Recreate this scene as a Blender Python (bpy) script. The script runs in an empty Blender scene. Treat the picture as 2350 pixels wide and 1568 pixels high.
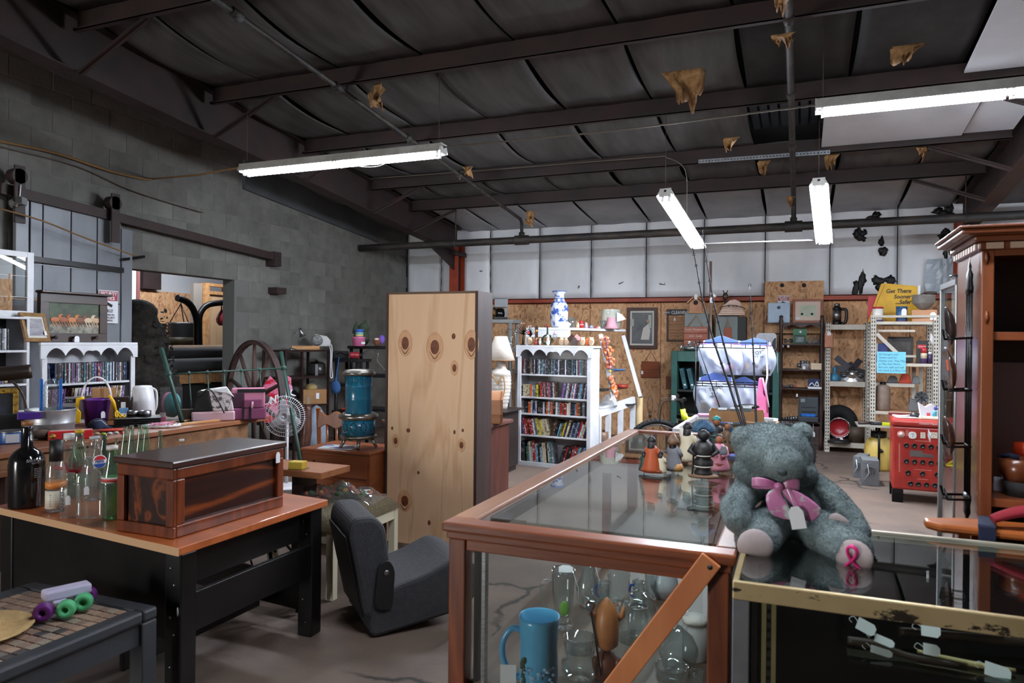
import bpy,bmesh,math,random
from mathutils import Vector,Matrix,Euler
random.seed(7)
PI=math.pi
SC=bpy.context.scene
COL=SC.collection
# ---------------------------------------------------------------- camera, world, exposure
F,EYE=1639.5,1.6
YAW,PITCH,ROLL=math.radians(21.97),math.radians(-0.117),math.radians(0.578)
def cam_axes():
 r=Vector((math.cos(YAW),math.sin(YAW),0));f=Vector((-math.sin(YAW),math.cos(YAW),0));u=Vector((0,0,1))
 f2=f*math.cos(PITCH)+u*math.sin(PITCH);u2=u*math.cos(PITCH)-f*math.sin(PITCH)
 r3=r*math.cos(ROLL)+u2*math.sin(ROLL);u3=u2*math.cos(ROLL)-r*math.sin(ROLL)
 return r3,u3,f2
CR,CU,CF=cam_axes()
cd=bpy.data.cameras.new('camera');cam=bpy.data.objects.new('camera',cd);COL.objects.link(cam)
cd.sensor_width=36;cd.lens=36*F/2350;cd.clip_start=.05;cd.clip_end=100
m=Matrix((CR,CU,-CF)).transposed().to_4x4();m.translation=Vector((0,0,EYE));cam.matrix_world=m
SC.camera=cam
cd.dof.use_dof=True;cd.dof.focus_distance=7.5;cd.dof.aperture_fstop=5.0
w=bpy.data.worlds.new('world');SC.world=w;w.use_nodes=True
w.node_tree.nodes['Background'].inputs[0].default_value=(.6,.7,.85,1)
w.node_tree.nodes['Background'].inputs[1].default_value=.15
SC.view_settings.view_transform='Standard';SC.view_settings.look='None'
SC.view_settings.gamma=1;SC.view_settings.use_curve_mapping=False
SC.view_settings.exposure=0.0
TUBE=180.0
FILL_POWER=420.0
ld=bpy.data.lights.new('added_fill_light','AREA');ld.shape='RECTANGLE';ld.size=1.4;ld.size_y=2.5;ld.energy=FILL_POWER;ld.color=(1,.985,.96)  # unseen fill lamp added behind the camera to brighten surfaces facing it
lo=bpy.data.objects.new('added_fill_light',ld);COL.objects.link(lo);lo.location=(-6.2,-5.93,1.4);lo.rotation_euler=(math.pi/2,0,math.radians(-27))
try:
 SC.cycles.max_bounces=10;SC.cycles.transparent_max_bounces=24;SC.cycles.glossy_bounces=5
 SC.cycles.transmission_bounces=8;SC.cycles.caustics_reflective=False;SC.cycles.caustics_refractive=False
 SC.cycles.sample_clamp_indirect=4;SC.cycles.use_denoising=True
except Exception:pass
# ---------------------------------------------------------------- measuring: a point of the room from where it is seen
def ray(px,py):return CR*((px-1175)/F)+CU*(-(py-784)/F)+CF
def at(px,py,z=None,Y=None,X=None):
 d=ray(px,py);o=Vector((0,0,EYE))
 t=(z-EYE)/d.z if z is not None else(Y/d.y if Y is not None else X/d.x)
 return o+d*t
def mpp(p):return(Vector(p)-Vector((0,0,EYE))).dot(CF)/F
def facing(p):return math.atan2(-p[0],p[1])
def fr(x0,y0,x1,y1,**k):
 p=at((x0+x1)/2,y1,**k);s=mpp(p);return p,(x1-x0)*s,(y1-y0)*s
# ---------------------------------------------------------------- materials
def lin(c):
 return tuple((v/12.92 if v<=.04045 else((v+.055)/1.055)**2.4)for v in[q/255 for q in c])+(1,)
MATS={}
def mat(name,col,col2=None,rough=.6,metal=0,scale=8,detail=4,stretch=(1,1,1),contrast=(.35,.65),bump=0,bscale=None,rnd=0,alpha=1,trans=0,emit=0,sheen=0,coat=0,spec=None,coord='Object'):
 if name in MATS:return MATS[name]
 M=bpy.data.materials.new(name);M.use_nodes=True;MATS[name]=M
 nt=M.node_tree;N=nt.nodes;L=nt.links;b=N['Principled BSDF']
 b.inputs['Base Color'].default_value=lin(col);b.inputs['Roughness'].default_value=rough;b.inputs['Metallic'].default_value=metal
 if spec is not None:b.inputs['Specular IOR Level'].default_value=spec
 if trans:b.inputs['Transmission Weight'].default_value=trans
 if alpha<1:b.inputs['Alpha'].default_value=alpha
 if sheen:b.inputs['Sheen Weight'].default_value=sheen
 if coat:b.inputs['Coat Weight'].default_value=coat;b.inputs['Coat Roughness'].default_value=.12
 if emit:
  b.inputs['Emission Color'].default_value=lin(col);b.inputs['Emission Strength'].default_value=emit
 src=None
 if col2 or bump:
  tc=N.new('ShaderNodeTexCoord');mp=N.new('ShaderNodeMapping');mp.inputs['Scale'].default_value=stretch
  L.new(tc.outputs[coord],mp.inputs['Vector'])
  nz=N.new('ShaderNodeTexNoise');nz.inputs['Scale'].default_value=scale;nz.inputs['Detail'].default_value=detail
  nz.inputs['Roughness'].default_value=.6
  L.new(mp.outputs['Vector'],nz.inputs['Vector'])
 if col2:
  cr=N.new('ShaderNodeValToRGB');cr.color_ramp.elements[0].position,cr.color_ramp.elements[1].position=contrast
  cr.color_ramp.elements[0].color=lin(col);cr.color_ramp.elements[1].color=lin(col2)
  L.new(nz.outputs['Fac'],cr.inputs['Fac']);src=cr.outputs['Color']
  L.new(src,b.inputs['Base Color'])
 if rnd:
  oi=N.new('ShaderNodeObjectInfo');mr=N.new('ShaderNodeMapRange')
  mr.inputs['To Min'].default_value=1-rnd;mr.inputs['To Max'].default_value=1+rnd
  L.new(oi.outputs['Random'],mr.inputs['Value'])
  hs=N.new('ShaderNodeHueSaturation');L.new(mr.outputs['Result'],hs.inputs['Value'])
  if src:L.new(src,hs.inputs['Color'])
  else:hs.inputs['Color'].default_value=lin(col)
  L.new(hs.outputs['Color'],b.inputs['Base Color'])
  if col2:
   va=N.new('ShaderNodeVectorMath');va.operation='ADD';mu=N.new('ShaderNodeMath');mu.operation='MULTIPLY';mu.inputs[1].default_value=57
   L.new(oi.outputs['Random'],mu.inputs[0]);L.new(tc.outputs[coord],va.inputs[0]);L.new(mu.outputs[0],va.inputs[1])
   L.new(va.outputs[0],mp.inputs['Vector'])
 if bump:
  bp=N.new('ShaderNodeBump');bp.inputs['Strength'].default_value=bump;bp.inputs['Distance'].default_value=.01
  if bscale:
   n2=N.new('ShaderNodeTexNoise');n2.inputs['Scale'].default_value=bscale;n2.inputs['Detail'].default_value=4
   L.new(mp.outputs['Vector'],n2.inputs['Vector']);L.new(n2.outputs['Fac'],bp.inputs['Height'])
  else:L.new(nz.outputs['Fac'],bp.inputs['Height'])
  L.new(bp.outputs['Normal'],b.inputs['Normal'])
 return M
def wood(name,c1,c2,axis='x',scale=6,rough=.45,ring=.9,coat=.0,c3=None,rnd=0):
 """long grain along an axis, made of distorted bands"""
 if name in MATS:return MATS[name]
 M=mat(name,c1,rough=rough,coat=coat);nt=M.node_tree;N=nt.nodes;L=nt.links;b=N['Principled BSDF']
 tc=N.new('ShaderNodeTexCoord');mp=N.new('ShaderNodeMapping')
 s={'x':(.12,1,1),'y':(1,.12,1),'z':(1,1,.12)}[axis];mp.inputs['Scale'].default_value=s
 L.new(tc.outputs['Object'],mp.inputs['Vector'])
 n1=N.new('ShaderNodeTexNoise');n1.inputs['Scale'].default_value=scale;n1.inputs['Detail'].default_value=3;n1.inputs['Distortion'].default_value=.6
 L.new(mp.outputs['Vector'],n1.inputs['Vector'])
 mu=N.new('ShaderNodeMath');mu.operation='MULTIPLY';mu.inputs[1].default_value=9*ring;L.new(n1.outputs['Fac'],mu.inputs[0])
 fr_=N.new('ShaderNodeMath');fr_.operation='PINGPONG';fr_.inputs[1].default_value=1;L.new(mu.outputs[0],fr_.inputs[0])
 n2=N.new('ShaderNodeTexNoise');n2.inputs['Scale'].default_value=scale*14;n2.inputs['Detail'].default_value=2;L.new(mp.outputs['Vector'],n2.inputs['Vector'])
 ad=N.new('ShaderNodeMath');ad.operation='MULTIPLY_ADD';ad.inputs[1].default_value=.35;L.new(n2.outputs['Fac'],ad.inputs[0]);
 sc=N.new('ShaderNodeMath');sc.operation='MULTIPLY';sc.inputs[1].default_value=.7;L.new(fr_.outputs[0],sc.inputs[0]);L.new(sc.outputs[0],ad.inputs[2])
 cr=N.new('ShaderNodeValToRGB');cr.color_ramp.elements[0].color=lin(c1);cr.color_ramp.elements[1].color=lin(c2)
 cr.color_ramp.elements[0].position=.1;cr.color_ramp.elements[1].position=.95
 if c3:e=cr.color_ramp.elements.new(.6);e.color=lin(c3)
 L.new(ad.outputs[0],cr.inputs['Fac']);L.new(cr.outputs['Color'],b.inputs['Base Color'])
 bp=N.new('ShaderNodeBump');bp.inputs['Strength'].default_value=.12;bp.inputs['Distance'].default_value=.004
 L.new(n2.outputs['Fac'],bp.inputs['Height']);L.new(bp.outputs['Normal'],b.inputs['Normal'])
 return M
def pane(name,tint=(255,255,255),ior=1.5,rough=0.0,body=0,bodycol=(200,200,200),power=5):
 """thin sheet glass or plastic film: lets light through, mirrors it by the angle"""
 if name in MATS:return MATS[name]
 M=bpy.data.materials.new(name);M.use_nodes=True;MATS[name]=M;nt=M.node_tree;N=nt.nodes;L=nt.links
 for n in list(N):N.remove(n)
 out=N.new('ShaderNodeOutputMaterial');tr=N.new('ShaderNodeBsdfTransparent');tr.inputs[0].default_value=lin(tint)
 gl=N.new('ShaderNodeBsdfGlossy');gl.inputs['Roughness'].default_value=rough;gl.inputs[0].default_value=(1,1,1,1)
 lw=N.new('ShaderNodeLayerWeight');lw.inputs[0].default_value=.5;pw=N.new('ShaderNodeMath');pw.operation='POWER';pw.inputs[1].default_value=power
 L.new(lw.outputs['Facing'],pw.inputs[0]);fz=N.new('ShaderNodeMath');fz.operation='MULTIPLY_ADD';f0=((ior-1)/(ior+1))**2
 fz.inputs[1].default_value=1-f0;fz.inputs[2].default_value=f0;L.new(pw.outputs[0],fz.inputs[0]);mx=N.new('ShaderNodeMixShader')
 base=tr.outputs[0]
 if body:
  df=N.new('ShaderNodeBsdfDiffuse');df.inputs[0].default_value=lin(bodycol);m2=N.new('ShaderNodeMixShader');m2.inputs[0].default_value=body
  L.new(tr.outputs[0],m2.inputs[1]);L.new(df.outputs[0],m2.inputs[2]);base=m2.outputs[0]
 L.new(fz.outputs[0],mx.inputs[0]);L.new(base,mx.inputs[1]);L.new(gl.outputs[0],mx.inputs[2]);L.new(mx.outputs[0],out.inputs[0])
 return M
# ---------------------------------------------------------------- mesh building
class B:
 def __init__(s):s.v=[];s.f=[];s.m=[];s.s=[]
 def add(s,vs,fs,m=0,sm=False):
  n=len(s.v);s.v+=[tuple(v)for v in vs]
  for f in fs:s.f.append([n+i for i in f]);s.m.append(m);s.s.append(sm)
  return s
 def box(s,x0,y0,z0,x1,y1,z1,m=0):
  return s.add([(x,y,z)for z in(z0,z1)for y in(y0,y1)for x in(x0,x1)],[(0,2,3,1),(4,5,7,6),(0,1,5,4),(2,6,7,3),(0,4,6,2),(1,3,7,5)],m)
 def obox(s,c,size,rot=(0,0,0),m=0):
  R=Euler(rot).to_matrix();a,b,d=[q/2 for q in size];c=Vector(c)
  return s.add([c+R@Vector((x,y,z))for z in(-d,d)for y in(-b,b)for x in(-a,a)],[(0,2,3,1),(4,5,7,6),(0,1,5,4),(2,6,7,3),(0,4,6,2),(1,3,7,5)],m)
 def bar(s,p,q,w,h,m=0,up=(0,0,1)):
  p,q=Vector(p),Vector(q);d=(q-p).normalized();u=Vector(up)
  if abs(d.dot(u))>.98:u=Vector((0,1,0))
  x=d.cross(u).normalized()*w/2;y=x.cross(d).normalized()*h/2
  return s.add([p-x-y,p+x-y,p+x+y,p-x+y,q-x-y,q+x-y,q+x+y,q-x+y],[(3,2,1,0),(4,5,6,7),(0,1,5,4),(1,2,6,5),(2,3,7,6),(3,0,4,7)],m)
 def tube(s,pts,r,n=8,m=0,closed=False,sm=True,flat=1):
  pts=[Vector(p)for p in pts];k=len(pts);rs=list(r)if isinstance(r,(list,tuple))else[r]*k
  if 4<=k<=9 and not closed:
   P,Q=[],[]
   for i in range(k-1):
    a,b,c,d=pts[max(0,i-1)],pts[i],pts[i+1],pts[min(k-1,i+2)]
    for j in range(4):
     t=j/4;P.append((b*2+(c-a)*t+(a*2-b*5+c*4-d)*t*t+(b*3-a-c*3+d)*t**3)/2);Q.append(rs[i]*(1-t)+rs[i+1]*t)
   pts,rs=P+[pts[-1]],Q+[rs[-1]];k=len(pts)
  vs=[];px=None
  for i,p in enumerate(pts):
   a=pts[i-1]if(i or closed)else p;c=pts[(i+1)%k]if(i<k-1 or closed)else p
   d=(c-a);d=d.normalized()if d.length else Vector((0,0,1))
   if px is None:
    u=Vector((0,0,1))if abs(d.z)<.9 else Vector((0,1,0));px=d.cross(u).normalized()
   else:px=(px-d*px.dot(d)).normalized()
   py=d.cross(px)
   for j in range(n):
    t=2*PI*j/n;vs.append(p+px*math.cos(t)*rs[i]+py*math.sin(t)*rs[i]*flat)
  fs=[]
  for i in range(k if closed else k-1):
   for j in range(n):
    a,b=i*n,((i+1)%k)*n;fs.append((a+j,a+(j+1)%n,b+(j+1)%n,b+j))
  s.add(vs,fs,m,sm)
  if not closed:o=len(s.v)-len(vs);s.f+=[tuple(o+j for j in range(n))[::-1],tuple(o+(k-1)*n+j for j in range(n))];s.m+=[m,m];s.s+=[False,False]
  return s
 def lathe(s,prof,n=20,c=(0,0,0),m=0,sm=True,sx=1,sy=1):
  c=Vector(c);vs=[];fs=[]
  for r,z in prof:
   for j in range(n):
    t=2*PI*j/n;vs.append((c.x+r*math.cos(t)*sx,c.y+r*math.sin(t)*sy,c.z+z))
  for i in range(len(prof)-1):
   for j in range(n):fs.append((i*n+j,i*n+(j+1)%n,(i+1)*n+(j+1)%n,(i+1)*n+j))
  s.add(vs,fs,m,sm);o=len(s.v)-len(vs)
  for i,f in((0,tuple(o+j for j in range(n))[::-1]),(-1,tuple(o+(len(prof)-1)*n+j for j in range(n)))):
   if prof[i][0]>1e-4:s.f.append(f);s.m.append(m);s.s.append(False)
  return s
 def ball(s,c,r,n=12,m=0,rot=None):
  r=(r,r,r)if not isinstance(r,(tuple,list))else r;c=Vector(c);k=max(5,n//2+1);vs=[];fs=[]
  R=Euler(rot).to_matrix()if rot else None
  for i in range(k+1):
   a=PI*i/k
   for j in range(n):
    t=2*PI*j/n;p=Vector((r[0]*math.sin(a)*math.cos(t),r[1]*math.sin(a)*math.sin(t),-r[2]*math.cos(a)))
    vs.append(c+(R@p if R else p))
  for i in range(k):
   for j in range(n):fs.append((i*n+j,i*n+(j+1)%n,(i+1)*n+(j+1)%n,(i+1)*n+j))
  return s.add(vs,fs,m,True)
 def prism(s,poly,a,b,m=0,plane='xz',sm=False):
  """outline in a plane, drawn out along the third axis from a to b"""
  mk={'xz':lambda u,v,t:(u,t,v),'xy':lambda u,v,t:(u,v,t),'yz':lambda u,v,t:(t,u,v)}[plane]
  k=len(poly);vs=[mk(u,v,a)for u,v in poly]+[mk(u,v,b)for u,v in poly]
  fs=[tuple(range(k)),tuple(range(k,2*k))[::-1]]+[(i,i+k,(i+1)%k+k,(i+1)%k)for i in range(k)]
  return s.add(vs,fs,m,sm)
 def grid(s,fn,nu,nv,m=0,sm=True):
  vs=[fn(i/nu,j/nv)for j in range(nv+1)for i in range(nu+1)]
  return s.add(vs,[(j*(nu+1)+i,j*(nu+1)+i+1,(j+1)*(nu+1)+i+1,(j+1)*(nu+1)+i)for j in range(nv)for i in range(nu)],m,sm)
 def done(s,name,mats,parent=None,bev=0,sub=0,thick=0,loc=None,rot=None):
  me=bpy.data.meshes.new(name);me.from_pydata(s.v,[],s.f)
  mats=mats if isinstance(mats,(list,tuple))else[mats]
  for q in mats:me.materials.append(q)
  me.polygons.foreach_set('material_index',s.m);me.polygons.foreach_set('use_smooth',s.s)
  bm=bmesh.new();bm.from_mesh(me);bmesh.ops.remove_doubles(bm,verts=bm.verts,dist=1e-5);bmesh.ops.recalc_face_normals(bm,faces=bm.faces);bm.to_mesh(me);bm.free()
  o=bpy.data.objects.new(name,me);COL.objects.link(o)
  if parent:o.parent=parent
  if loc:o.location=loc
  if rot:o.rotation_euler=rot
  if thick:q=o.modifiers.new('thick','SOLIDIFY');q.thickness=thick;q.offset=0
  if bev:q=o.modifiers.new('edges','BEVEL');q.width=bev;q.segments=2;q.limit_method='ANGLE'
  if sub:q=o.modifiers.new('smooth','SUBSURF');q.levels=sub;q.render_levels=sub
  return o
def tag(o,label=None,cat=None,group=None,kind=None):
 if label:o['label']=label
 if cat:o['category']=cat
 if group:o['group']=group
 if kind:o['kind']=kind
 return o
def T(name,label,cat,loc=(0,0,0),rz=0,group=None,rot=None):
 o=bpy.data.objects.new(name,None);COL.objects.link(o);o.empty_display_size=.05
 o.location=loc;o.rotation_euler=rot if rot else(0,0,rz);return tag(o,label,cat,group)
KIDS={}
def dup(root,loc,rz=0,label=None,group=None):
 def cp(o,par):
  c=o.copy();COL.objects.link(c);c.parent=par
  for ch in[q for q in bpy.data.objects if q.parent==o]:cp(ch,c)
  return c
 r=cp(root,None);r.location=loc;r.rotation_euler=(0,0,rz)if not isinstance(rz,tuple)else rz
 return tag(r,label,None,group)
def again(o,parent=None,loc=(0,0,0),rot=(0,0,0),sc=None,m=None):
 c=o.copy();COL.objects.link(c)
 if parent:c.parent=parent
 c.location=loc;c.rotation_euler=rot
 if sc:c.scale=sc
 if m:c.material_slots[0].link='OBJECT';c.material_slots[0].material=m
 return c
def text(body,size,mat_,parent,loc,rot=(PI/2,0,0),name='lettering',align='CENTER',bold=0,shear=0,wid=1,ext=.0004):
 c=bpy.data.curves.new(name,'FONT');c.body=body;c.size=size;c.align_x=align;c.align_y='CENTER';c.extrude=ext;c.offset=bold;c.shear=shear
 c.materials.append(mat_);o=bpy.data.objects.new(name,c);COL.objects.link(o);o.parent=parent;o.location=loc;o.rotation_euler=rot;o.scale=(wid,1,1)
 return o
def price_tag(parent,p,w=.025,h=.04,rot=(0,0,0),string=None,name='price_tag'):
 b=B();b.prism([(-w/2,0),(w/2,0),(w/2,h*.75),(w/4,h),(-w/4,h),(-w/2,h*.75)],-.0006,.0006)
 o=b.done(name,WHITE_TAG,parent,loc=p,rot=rot);o['label']='white paper price tag'
 if string:s=B();s.tube(string,.0009,5).done('tag_string',WHITE_TAG,parent)
 return o
# ---------------------------------------------------------------- shared materials
WHITE_TAG=mat('tag_paper',(232,233,236),rough=.7)
INK=mat('ink',(28,28,30),rough=.7)
WHITE_P=mat('white_paint',(222,224,228),(200,203,208),rough=.45,scale=3,bump=.05,bscale=40)
WHITE_PL=mat('white_plastic',(232,233,236),rough=.3)
BLACK_PL=mat('black_plastic',(20,20,21),rough=.4)
BLACK_M=mat('black_metal',(18,18,19),rough=.35,metal=.6)
CHROME=mat('chrome',(205,205,208),rough=.14,metal=1)
STEEL=mat('brushed_steel',(170,170,172),(140,140,143),rough=.35,metal=1,scale=20,stretch=(1,1,8))
GALV=mat('galvanised',(160,165,170),(130,135,140),rough=.45,metal=.9,scale=12)
RUSTM=mat('rust_primer_steel',(50,30,27),(30,21,19),rough=.65,scale=3,detail=6,bump=.1,bscale=30)
RUSTD=mat('dusty_steel',(52,44,40),(84,70,58),rough=.7,scale=5,detail=6)
ORANGE_S=mat('red_oxide_steel',(164,62,32),(134,50,28),rough=.5,scale=4)
PIPE=mat('black_iron_pipe',(36,34,33),(74,66,58),rough=.6,scale=5,detail=8,stretch=(.6,2,2),contrast=(.45,.72),bump=.2,bscale=40)
def osb(name,c1,c2,c3):
 M=mat(name,c1,rough=.75);nt=M.node_tree;N=nt.nodes;L=nt.links;b=N['Principled BSDF']
 tc=N.new('ShaderNodeTexCoord');nz=N.new('ShaderNodeTexNoise');nz.inputs['Scale'].default_value=3;nz.inputs['Detail'].default_value=5;L.new(tc.outputs['Object'],nz.inputs['Vector'])
 mx=N.new('ShaderNodeMix');mx.data_type='VECTOR';mx.inputs['Factor'].default_value=.22;L.new(tc.outputs['Object'],mx.inputs['A']);L.new(nz.outputs['Color'],mx.inputs['B'])
 mp=N.new('ShaderNodeMapping');mp.inputs['Scale'].default_value=(46,46,20);mp.inputs['Rotation'].default_value=(.5,.9,.3);L.new(mx.outputs['Result'],mp.inputs['Vector'])
 vo=N.new('ShaderNodeTexVoronoi');vo.inputs['Scale'].default_value=1;L.new(mp.outputs[0],vo.inputs['Vector']);sp=N.new('ShaderNodeSeparateColor');L.new(vo.outputs['Color'],sp.inputs[0])
 cr=N.new('ShaderNodeValToRGB');e=cr.color_ramp.elements;e[0].color=lin(c3);e[0].position=.0;e[1].color=lin(c2);e[1].position=1;k=e.new(.18);k.color=lin(c2);k=e.new(.55);k.color=lin(c1)
 L.new(sp.outputs[0],cr.inputs['Fac']);L.new(cr.outputs['Color'],b.inputs['Base Color']);bp=N.new('ShaderNodeBump');bp.inputs['Strength'].default_value=.2;bp.inputs['Distance'].default_value=.003;L.new(sp.outputs[1],bp.inputs['Height']);L.new(bp.outputs[0],b.inputs['Normal']);return M
OSB=osb('osb',(220,174,130),(194,146,104),(156,108,74))
PLASTIC_FILM=pane('clear_plastic',(240,243,246),1.45,.08,.06)
GLASS=pane('clear_glass',(248,250,249),1.5)
GLASS_TOP=pane('counter_glass',(236,242,239),1.8)
def jar_glass(name,col=(255,255,255),ior=1.5):return pane(name,col,1.6,.015,.07,(206,214,212),1.9)
CLEAR=jar_glass('bottle_glass',(240,244,244),1.5)
GREENISH=jar_glass('pale_green_glass',(205,232,216),1.5)
OAK=wood('oak_stain',(136,70,36),(92,44,22),'z',5,.4,coat=.2)
OAKX=wood('oak_stain_x',(146,80,46),(106,54,30),'x',5,.38,coat=.3)
OAKY=wood('oak_stain_y',(160,114,84),(124,82,58),'y',5,.38,coat=.3)
DARKW=wood('dark_wood',(52,28,20),(30,17,13),'x',5,.4,coat=.2)
DARKWZ=wood('dark_wood_z',(64,34,26),(38,22,18),'z',5,.45)
PINE=wood('pine',(206,160,110),(176,122,74),'x',6,.6)
CARD=mat('cardboard',(178,134,92),(160,118,78),rough=.85,scale=4)
BEIGE=mat('beige_enamel',(196,190,176),(180,173,160),rough=.45,scale=5)
def simple(c,rough=.5,metal=0):return mat('paint_%d_%d_%d_%d_%d'%(*c,int(rough*10),int(metal*10)),c,rough=rough,metal=metal)
# ================================================================ THE BUILDING
WX,WD=-7.05,12.0
def roof(y):return 3.62+.1*(WD-y)
def crack_floor():
 M=mat('concrete_floor',(114,95,83),(80,70,63),rough=.75,scale=1.3,detail=9,contrast=(.3,.7),bump=.25,bscale=25)
 nt=M.node_tree;N=nt.nodes;L=nt.links;b=N['Principled BSDF'];src=b.inputs['Base Color'].links[0].from_socket
 tc=N.new('ShaderNodeTexCoord');n=N.new('ShaderNodeTexNoise');n.inputs['Scale'].default_value=2.2;n.inputs['Detail'].default_value=6
 L.new(tc.outputs['Object'],n.inputs['Vector'])
 mx=N.new('ShaderNodeMix');mx.data_type='VECTOR';mx.inputs['Factor'].default_value=.28
 L.new(tc.outputs['Object'],mx.inputs['A']);L.new(n.outputs['Color'],mx.inputs['B'])
 vo=N.new('ShaderNodeTexVoronoi');vo.feature='DISTANCE_TO_EDGE';vo.inputs['Scale'].default_value=.75;L.new(mx.outputs['Result'],vo.inputs['Vector'])
 n2=N.new('ShaderNodeTexNoise');n2.inputs['Scale'].default_value=.9;L.new(tc.outputs['Object'],n2.inputs['Vector'])
 m1=N.new('ShaderNodeMapRange');m1.inputs['From Min'].default_value=.003;m1.inputs['From Max'].default_value=.013;m1.inputs['To Min'].default_value=1;m1.inputs['To Max'].default_value=0
 L.new(vo.outputs['Distance'],m1.inputs['Value'])
 m2=N.new('ShaderNodeMapRange');m2.inputs['From Min'].default_value=.48;m2.inputs['From Max'].default_value=.56;L.new(n2.outputs['Fac'],m2.inputs['Value'])
 mu=N.new('ShaderNodeMath');mu.operation='MULTIPLY';L.new(m1.outputs[0],mu.inputs[0]);L.new(m2.outputs[0],mu.inputs[1])
 sx=N.new('ShaderNodeSeparateXYZ');L.new(tc.outputs['Object'],sx.inputs[0])
 mc=N.new('ShaderNodeMix');mc.data_type='RGBA';L.new(mu.outputs[0],mc.inputs['Factor']);L.new(src,mc.inputs['A']);mc.inputs['B'].default_value=lin((38,32,28))
 L.new(mc.outputs['Result'],b.inputs['Base Color']);return M
fl=B();fl.box(-13.5,-6,-.12,9.85,WD+.1,0)
o=fl.done('floor',crack_floor());tag(o,'cracked stained concrete floor under everything','floor',kind='structure')
# ---- left block wall: concrete blocks laid in running bond, a wide opening behind the sliding door
CH,BL,Z0=.214,.43,.015
OY0,OY1,OZ=4.35,7.5,Z0+11*CH
CMU=mat('grey_concrete_block',(118,117,111),(97,96,91),rough=.85,scale=3,detail=6,bump=.2,bscale=60,rnd=.13)
CMUB=mat('mortar',(110,110,106),rough=.9)
wl=B();wl.box(-7.25,-6,0,WX-.004,OY0,5.6);wl.box(-7.25,OY1,0,WX-.004,WD,5.6);wl.box(-7.25,OY0,OZ,WX-.004,OY1,5.6)
wall_left=wl.done('wall_left',CMUB);tag(wall_left,'grey concrete block wall along the left side of the shop','wall',kind='structure')
bb=B();bb.box(-.012,-(BL-.009)/2,-(CH-.009)/2,0,(BL-.009)/2,(CH-.009)/2)
blk0=bb.done('block',CMU,wall_left,bev=.002)
spots=[]
for k in range(25):
 off=(k%2)*BL/2
 y=-6+off+BL/2
 while y<WD-.1:
  z=Z0+(k+.5)*CH
  if not(OY0-.1<y<OY1+.1 and z<OZ):
   q=Vector((WX,y,z))-Vector((0,0,EYE));d=q.dot(CF);px=1175+F*q.dot(CR)/max(d,.01);py=784-F*q.dot(CU)/max(d,.01)
   seen=d>0 and-40<px<960 and py>120 and not(px<290 and py>470)and z<roof(y)-.1 and py<800
   spots.append((0 if seen else 1,d,y,z))
  y+=BL
spots.sort();one_=True;rest=B()
for i,(s,d,y,z)in enumerate(spots):
 if i<300:
  if i==0:blk0.location=(WX,y,z)
  else:again(blk0,wall_left,(WX+random.uniform(-.001,.0015),y,z))
 else:rest.box(WX-.012,y-BL/2+.006,z-CH/2+.006,WX,y+BL/2-.006,z+CH/2-.006)
ro=rest.done('block_courses',CMU,wall_left);ro['kind']='stuff'
p0,p1=at(560,434,X=WX+.03),at(868,556,X=WX+.03)
tb=B();tb.add([(WX,p0.y,p0.z),(WX,p1.y,p1.z),(WX,p1.y,p1.z+.6),(WX,p0.y,p0.z+.6),(WX+.05,p0.y,p0.z),(WX+.05,p1.y,p1.z),(WX+.05,p1.y,p1.z+.6),(WX+.05,p0.y,p0.z+.6)],[(0,1,2,3),(4,5,6,7),(0,1,5,4),(2,3,7,6),(1,2,6,5),(0,3,7,4)])
tag(tb.done('trim_1',mat('grey_sheet',(86,88,90),(68,70,72),rough=.6,scale=2)),'grey sloping sheet closing the top of the block wall','trim',kind='structure')
a=at(626,668,X=WX)
tag(B().box(WX,a.y-.1,a.z-.045,WX+.16,a.y+.1,a.z+.045).done('trim_2',RUSTM),'short brown steel stub sticking out of the block wall','trim',kind='structure')
# ---- back wall: oriented strand board below, orange girt, white faced insulation above
wb=B();wb.box(-13.5,WD+.03,0,9.85,WD+.2,5)
wall_back=wb.done('wall_back',mat('dark_gap',(40,40,42)));tag(wall_back,'back wall with strand board below and white insulation above','wall',kind='structure')
INS_W=mat('white_insulation_facing',(232,234,237),(214,218,222),rough=.38,scale=1.6,detail=8,stretch=(1,1,.5),bump=.12,bscale=7)
sx=[-7.03,-6.3,-5.29,-4.33,-3.38,-2.42,-1.47,-.53,.41,1.33,2.28,3.2,4.1,5.0,5.9,6.8,7.7,8.6,9.5]
for i in range(len(sx)-1):
 g=B();x0,x1=sx[i]+.008,sx[i+1]-.008;ph=random.random()*6
 def fn(u,v,x0=x0,x1=x1,ph=ph):
  e=min(u,1-u);bul=.03*min(1,e*9);zz=2.345+v*(roof(WD)+.1-2.345)
  return(x0+(x1-x0)*u,WD+.015-bul-.008*math.sin(ph+v*5+u*3)-(.012*math.sin(v*40+ph)if ph<1.2 else 0)*(e<.2),zz)
 g.grid(fn,14,12);g.done('insulation_panel',INS_W,wall_back,thick=.004)
for i in range(11):
 x0=-7.04+i*1.22
 B().box(x0+.004,WD-.012,0.0,x0+1.216,WD+.028,2.25).done('strand_board_sheet',OSB,wall_back,bev=.003)
gi=B();gi.box(-7.04,WD-.09,2.25,9.8,WD+.02,2.262);gi.box(-7.04,WD-.09,2.25,9.8,WD-.08,2.335);gi.box(-7.04,WD-.09,2.325,9.8,WD+.02,2.337)
tag(gi.done('trim_3',ORANGE_S),'orange steel girt running along the back wall above the strand board','trim',kind='structure')
FOAM=mat('black_sealant',(10,10,11),(22,22,24),rough=.55,scale=20,bump=.6,bscale=30)
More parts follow.
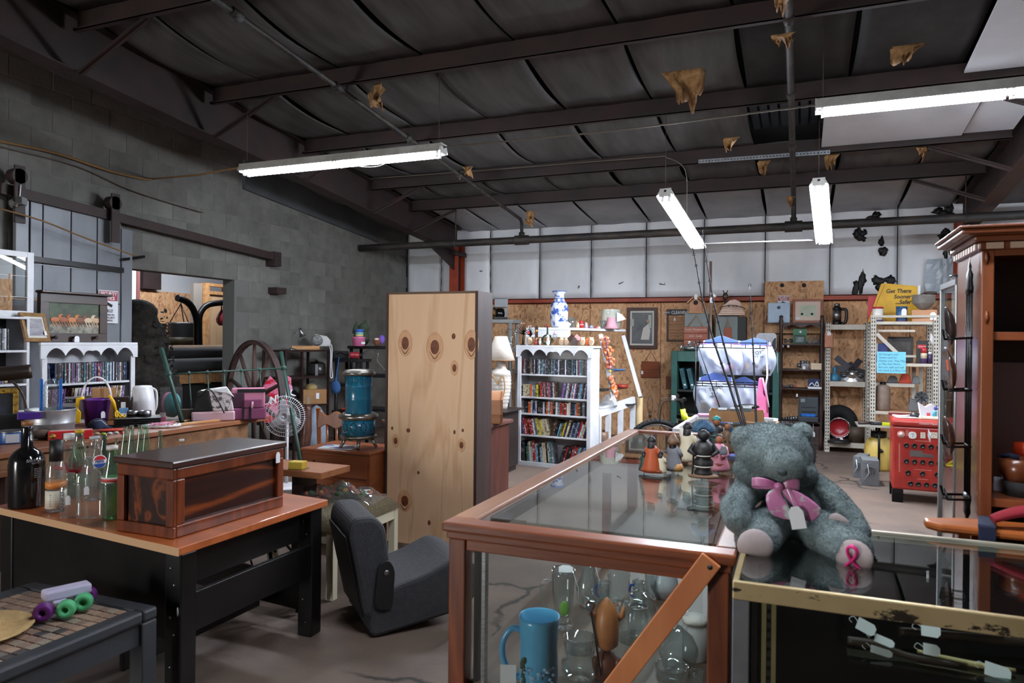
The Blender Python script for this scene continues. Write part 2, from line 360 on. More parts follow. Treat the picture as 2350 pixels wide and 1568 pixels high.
for px,py,wpx,hpx in((2000,500,30,20),(1973,546,26,34),(2024,570,24,38),(1972,648,24,58),(2028,645,42,34),(2166,488,40,34),(2163,535,28,22),(2176,560,18,70)):
 p=at(px,py,Y=WD-.02);s=mpp(p);b=B();r=random.Random(px)
 for _ in range(7):
  b.ball((r.uniform(-.4,.4)*wpx*s,r.uniform(-.01,.01),r.uniform(-.4,.4)*hpx*s),(wpx*s*r.uniform(.16,.32),.02,hpx*s*r.uniform(.14,.3)),8)
 b.v=[(x*(1+r.uniform(-.3,.35)),y,z*(1+r.uniform(-.25,.3)))for x,y,z in b.v]
 b.done('sealant_patch',FOAM,wall_back,loc=p)['label']='black sealant blob smeared over a hole'
p=at(2155,640,Y=WD-.03);s=mpp(p);g=B()
rr=random.Random(3);g.grid(lambda u,v:((u-.5)*60*s*(1-.3*abs(v-.5)),-.02-.03*rr.random(),(v-.5)*90*s),8,8,sm=False)
g.done('film_patch',mat('wrinkled_film',(178,190,200),rough=.25),wall_back,loc=p)['label']='crumpled pale blue plastic film'
for px,py in((1330,660),(1425,648),(1520,652),(1105,620),(1520,690)):
 p=at(px,py,Y=WD-.025);b=B();r=random.Random(px);pts=[(r.uniform(-.05,.05),-.01,r.uniform(-.03,.03))for _ in range(4)]
 b.tube(pts,[.003,.009,.006,.002],5);b.done('torn_facing',mat('torn_grey',(96,98,102)),wall_back,loc=p)
p=at(1755,720,Y=WD-.03);q=at(1890,645,Y=WD-.03)
hb=B();hb.box(p.x,WD-.11,1.75,q.x,WD-.095,q.z)
hang=T('hanging_board','square strand board panel hung over the orange girt behind the dark shelf','board',(p.x,WD,1.75));hang.location=(0,0,0)
hb.done('panel',OSB,hang)
for px in(1795,1845):
 c=at(px,655,Y=WD-.115);B().lathe([(.03,0),(.03,.02),(.0,.024)],14,(0,0,0)).done('knob',BLACK_PL,hang,loc=c,rot=(PI/2,0,0))
def stencil(par,x,z,y,s):
 b=B()
 for dz in(0,-.11):
  for(a0,b0,a1,b1)in((0,0,.08,.004),(0,.05,.08,.054),(0,0,.004,.054),(.076,0,.08,.054),(.03,.012,.036,.045),(.05,.012,.056,.045)):b.box(x+a0,y-.001,z+dz+b0,x+a1,y,z+dz+b1)
 b.done('stamp',mat('stamp_ink',(92,66,46)),par)
c=at(1838,668,Y=WD-.111);stencil(hang,c.x,c.z-.03,WD-.1105,1)
# ---- other walls, out of the frame
wr=B();wr.box(9.7,-6,0,9.85,WD,5.6);tag(wr.done('wall_right',mat('far_wall',(150,150,150))),'plain sheet wall far to the right','wall',kind='structure')
wf=B();wf.box(-13.5,-6.1,0,-6.95,-6,5.7);wf.box(-5.45,-6.1,0,9.85,-6,5.7);wf.box(-6.95,-6.1,2.7,-5.45,-6,5.7);tag(wf.done('wall_front',mat('far_wall',(150,150,150))),'plain sheet wall behind the viewpoint','wall',kind='structure')  # gap left in the wall for the added fill lamp
# ---- roof: dark deck, insulation sagging between the purlins
CEIL_D=mat('grey_insulation_facing',(90,89,88),(56,55,54),rough=.7,scale=2.5,detail=10,stretch=(3,.5,1),contrast=(.3,.75),bump=.1,bscale=12)
CEIL_S=mat('sooty_insulation_facing',(34,33,33),(11,11,11),rough=.7,scale=2.6,detail=10,stretch=(1.5,1,1),contrast=(.38,.6),bump=.3,bscale=9)
CEIL_W=mat('pale_insulation_facing',(168,170,172),(142,144,147),rough=.5,scale=1.4,detail=6)
ck=B();ck.add([(-13.5,-6.1,roof(-6.1)+.13),(9.85,-6.1,roof(-6.1)+.13),(9.85,WD+.2,roof(WD+.2)+.13),(-13.5,WD+.2,roof(WD+.2)+.13)],[(0,1,2,3)])
ceiling=ck.done('ceiling',mat('roof_underside',(16,15,14),rough=.9),thick=.05);tag(ceiling,'low sloping roof with sagging grey insulation panels','ceiling',kind='structure')
PY=[9.97,8.83,7.3,5.8,4.28,2.78,1.28,-.22,-1.72,-3.22,-4.72]
bays=[(9.97,WD-.02)]+[(PY[i+1],PY[i])for i in range(len(PY)-1)]
xs=[-5.72]+[-5.09+.915*i for i in range(0,8)]+[2.0]
for bi,(y0,y1)in enumerate(bays[:8]):
 for i in range(len(xs)-1):
  x0,x1=xs[i],xs[i+1]
  if bi==2 and-.7<x0:continue
  if bi==3 and x0>1:continue
  sooty=(bi in(3,4)and x0>-.8)or(bi==2 and x0>-.8)
  sag=.05+.05*random.random()if bi else .02;c0,c1=random.uniform(-.01,.05),random.uniform(-.01,.05);ph=random.random()*6
  if bi==0:c0=c1=0
  def fn(u,v,x0=x0,x1=x1,y0=y0,y1=y1,sag=sag,c0=c0,c1=c1,ph=ph):
   yy=y0+(y1-y0)*v;s=math.sin(PI*v);e0=max(0,1-u*5);e1=max(0,1-(1-u)*5)
   gap=.012+.012*s
   return(x0+gap+(x1-x0-2*gap)*u,yy,roof(yy)-.015-sag*s*(1-.35*(e0+e1))-(c0*e0*e0+c1*e1*e1)*s-.004*math.sin(ph+u*9+v*7))
  g=B();g.grid(fn,12,10);g.done('insulation_panel',CEIL_W if bi==0 else(CEIL_S if sooty else CEIL_D),ceiling,thick=.012)
far=B()
for a,b_ in((-7.04,-5.95),(2.2,9.7)):
 for y0,y1 in bays:
  far.grid(lambda u,v:(a+(b_-a)*u,y0+(y1-y0)*v,roof(y0+(y1-y0)*v)-.02-.05*math.sin(PI*v)),8,6)
fo=far.done('insulation_runs',CEIL_D,ceiling);fo['kind']='stuff'
dk=B()
for i in range(9):
 x=-.62+i*.1;dk.box(x,7.3,roof(7.3)+.02,x+.075,8.83,roof(8.83)+.12)
dk.done('roof_deck',mat('deck_metal',(70,78,86),(50,56,62),rough=.4,metal=.4,scale=4),ceiling)['label']='bare ribbed metal deck'
def slab(x0,x1,y0,y1,dz,name,m,lab):
 b=B();t=.02;v=[(x,y,roof(y)+dz+k)for k in(0,t)for(x,y)in((x0,y0),(x1,y0),(x1,y1),(x0,y1))]
 b.add(v,[(0,1,2,3),(4,5,6,7),(0,1,5,4),(1,2,6,5),(2,3,7,6),(3,0,4,7)]);o=b.done(name,m,ceiling);o['label']=lab
BOARD_W=mat('white_board',(214,217,221),(204,207,212),rough=.55,scale=2)
slab(.2,1.56,7.36,8.78,-.13,'ceiling_board',BOARD_W,'clean white insulation board')
slab(1.575,2.02,7.36,8.78,-.11,'ceiling_board',BOARD_W,'clean white insulation board')
slab(1.3,2.02,5.86,7.24,-.13,'ceiling_board',BOARD_W,'clean white insulation board')
TORN=mat('torn_insulation',(176,136,90),(120,84,50),rough=.9,scale=14,bump=.4,bscale=30)
for px,py,Y,wpx,hpx in((1572,205,5.95,95,90),(1676,332,7.35,36,32),(1752,386,8.9,28,34),(1908,372,8.9,30,36),(2116,352,8.9,24,34),(2080,128,5.95,70,50),(1798,92,5.2,50,30),(1814,462,9.9,18,22),(1216,500,10.1,20,30),(1074,394,8.2,26,24),(865,222,5.95,22,60),(1795,6,4.4,40,30),(1213,512,10.05,20,18)):
 p=at(px,py,Y=Y);s=mpp(p);r=random.Random(px);b=B()
 ph=r.random()*6
 ln=[r.uniform(.35,1.15)for _ in range(17)];ln[0]=ln[16]=.2
 b.grid(lambda u,v:((u-.5)*wpx*s*(1-.3*v)+.1*wpx*s*math.sin(v*5+ph),.06*math.sin(u*6+ph)*v+.1*v*v*math.sin(u*13),(.5-v*(.6*ln[round(u*16)]+.4*math.sin(PI*u)))*hpx*s),16,8)
 b.done('insulation_tear',TORN,ceiling,loc=p,thick=.006)['label']='torn flap of tan insulation hanging down'
# ---- frames
def frame_beam(X,lab):
 b=B();n=8;ys=[-6+i*(17.75)/n for i in range(n+1)]
 zb=lambda y:3.28+.092*(10.67-y);zt=lambda y:roof(y)-.02
 def run(x0,x1,f0,f1):
  v=[];
  for y in ys:v+=[(x0,y,f0(y)),(x1,y,f0(y)),(x1,y,f1(y)),(x0,y,f1(y))]
  fs=[(3,2,1,0),tuple(4*n+k for k in range(4))]
  for i in range(n):
   for k in range(4):fs.append((4*i+k,4*i+(k+1)%4,4*i+4+(k+1)%4,4*i+4+k))
  b.add(v,fs)
 run(X-.006,X+.006,zb,zt);run(X-.1,X+.1,lambda y:zb(y)-.012,zb);run(X-.1,X+.1,lambda y:zt(y)-.03,lambda y:zt(y)-.018)
 o=b.done('beam',RUSTM);tag(o,lab,'beam',kind='structure')
 for i,y in enumerate(PY[:7]):
  s=1 if X<0 else-1;br=B();br.bar((X+s*.09,y,zb(y)-.02),(X+s*.86,y,roof(y)-.2),.05,.006);br.bar((X+s*.09,y+.025,zb(y)-.02),(X+s*.86,y+.025,roof(y)-.2),.006,.05)
  br.done('brace',RUSTM,o)
 return o
frame_beam(-5.85,'deep brown steel rafter rising along the block wall');frame_beam(2.12,'brown steel rafter at the right above the oak cabinet')
for y in PY:
 prof=[(-.05,-.2),(.0,-.2),(.0,-.03),(.06,-.03),(.06,-.02),(-.008,-.02),(-.008,-.19),(-.05,-.19)]
 b=B();z=roof(y);b.prism([(y+u,z+v)for u,v in prof],-5.76,2.02,plane='yz');b.prism([(y+u,z+v)for u,v in prof],2.22,9.69,plane='yz')
 b.box(-5.76,y-.05,z-.2,2.02,y-.046,z-.175)
 o=b.done('beam',RUSTM)
 i=PY.index(y);tag(o,['brown roof purlin nearest the back wall','brown roof purlin second from the back wall','brown roof purlin third from the back wall','brown roof purlin above the two front light fixtures','brown roof purlin fifth from the back wall','brown roof purlin sixth from the back wall'][i]if i<6 else f'roof purlin behind the viewpoint, run {i}','beam',kind='structure')
def column(X,lab):
 b=B();b.box(X-.09,WD-.36,0,X+.09,WD-.35,3.4);b.box(X-.09,WD-.1,0,X+.09,WD-.09,3.4);o=b.done('column',ORANGE_S)
 B().box(X-.005,WD-.35,0,X+.005,WD-.1,3.4).done('web',RUSTM,o);h=B();h.box(X-.1,WD-.5,3.12,X+.1,WD-.05,3.2);h.add([(X,WD-1.4,3.22),(X,WD-.36,3.22),(X,WD-.36,2.86),(X+.012,WD-1.4,3.22),(X+.012,WD-.36,3.22),(X+.012,WD-.36,2.86)],[(0,1,2),(3,4,5),(0,1,4,3),(1,2,5,4),(2,0,3,5)])
 h.done('haunch',RUSTM,o);tag(o,lab,'column',kind='structure')
column(-5.85,'orange steel column against the back wall at the left');column(2.12,'orange steel column behind the oak cabinet')
# ---- sprinkler pipes
pm=B();zmain=lambda x:3.15+.004*(x+7);pm.tube([(x,10.4,zmain(x))for x in(-7.02,-4,-1,3,9.6)],.057,14)
main=T('sprinkler_pipe','thick horizontal black sprinkler main below the roof in front of the back wall','pipe',(0,0,0));pm.done('pipe_run',PIPE,main)
for x in(-4.05,-.1):
 c=B();c.tube([(x-.11,10.4,zmain(x)),(x-.09,10.4,zmain(x)),(x+.09,10.4,zmain(x)),(x+.11,10.4,zmain(x))],.075,14);c.tube([(x,10.4,zmain(x)),(x,10.4,zmain(x)+.12)],.045,12);c.done('tee',PIPE,main)
 br=B();zt=zmain(x)+.32;pts=[(x,10.4,zmain(x)+.05),(x,10.4,zt-.06),(x,10.34,zt)]+[(x,y,zt+.1*(10.34-y))for y in(9,7.5,6,4.5,3,1,-2)]
 br.tube(pts,.026 if x<-1 else .032,10)
 p=T('sprinkler_pipe','sloping sprinkler branch line crossing above the long light fixture' if x<-1 else 'sprinkler branch line running straight toward the viewer between the rear lights','pipe');br.done('pipe_run',PIPE,p)
 for y in(8.2,6.9,5.6,4.3):
  cp=B();z=zt+.1*(10.34-y);cp.tube([(x,y-.05,z+.005),(x,y+.05,z-.005)],.04,10);cp.tube([(x,y,z),(x,y,z-.06)],.012,6);cp.done('coupling',PIPE,p)
 B().tube([(x,5.75,zt+.46),(x,5.75,roof(5.8)-.2)],.006,5).done('hanger_rod',RUSTD,p);B().tube([(x,8.8,zt+.15),(x,8.8,roof(8.8)-.2)],.006,5).done('hanger_rod',RUSTD,p)
for x in(-5.2,1.9):B().tube([(x,10.4,zmain(x)+.06),(x,10.4,roof(10.4)-.05)],.007,5).done('hanger_rod',RUSTD,main);B().tube([(x,10.4+.065*math.cos(t),zmain(x)+.065*math.sin(t))for t in[i*PI/6 for i in range(12)]],.006,5,closed=True).done('hanger_ring',RUSTD,main)
# ---- fluorescent strip lights
FIX_W=mat('fixture_enamel',(196,196,192),(170,168,160),rough=.5,scale=6)
def lit(k):return mat('lit_tube_%d'%int(k*100),(236,243,255),emit=TUBE*k,rough=.4)
def strip_light(p,q,lab,ntube=2,segs=1,wires=(),k_=1):
 p,q=Vector(p),Vector(q);d=q-p;L=d.length
 t=T('strip_light',lab,'light',(p+q)/2,rot=(0,-math.asin(d.z/L),math.atan2(d.y,d.x)))
 h=B();h.prism([(-.09,-.021),(-.06,.0),(.06,.0),(.09,-.021),(.088,-.012),(.05,.06),(-.05,.06),(-.088,-.012)],-L/2,L/2,plane='yz');h.done('housing',FIX_W,t)
 for s in(-1,1):B().box(s*L/2-.004,-.06,-.03,s*L/2+.004,.06,.061).done('end_plate',FIX_W,t,bev=.002)
 for k in range(segs):
  x0=-L/2+.05+k*(L-.06)/segs;x1=x0+(L-.1)/segs-.02
  for i in range(ntube):
   y=(i-(ntube-1)/2)*.066
   tb=B().tube([(x0,y,-.04),(x1,y,-.04)],.0165,10,sm=True).done('tube',lit(k_),t);tb['label']='glowing fluorescent tube'
   for xx in(x0,x1):B().box(xx-.012,y-.014,-.06,xx+.004,y+.014,.0).done('socket',WHITE_PL,t)
 for s0 in(-1,1):B().lathe([(.014,0),(.014,.004),(0,.004)],10).done('knockout',BLACK_PL,t,loc=(s0*(L/2+.003),0,.03),rot=(0,s0*PI/2,0))
 for(a,b)in wires:
  wv=B();wv.tube([t.matrix_basis.inverted()@Vector(a),t.matrix_basis.inverted()@Vector(b)],.003,5).done('hanging_wire',RUSTD,t)
 return t
a,b_=at(558,392,Y=5.8),at(1018,347,Y=5.8);b_.z=a.z
strip_light(a,b_,'long lit double strip light hanging over the wooden chest at the left',2,2,(((a.x+.05,5.8,a.z+.05),(a.x+.05,5.8,roof(5.8)-.2)),((b_.x-.05,5.8,b_.z+.05),(b_.x-.05,5.8,roof(5.8)-.2))))
LA,LAB=a,b_
for k in range(3):w0,w1=at(800+22*k,372-2*k,Y=5.78),at(905-8*k,360,Y=5.78);wt_=T('loose_wire',['thin white wire loop, lowest under the left strip light','thin white wire loop, middle one under the left strip light','thin white wire loop, shortest under the left strip light'][k],'wire');B().tube([w0,w0.lerp(w1,.3)+Vector((0,0,-.06+.015*k)),w0.lerp(w1,.7)+Vector((0,0,-.07+.015*k)),w1],.003,5).done('wire',WHITE_PL,wt_)
a=at(1872,250,Y=5.8);b_=a+Vector((2.44,0,0))
strip_light(a,b_,'long lit strip light under the white roof board at the right',2,2,(((a.x+.05,5.8,a.z+.05),(a.x+.05,5.8,roof(5.8)-.2)),((a.x+1.45,5.8,b_.z+.05),(a.x+1.45,5.8,roof(5.8)-.2))))
LB=a
c0,c1=at(1526,445,Y=7.25),at(1604,566,Y=8.5)
strip_light(c0,c1,'tilted lit strip light above the fishing rods',2,1,((c0+Vector((0,0.02,.05)),(c0.x,7.28,roof(7.3)-.2)),),3.0)
d0,d1=at(1879,420,Y=7.9),at(1892,556,Y=9.1)
strip_light(d0,d1,'tilted lit strip light in front of the hanging strand board',2,1,((d0+Vector((0,.02,.05)),(d0.x,7.92,roof(7.9)-.1)),),3.0)
for x,y,l,k_ in((3.0,8.8,'added unseen strip light over the right rear bay',1.0),(-1.7,2.2,'added unseen strip light above the front counters',.75),(4.4,3.4,'added unseen strip light in the right bay',.25)):
 strip_light((x,y,roof(y)-(.95 if y>3 else 1.55)),(x+2.44,y,roof(y)-(.95 if y>3 else 1.55)),l,2,2,(),k_)  # unseen fixtures added to brighten the back wall and the front
# ---- cables under the roof
def cable(pts,r,m,lab,name='cable'):
 t=T(name,lab,'cable');B().tube(pts,r,6).done('run',m,t);return t
cable([LAB+Vector((0,0,.03)),Vector(((LAB.x+LB.x)/2,5.8,LAB.z+.02)),LB+Vector((0,0,.03))],.008,mat('dusty_cable',(96,88,78)),'dusty grey cable strung between the two long strip lights')
cable([at(350,411,X=WX+.04),at(450,402,X=-6.2),LA+Vector((0,0,.04))],.01,mat('tan_rope',(128,98,62),rough=.9),'tan cable from the block wall to the left strip light')
cable([at(0,324,X=WX+.05),at(130,352,X=WX+.05),at(250,392,X=WX+.05),at(330,411,X=WX+.05),at(350,411,X=WX+.04)],.014,mat('tan_rope',(128,98,62),rough=.9),'thick tan cable sagging along the block wall above the door rail')
cable([at(0,336,X=WX+.04),at(180,382,X=WX+.04),at(310,440,X=WX+.04),at(466,488,X=WX+.04)],.007,mat('dusty_cable',(96,88,78)),'thin rope along the block wall ending at a nail')
cable([at(0,479,X=-6.8),at(100,508,X=-6.8),at(200,548,X=-6.8),at(312,588,X=-6.8)],.008,mat('tan_rope',(128,98,62),rough=.9),'thin tan line drooping in front of the grey sliding door')
cable([at(850,410,Y=8.6),at(1100,392,Y=8.6),at(1480,362,Y=8.6),at(1530,362,Y=8.6),at(1572,390,Y=8.7),at(1576,470,Y=8.9),at(1574,560,Y=8.9)],.006,mat('dusty_cable',(96,88,78)),'thin cable under the second purlin dropping beside the tilted light')
cable([c1+Vector((.02,0,.03)),at(1700,556,Y=8.8),d1+Vector((0,0,.03))],.007,WHITE_PL,'white cable joining the two tilted rear lights')
a,b_=at(1603,371,Y=8.76),at(1905,349,Y=8.76);st=T('slotted_strip','galvanised slotted metal strip fixed under a purlin','metal strip');B().bar(a,b_,.004,.045).done('strip',GALV,st)
s=B();
for i in range(40):q=a.lerp(b_,(i+.5)/40);s.box(q.x-.008,q.y-.004,q.z-.006,q.x+.008,q.y-.0025,q.z+.006)
s.done('slots',BLACK_PL,st)
# ---- sliding fire door on its sloping rail
GD=mat('grey_sheet_metal',(122,126,131),(98,102,108),rough=.5,metal=.25,scale=1.6,detail=7,stretch=(1,1,.5),bump=.05)
door=T('door_1','grey metal clad sliding fire door covering the left of the wall opening','door');door['kind']='structure'
XD=WX+.1
ptop=lambda y:at(278,512,X=XD).z+(5.77-y)*.055
for k,(xa,xb)in enumerate(((34,66),(68,97),(97.6,162),(162.6,222),(222.6,277))):
 y0,y1=at(xa,600,X=XD).y,at(xb,600,X=XD).y;g=B()
 zz=[0.02,.75,1.5,1.95,2.3]
 for j in range(5):
  za=zz[j]+.004;t0,t1=(ptop(y0),ptop(y1))if j==4 else(zz[j+1]-.004,)*2
  g.add([(XD-.04,y0+.004,za),(XD-.04,y1-.004,za),(XD-.04,y1-.004,t1),(XD-.04,y0+.004,t0),(XD+.004,y0+.004,za),(XD+.004,y1-.004,za),(XD+.004,y1-.004,t1),(XD+.004,y0+.004,t0)],[(0,1,2,3),(4,5,6,7),(0,1,5,4),(2,3,7,6),(1,2,6,5),(0,3,7,4)])
 g.done('panel',GD,door,bev=.004)
y0,y1=at(277,600,X=XD).y,at(301,600,X=XD).y
B().box(XD-.05,y0,.02,XD+.02,y1,at(290,527,X=XD).z).done('edge_strip',GD,door,bev=.004)
a,b_=at(72,594,X=XD+.02),at(281,621,X=XD+.02)
B().bar(a,b_,.05,.055).done('strap_bar',BLACK_M,door)
for(xa,ya,yb)in((45,380,512),(265,445,557)):
 q0,q1=at(xa,ya,X=XD+.1),at(xa,yb,X=XD+.1);h=B();h.bar(q0,q1,.1,.02,up=(1,0,0));h.tube([q0+Vector((-.09,0,-.1)),q0+Vector((.01,0,-.1))],.075,16);h.done('hanger',RUSTM,door,bev=.003)
a,b_=at(0,432,X=XD+.02),at(632,590,X=XD+.02)
rl=T('door_rail','dark sloping steel rail bolted to the block wall above the opening','rail');rl['kind']='structure'
B().bar(a,b_,.05,.1).done('rail',RUSTM,rl)
B().box(WX,b_.y-.06,b_.z-.13,WX+.16,b_.y+.08,b_.z+.07).done('stop_bracket',RUSTM,rl)
a,b_=at(281,596,X=XD+.04),at(330,589,X=WX+.02);B().bar(a,b_,.03,.03).done('latch_bar',BLACK_M,rl)
p=at(50,462,X=XD+.16);sc=T('security_camera','small grey security camera with white aerial on the left door hanger','camera',p,math.radians(35))
B().box(-.03,-.07,-.035,.03,.05,.035).done('body',mat('grey_plastic',(120,122,124),rough=.5),sc,bev=.008)
B().box(-.026,-.074,-.03,.026,-.069,.03).done('front',BLACK_PL,sc);B().tube([(-.03,.03,.03),(-.02,.03,.16)],[.006,.004],6).done('aerial',WHITE_PL,sc)
B().lathe([(.05,0),(.05,.012),(.02,.03)],16).done('mount',CHROME,sc,loc=(-.07,.0,-.02),rot=(PI/2,0,0));B().tube([(-.1,.04,.05),(-.18,.03,.1),(-.2,.02,.04),(-.14,0,0)],.006,6).done('lead',BLACK_PL,sc)
def notice(par_lab,p,rz,s,rows,rot=None):
 t=T('notice_sign',par_lab,'sign',p,rz);B().box(-.5*s,-.004,0,.5*s,.0,1.5*s).done('board',mat('sign_white',(224,226,230),rough=.3),t,bev=.001)
 B().box(-.47*s,-.006,1.03*s,.47*s,-.0042,1.46*s).done('red_header',mat('sign_red',(150,40,52),rough=.4),t)
 cam_=B();cam_.obox((.02*s,-.006,.86*s),(.36*s,.002,.13*s),(0,math.radians(25),0));cam_.obox((-.1*s,-.006,.75*s),(.06*s,.002,.16*s));cam_.obox((-.16*s,-.006,.69*s),(.16*s,.002,.04*s));cam_.done('camera_emblem',INK,t)
 text('SECURITY',.22*s,WHITE_PL,t,(0,-.0065,1.34*s),wid=.85,bold=.004*s);text('NOTICE',.2*s,WHITE_PL,t,(0,-.0065,1.14*s),wid=.85,bold=.004*s)
 for zz,sz,bt in rows:text(bt,sz*s,INK,t,(0,-.0055,zz*s),wid=.85,bold=.003*s)
 return t
p=at(248,742,X=XD+.025);notice('red and white security notice sign on the grey sliding door',p,PI/2-.0,.235,((.56,.2,'SMILE!'),(.38,.115,'YOU ARE ON'),(.25,.115,'OUR SECURITY'),(.12,.115,'CAMERAS')))
p=at(1798,717,Y=WD-.116);notice('red and white security notice sign on the hanging strand board',p,0,.175,((.56,.2,'SMILE!'),(.38,.115,'YOU ARE ON'),(.25,.115,'OUR SECURITY'),(.12,.115,'CAMERAS')))
# ---- the room beyond the opening
rb=B();rb.box(-11.2,3.5,0,-11.1,WD,5.6);wall_far=rb.done('wall_far',mat('far_white',(190,192,194),rough=.6));tag(wall_far,'white wall of the neighbouring room seen through the opening','wall',kind='structure')
rb=B();rb.box(-13.5,3.0,0,-7.25,3.1,5.6);tag(rb.done('wall_side',mat('far_white',(190,192,194))),'side wall of the neighbouring room','wall',kind='structure')
for i in range(5):
 y0=6.2+i*1.22;B().box(-11.1,y0+.004,0,-11.06,y0+1.216,2.44).done('strand_board_sheet',OSB,wall_far,bev=.003)
a,b_=at(324,662,X=-11.0),at(366,600,X=-11.0);B().box(-11.09,a.y,a.z,-10.95,b_.y,b_.z+.6).done('column_section',RUSTM,wall_far)
a,b_=at(300,692,X=-10.6),at(313,600,X=-10.6);B().box(-10.62,a.y-.4,a.z,-10.6,b_.y,b_.z+.6).done('white_strip',WHITE_P,wall_far);a,b_=at(314,692,X=-10.6),at(322,600,X=-10.6);B().box(-10.62,a.y,a.z-.2,-10.6,b_.y,b_.z+.6).done('red_strip',mat('faded_red',(140,84,82)),wall_far)
strip_light((-9.2,7.6,3.4),(-9.2,10.0,3.4),'strip light out of view in the neighbouring room',2,2)
cl=T('closet','plywood closet with timber framing inside the neighbouring room','closet',(0,0,0));a=at(478,700,X=-10.0);b_=at(560,700,X=-10.0)
B().box(-10.04,a.y,0,-10.0,b_.y+.6,at(478,672,X=-10).z).done('panel',wood('ply_door',(206,170,132),(186,148,110),'z',4,.6),cl)
f=B();zt=at(478,650,X=-10).z
f.box(-10.1,a.y-.1,0,-9.97,a.y,zt);f.box(-10.1,a.y,zt-.05,-9.97,b_.y+.6,zt);f.box(-10.1,a.y,zt-.2,-9.97,b_.y+.6,zt-.14);f.box(-10.1,a.y+.42,zt-.15,-9.97,a.y+.47,zt-.04);f.done('frame',PINE,cl)
B().box(-10.1,a.y-.32,0,-10.02,a.y-.12,zt-.02).done('grey_post',mat('grey_board',(140,130,120),rough=.8),cl)
# ================================================================ FOREGROUND: the two counters, the bear, the glassware
def frame_rail(par,name,pts,w,h,m):
 b=B();b.bar(pts[0],pts[1],w,h);return b.done(name,m,par,bev=.006)
X0,X1,Y0,Y1,ZT=-1.18,-.175,2.27,5.24,.95
dc=T('display_case','long wooden display counter with glass top and front, diagonal brace board across its end','display case',(0,0,0))
fw=.095
for(x0,y0,x1,y1,m)in((X0,Y0,X1,Y0+.085,OAKX),(X0,Y1-.06,X1,Y1,OAKX),(X0,Y0+.085,X0+fw,Y1-.06,OAKY),(X1-.07,Y0+.085,X1,Y1-.06,OAKY)):
 B().box(x0,y0,ZT-.035,x1,y1,ZT).done('top_rail',m,dc,bev=.008)
B().box(X0+.012,Y0+.015,ZT-.062,X1-.012,Y0+.05,ZT-.036).done('moulding',OAKX,dc,bev=.006)
B().box(X0+fw-.01,Y0+.08,ZT-.02,X1-.062,Y1-.055,ZT-.012).done('glass_top',GLASS_TOP,dc)
for x,y in((X0+.02,Y0+.02),(X1-.085,Y0+.02),(X0+.02,Y1-.09),(X1-.085,Y1-.09)):
 B().box(x,y,0,x+.065,y+.065,ZT-.062).done('post',OAK,dc,bev=.005)
B().box(X0+.086,Y0+.025,ZT-.1,X1-.086,Y0+.06,ZT-.063).done('front_rail',OAKX,dc,bev=.004)
B().box(X0+.02,Y0+.09,ZT-.12,X0+.05,Y1-.09,ZT-.036).done('side_rail',OAKY,dc,bev=.004)
B().box(X1-.05,Y0+.09,ZT-.12,X1-.02,Y1-.09,ZT-.036).done('side_rail',OAKY,dc,bev=.004)
B().box(X0+.1,Y0+.03,.39,X1-.1,Y0+.035,ZT-.1).done('front_glass',GLASS,dc)
B().box(X0+.086,Y0+.02,.0,X1-.086,Y0+.06,.36).done('lower_panel',OAKX,dc)
B().box(X0+.03,Y0+.09,.0,X0+.05,Y1-.09,.36).done('lower_panel',OAKY,dc)
B().box(X1-.04,Y0+.09,.0,X1-.03,Y1-.09,ZT-.1).done('side_panel',mat('case_side',(96,84,76),rough=.5),dc)
B().box(X0+.02,Y0+.06,.36,X1-.02,Y1-.06,.38).done('shelf',wood('case_shelf',(104,84,70),(80,64,54),'y',5,.5),dc)
B().box(X0+.11,Y0+.045,.38,X0+.125,Y0+.075,ZT-.1).done('glass_track',BLACK_M,dc)
B().box(X0+.14,Y0+.045,.38,X0+.152,Y0+.075,ZT-.1).done('glass_track',STEEL,dc)
B().box(X0+.2,3.75,.38,X0+.24,3.79,ZT-.06).done('inner_post',OAK,dc);B().box(X1-.3,4.2,.38,X1-.06,4.24,ZT-.1).done('inner_post',OAK,dc)
a,b_=at(1633,1285,Y=2.262),at(1392,1600,Y=2.262)
B().bar(a,b_,.018,.066,up=(0,0,1)).done('brace_board',wood('brace_wood',(206,130,78),(186,108,62),'z',3,.55),dc,bev=.003)['label']='pale orange diagonal brace board'
p=at(1629,1303,Y=2.2515);B().lathe([(.008,0),(0,.001)],10).done('nail_hole',INK,dc,loc=p,rot=(PI/2,0,0))
SH=.382
def glassware(name,lab,cat,box,prof,m=None,extra=None,z=SH,group=None,Y=None,n=24):
 p,w,h=fr(*box,**({'Y':Y}if Y else{'z':z}));p=p+Vector((p.x,p.y,0)).normalized()*w*.35
 if not Y:p.z=z
 t=T(name,lab,cat,p,facing(p),group)
 B().lathe([(r*w/2,q*h)for r,q in prof],n).done('body',m or CLEAR,t)
 if extra:extra(t,w,h)
 return t
CUPP=[(.0,.02),(.8,.0),(.88,.04),(.9,.3),(.92,.8),(1,1),(.93,.99),(.84,.8),(.8,.08),(0,.06)]
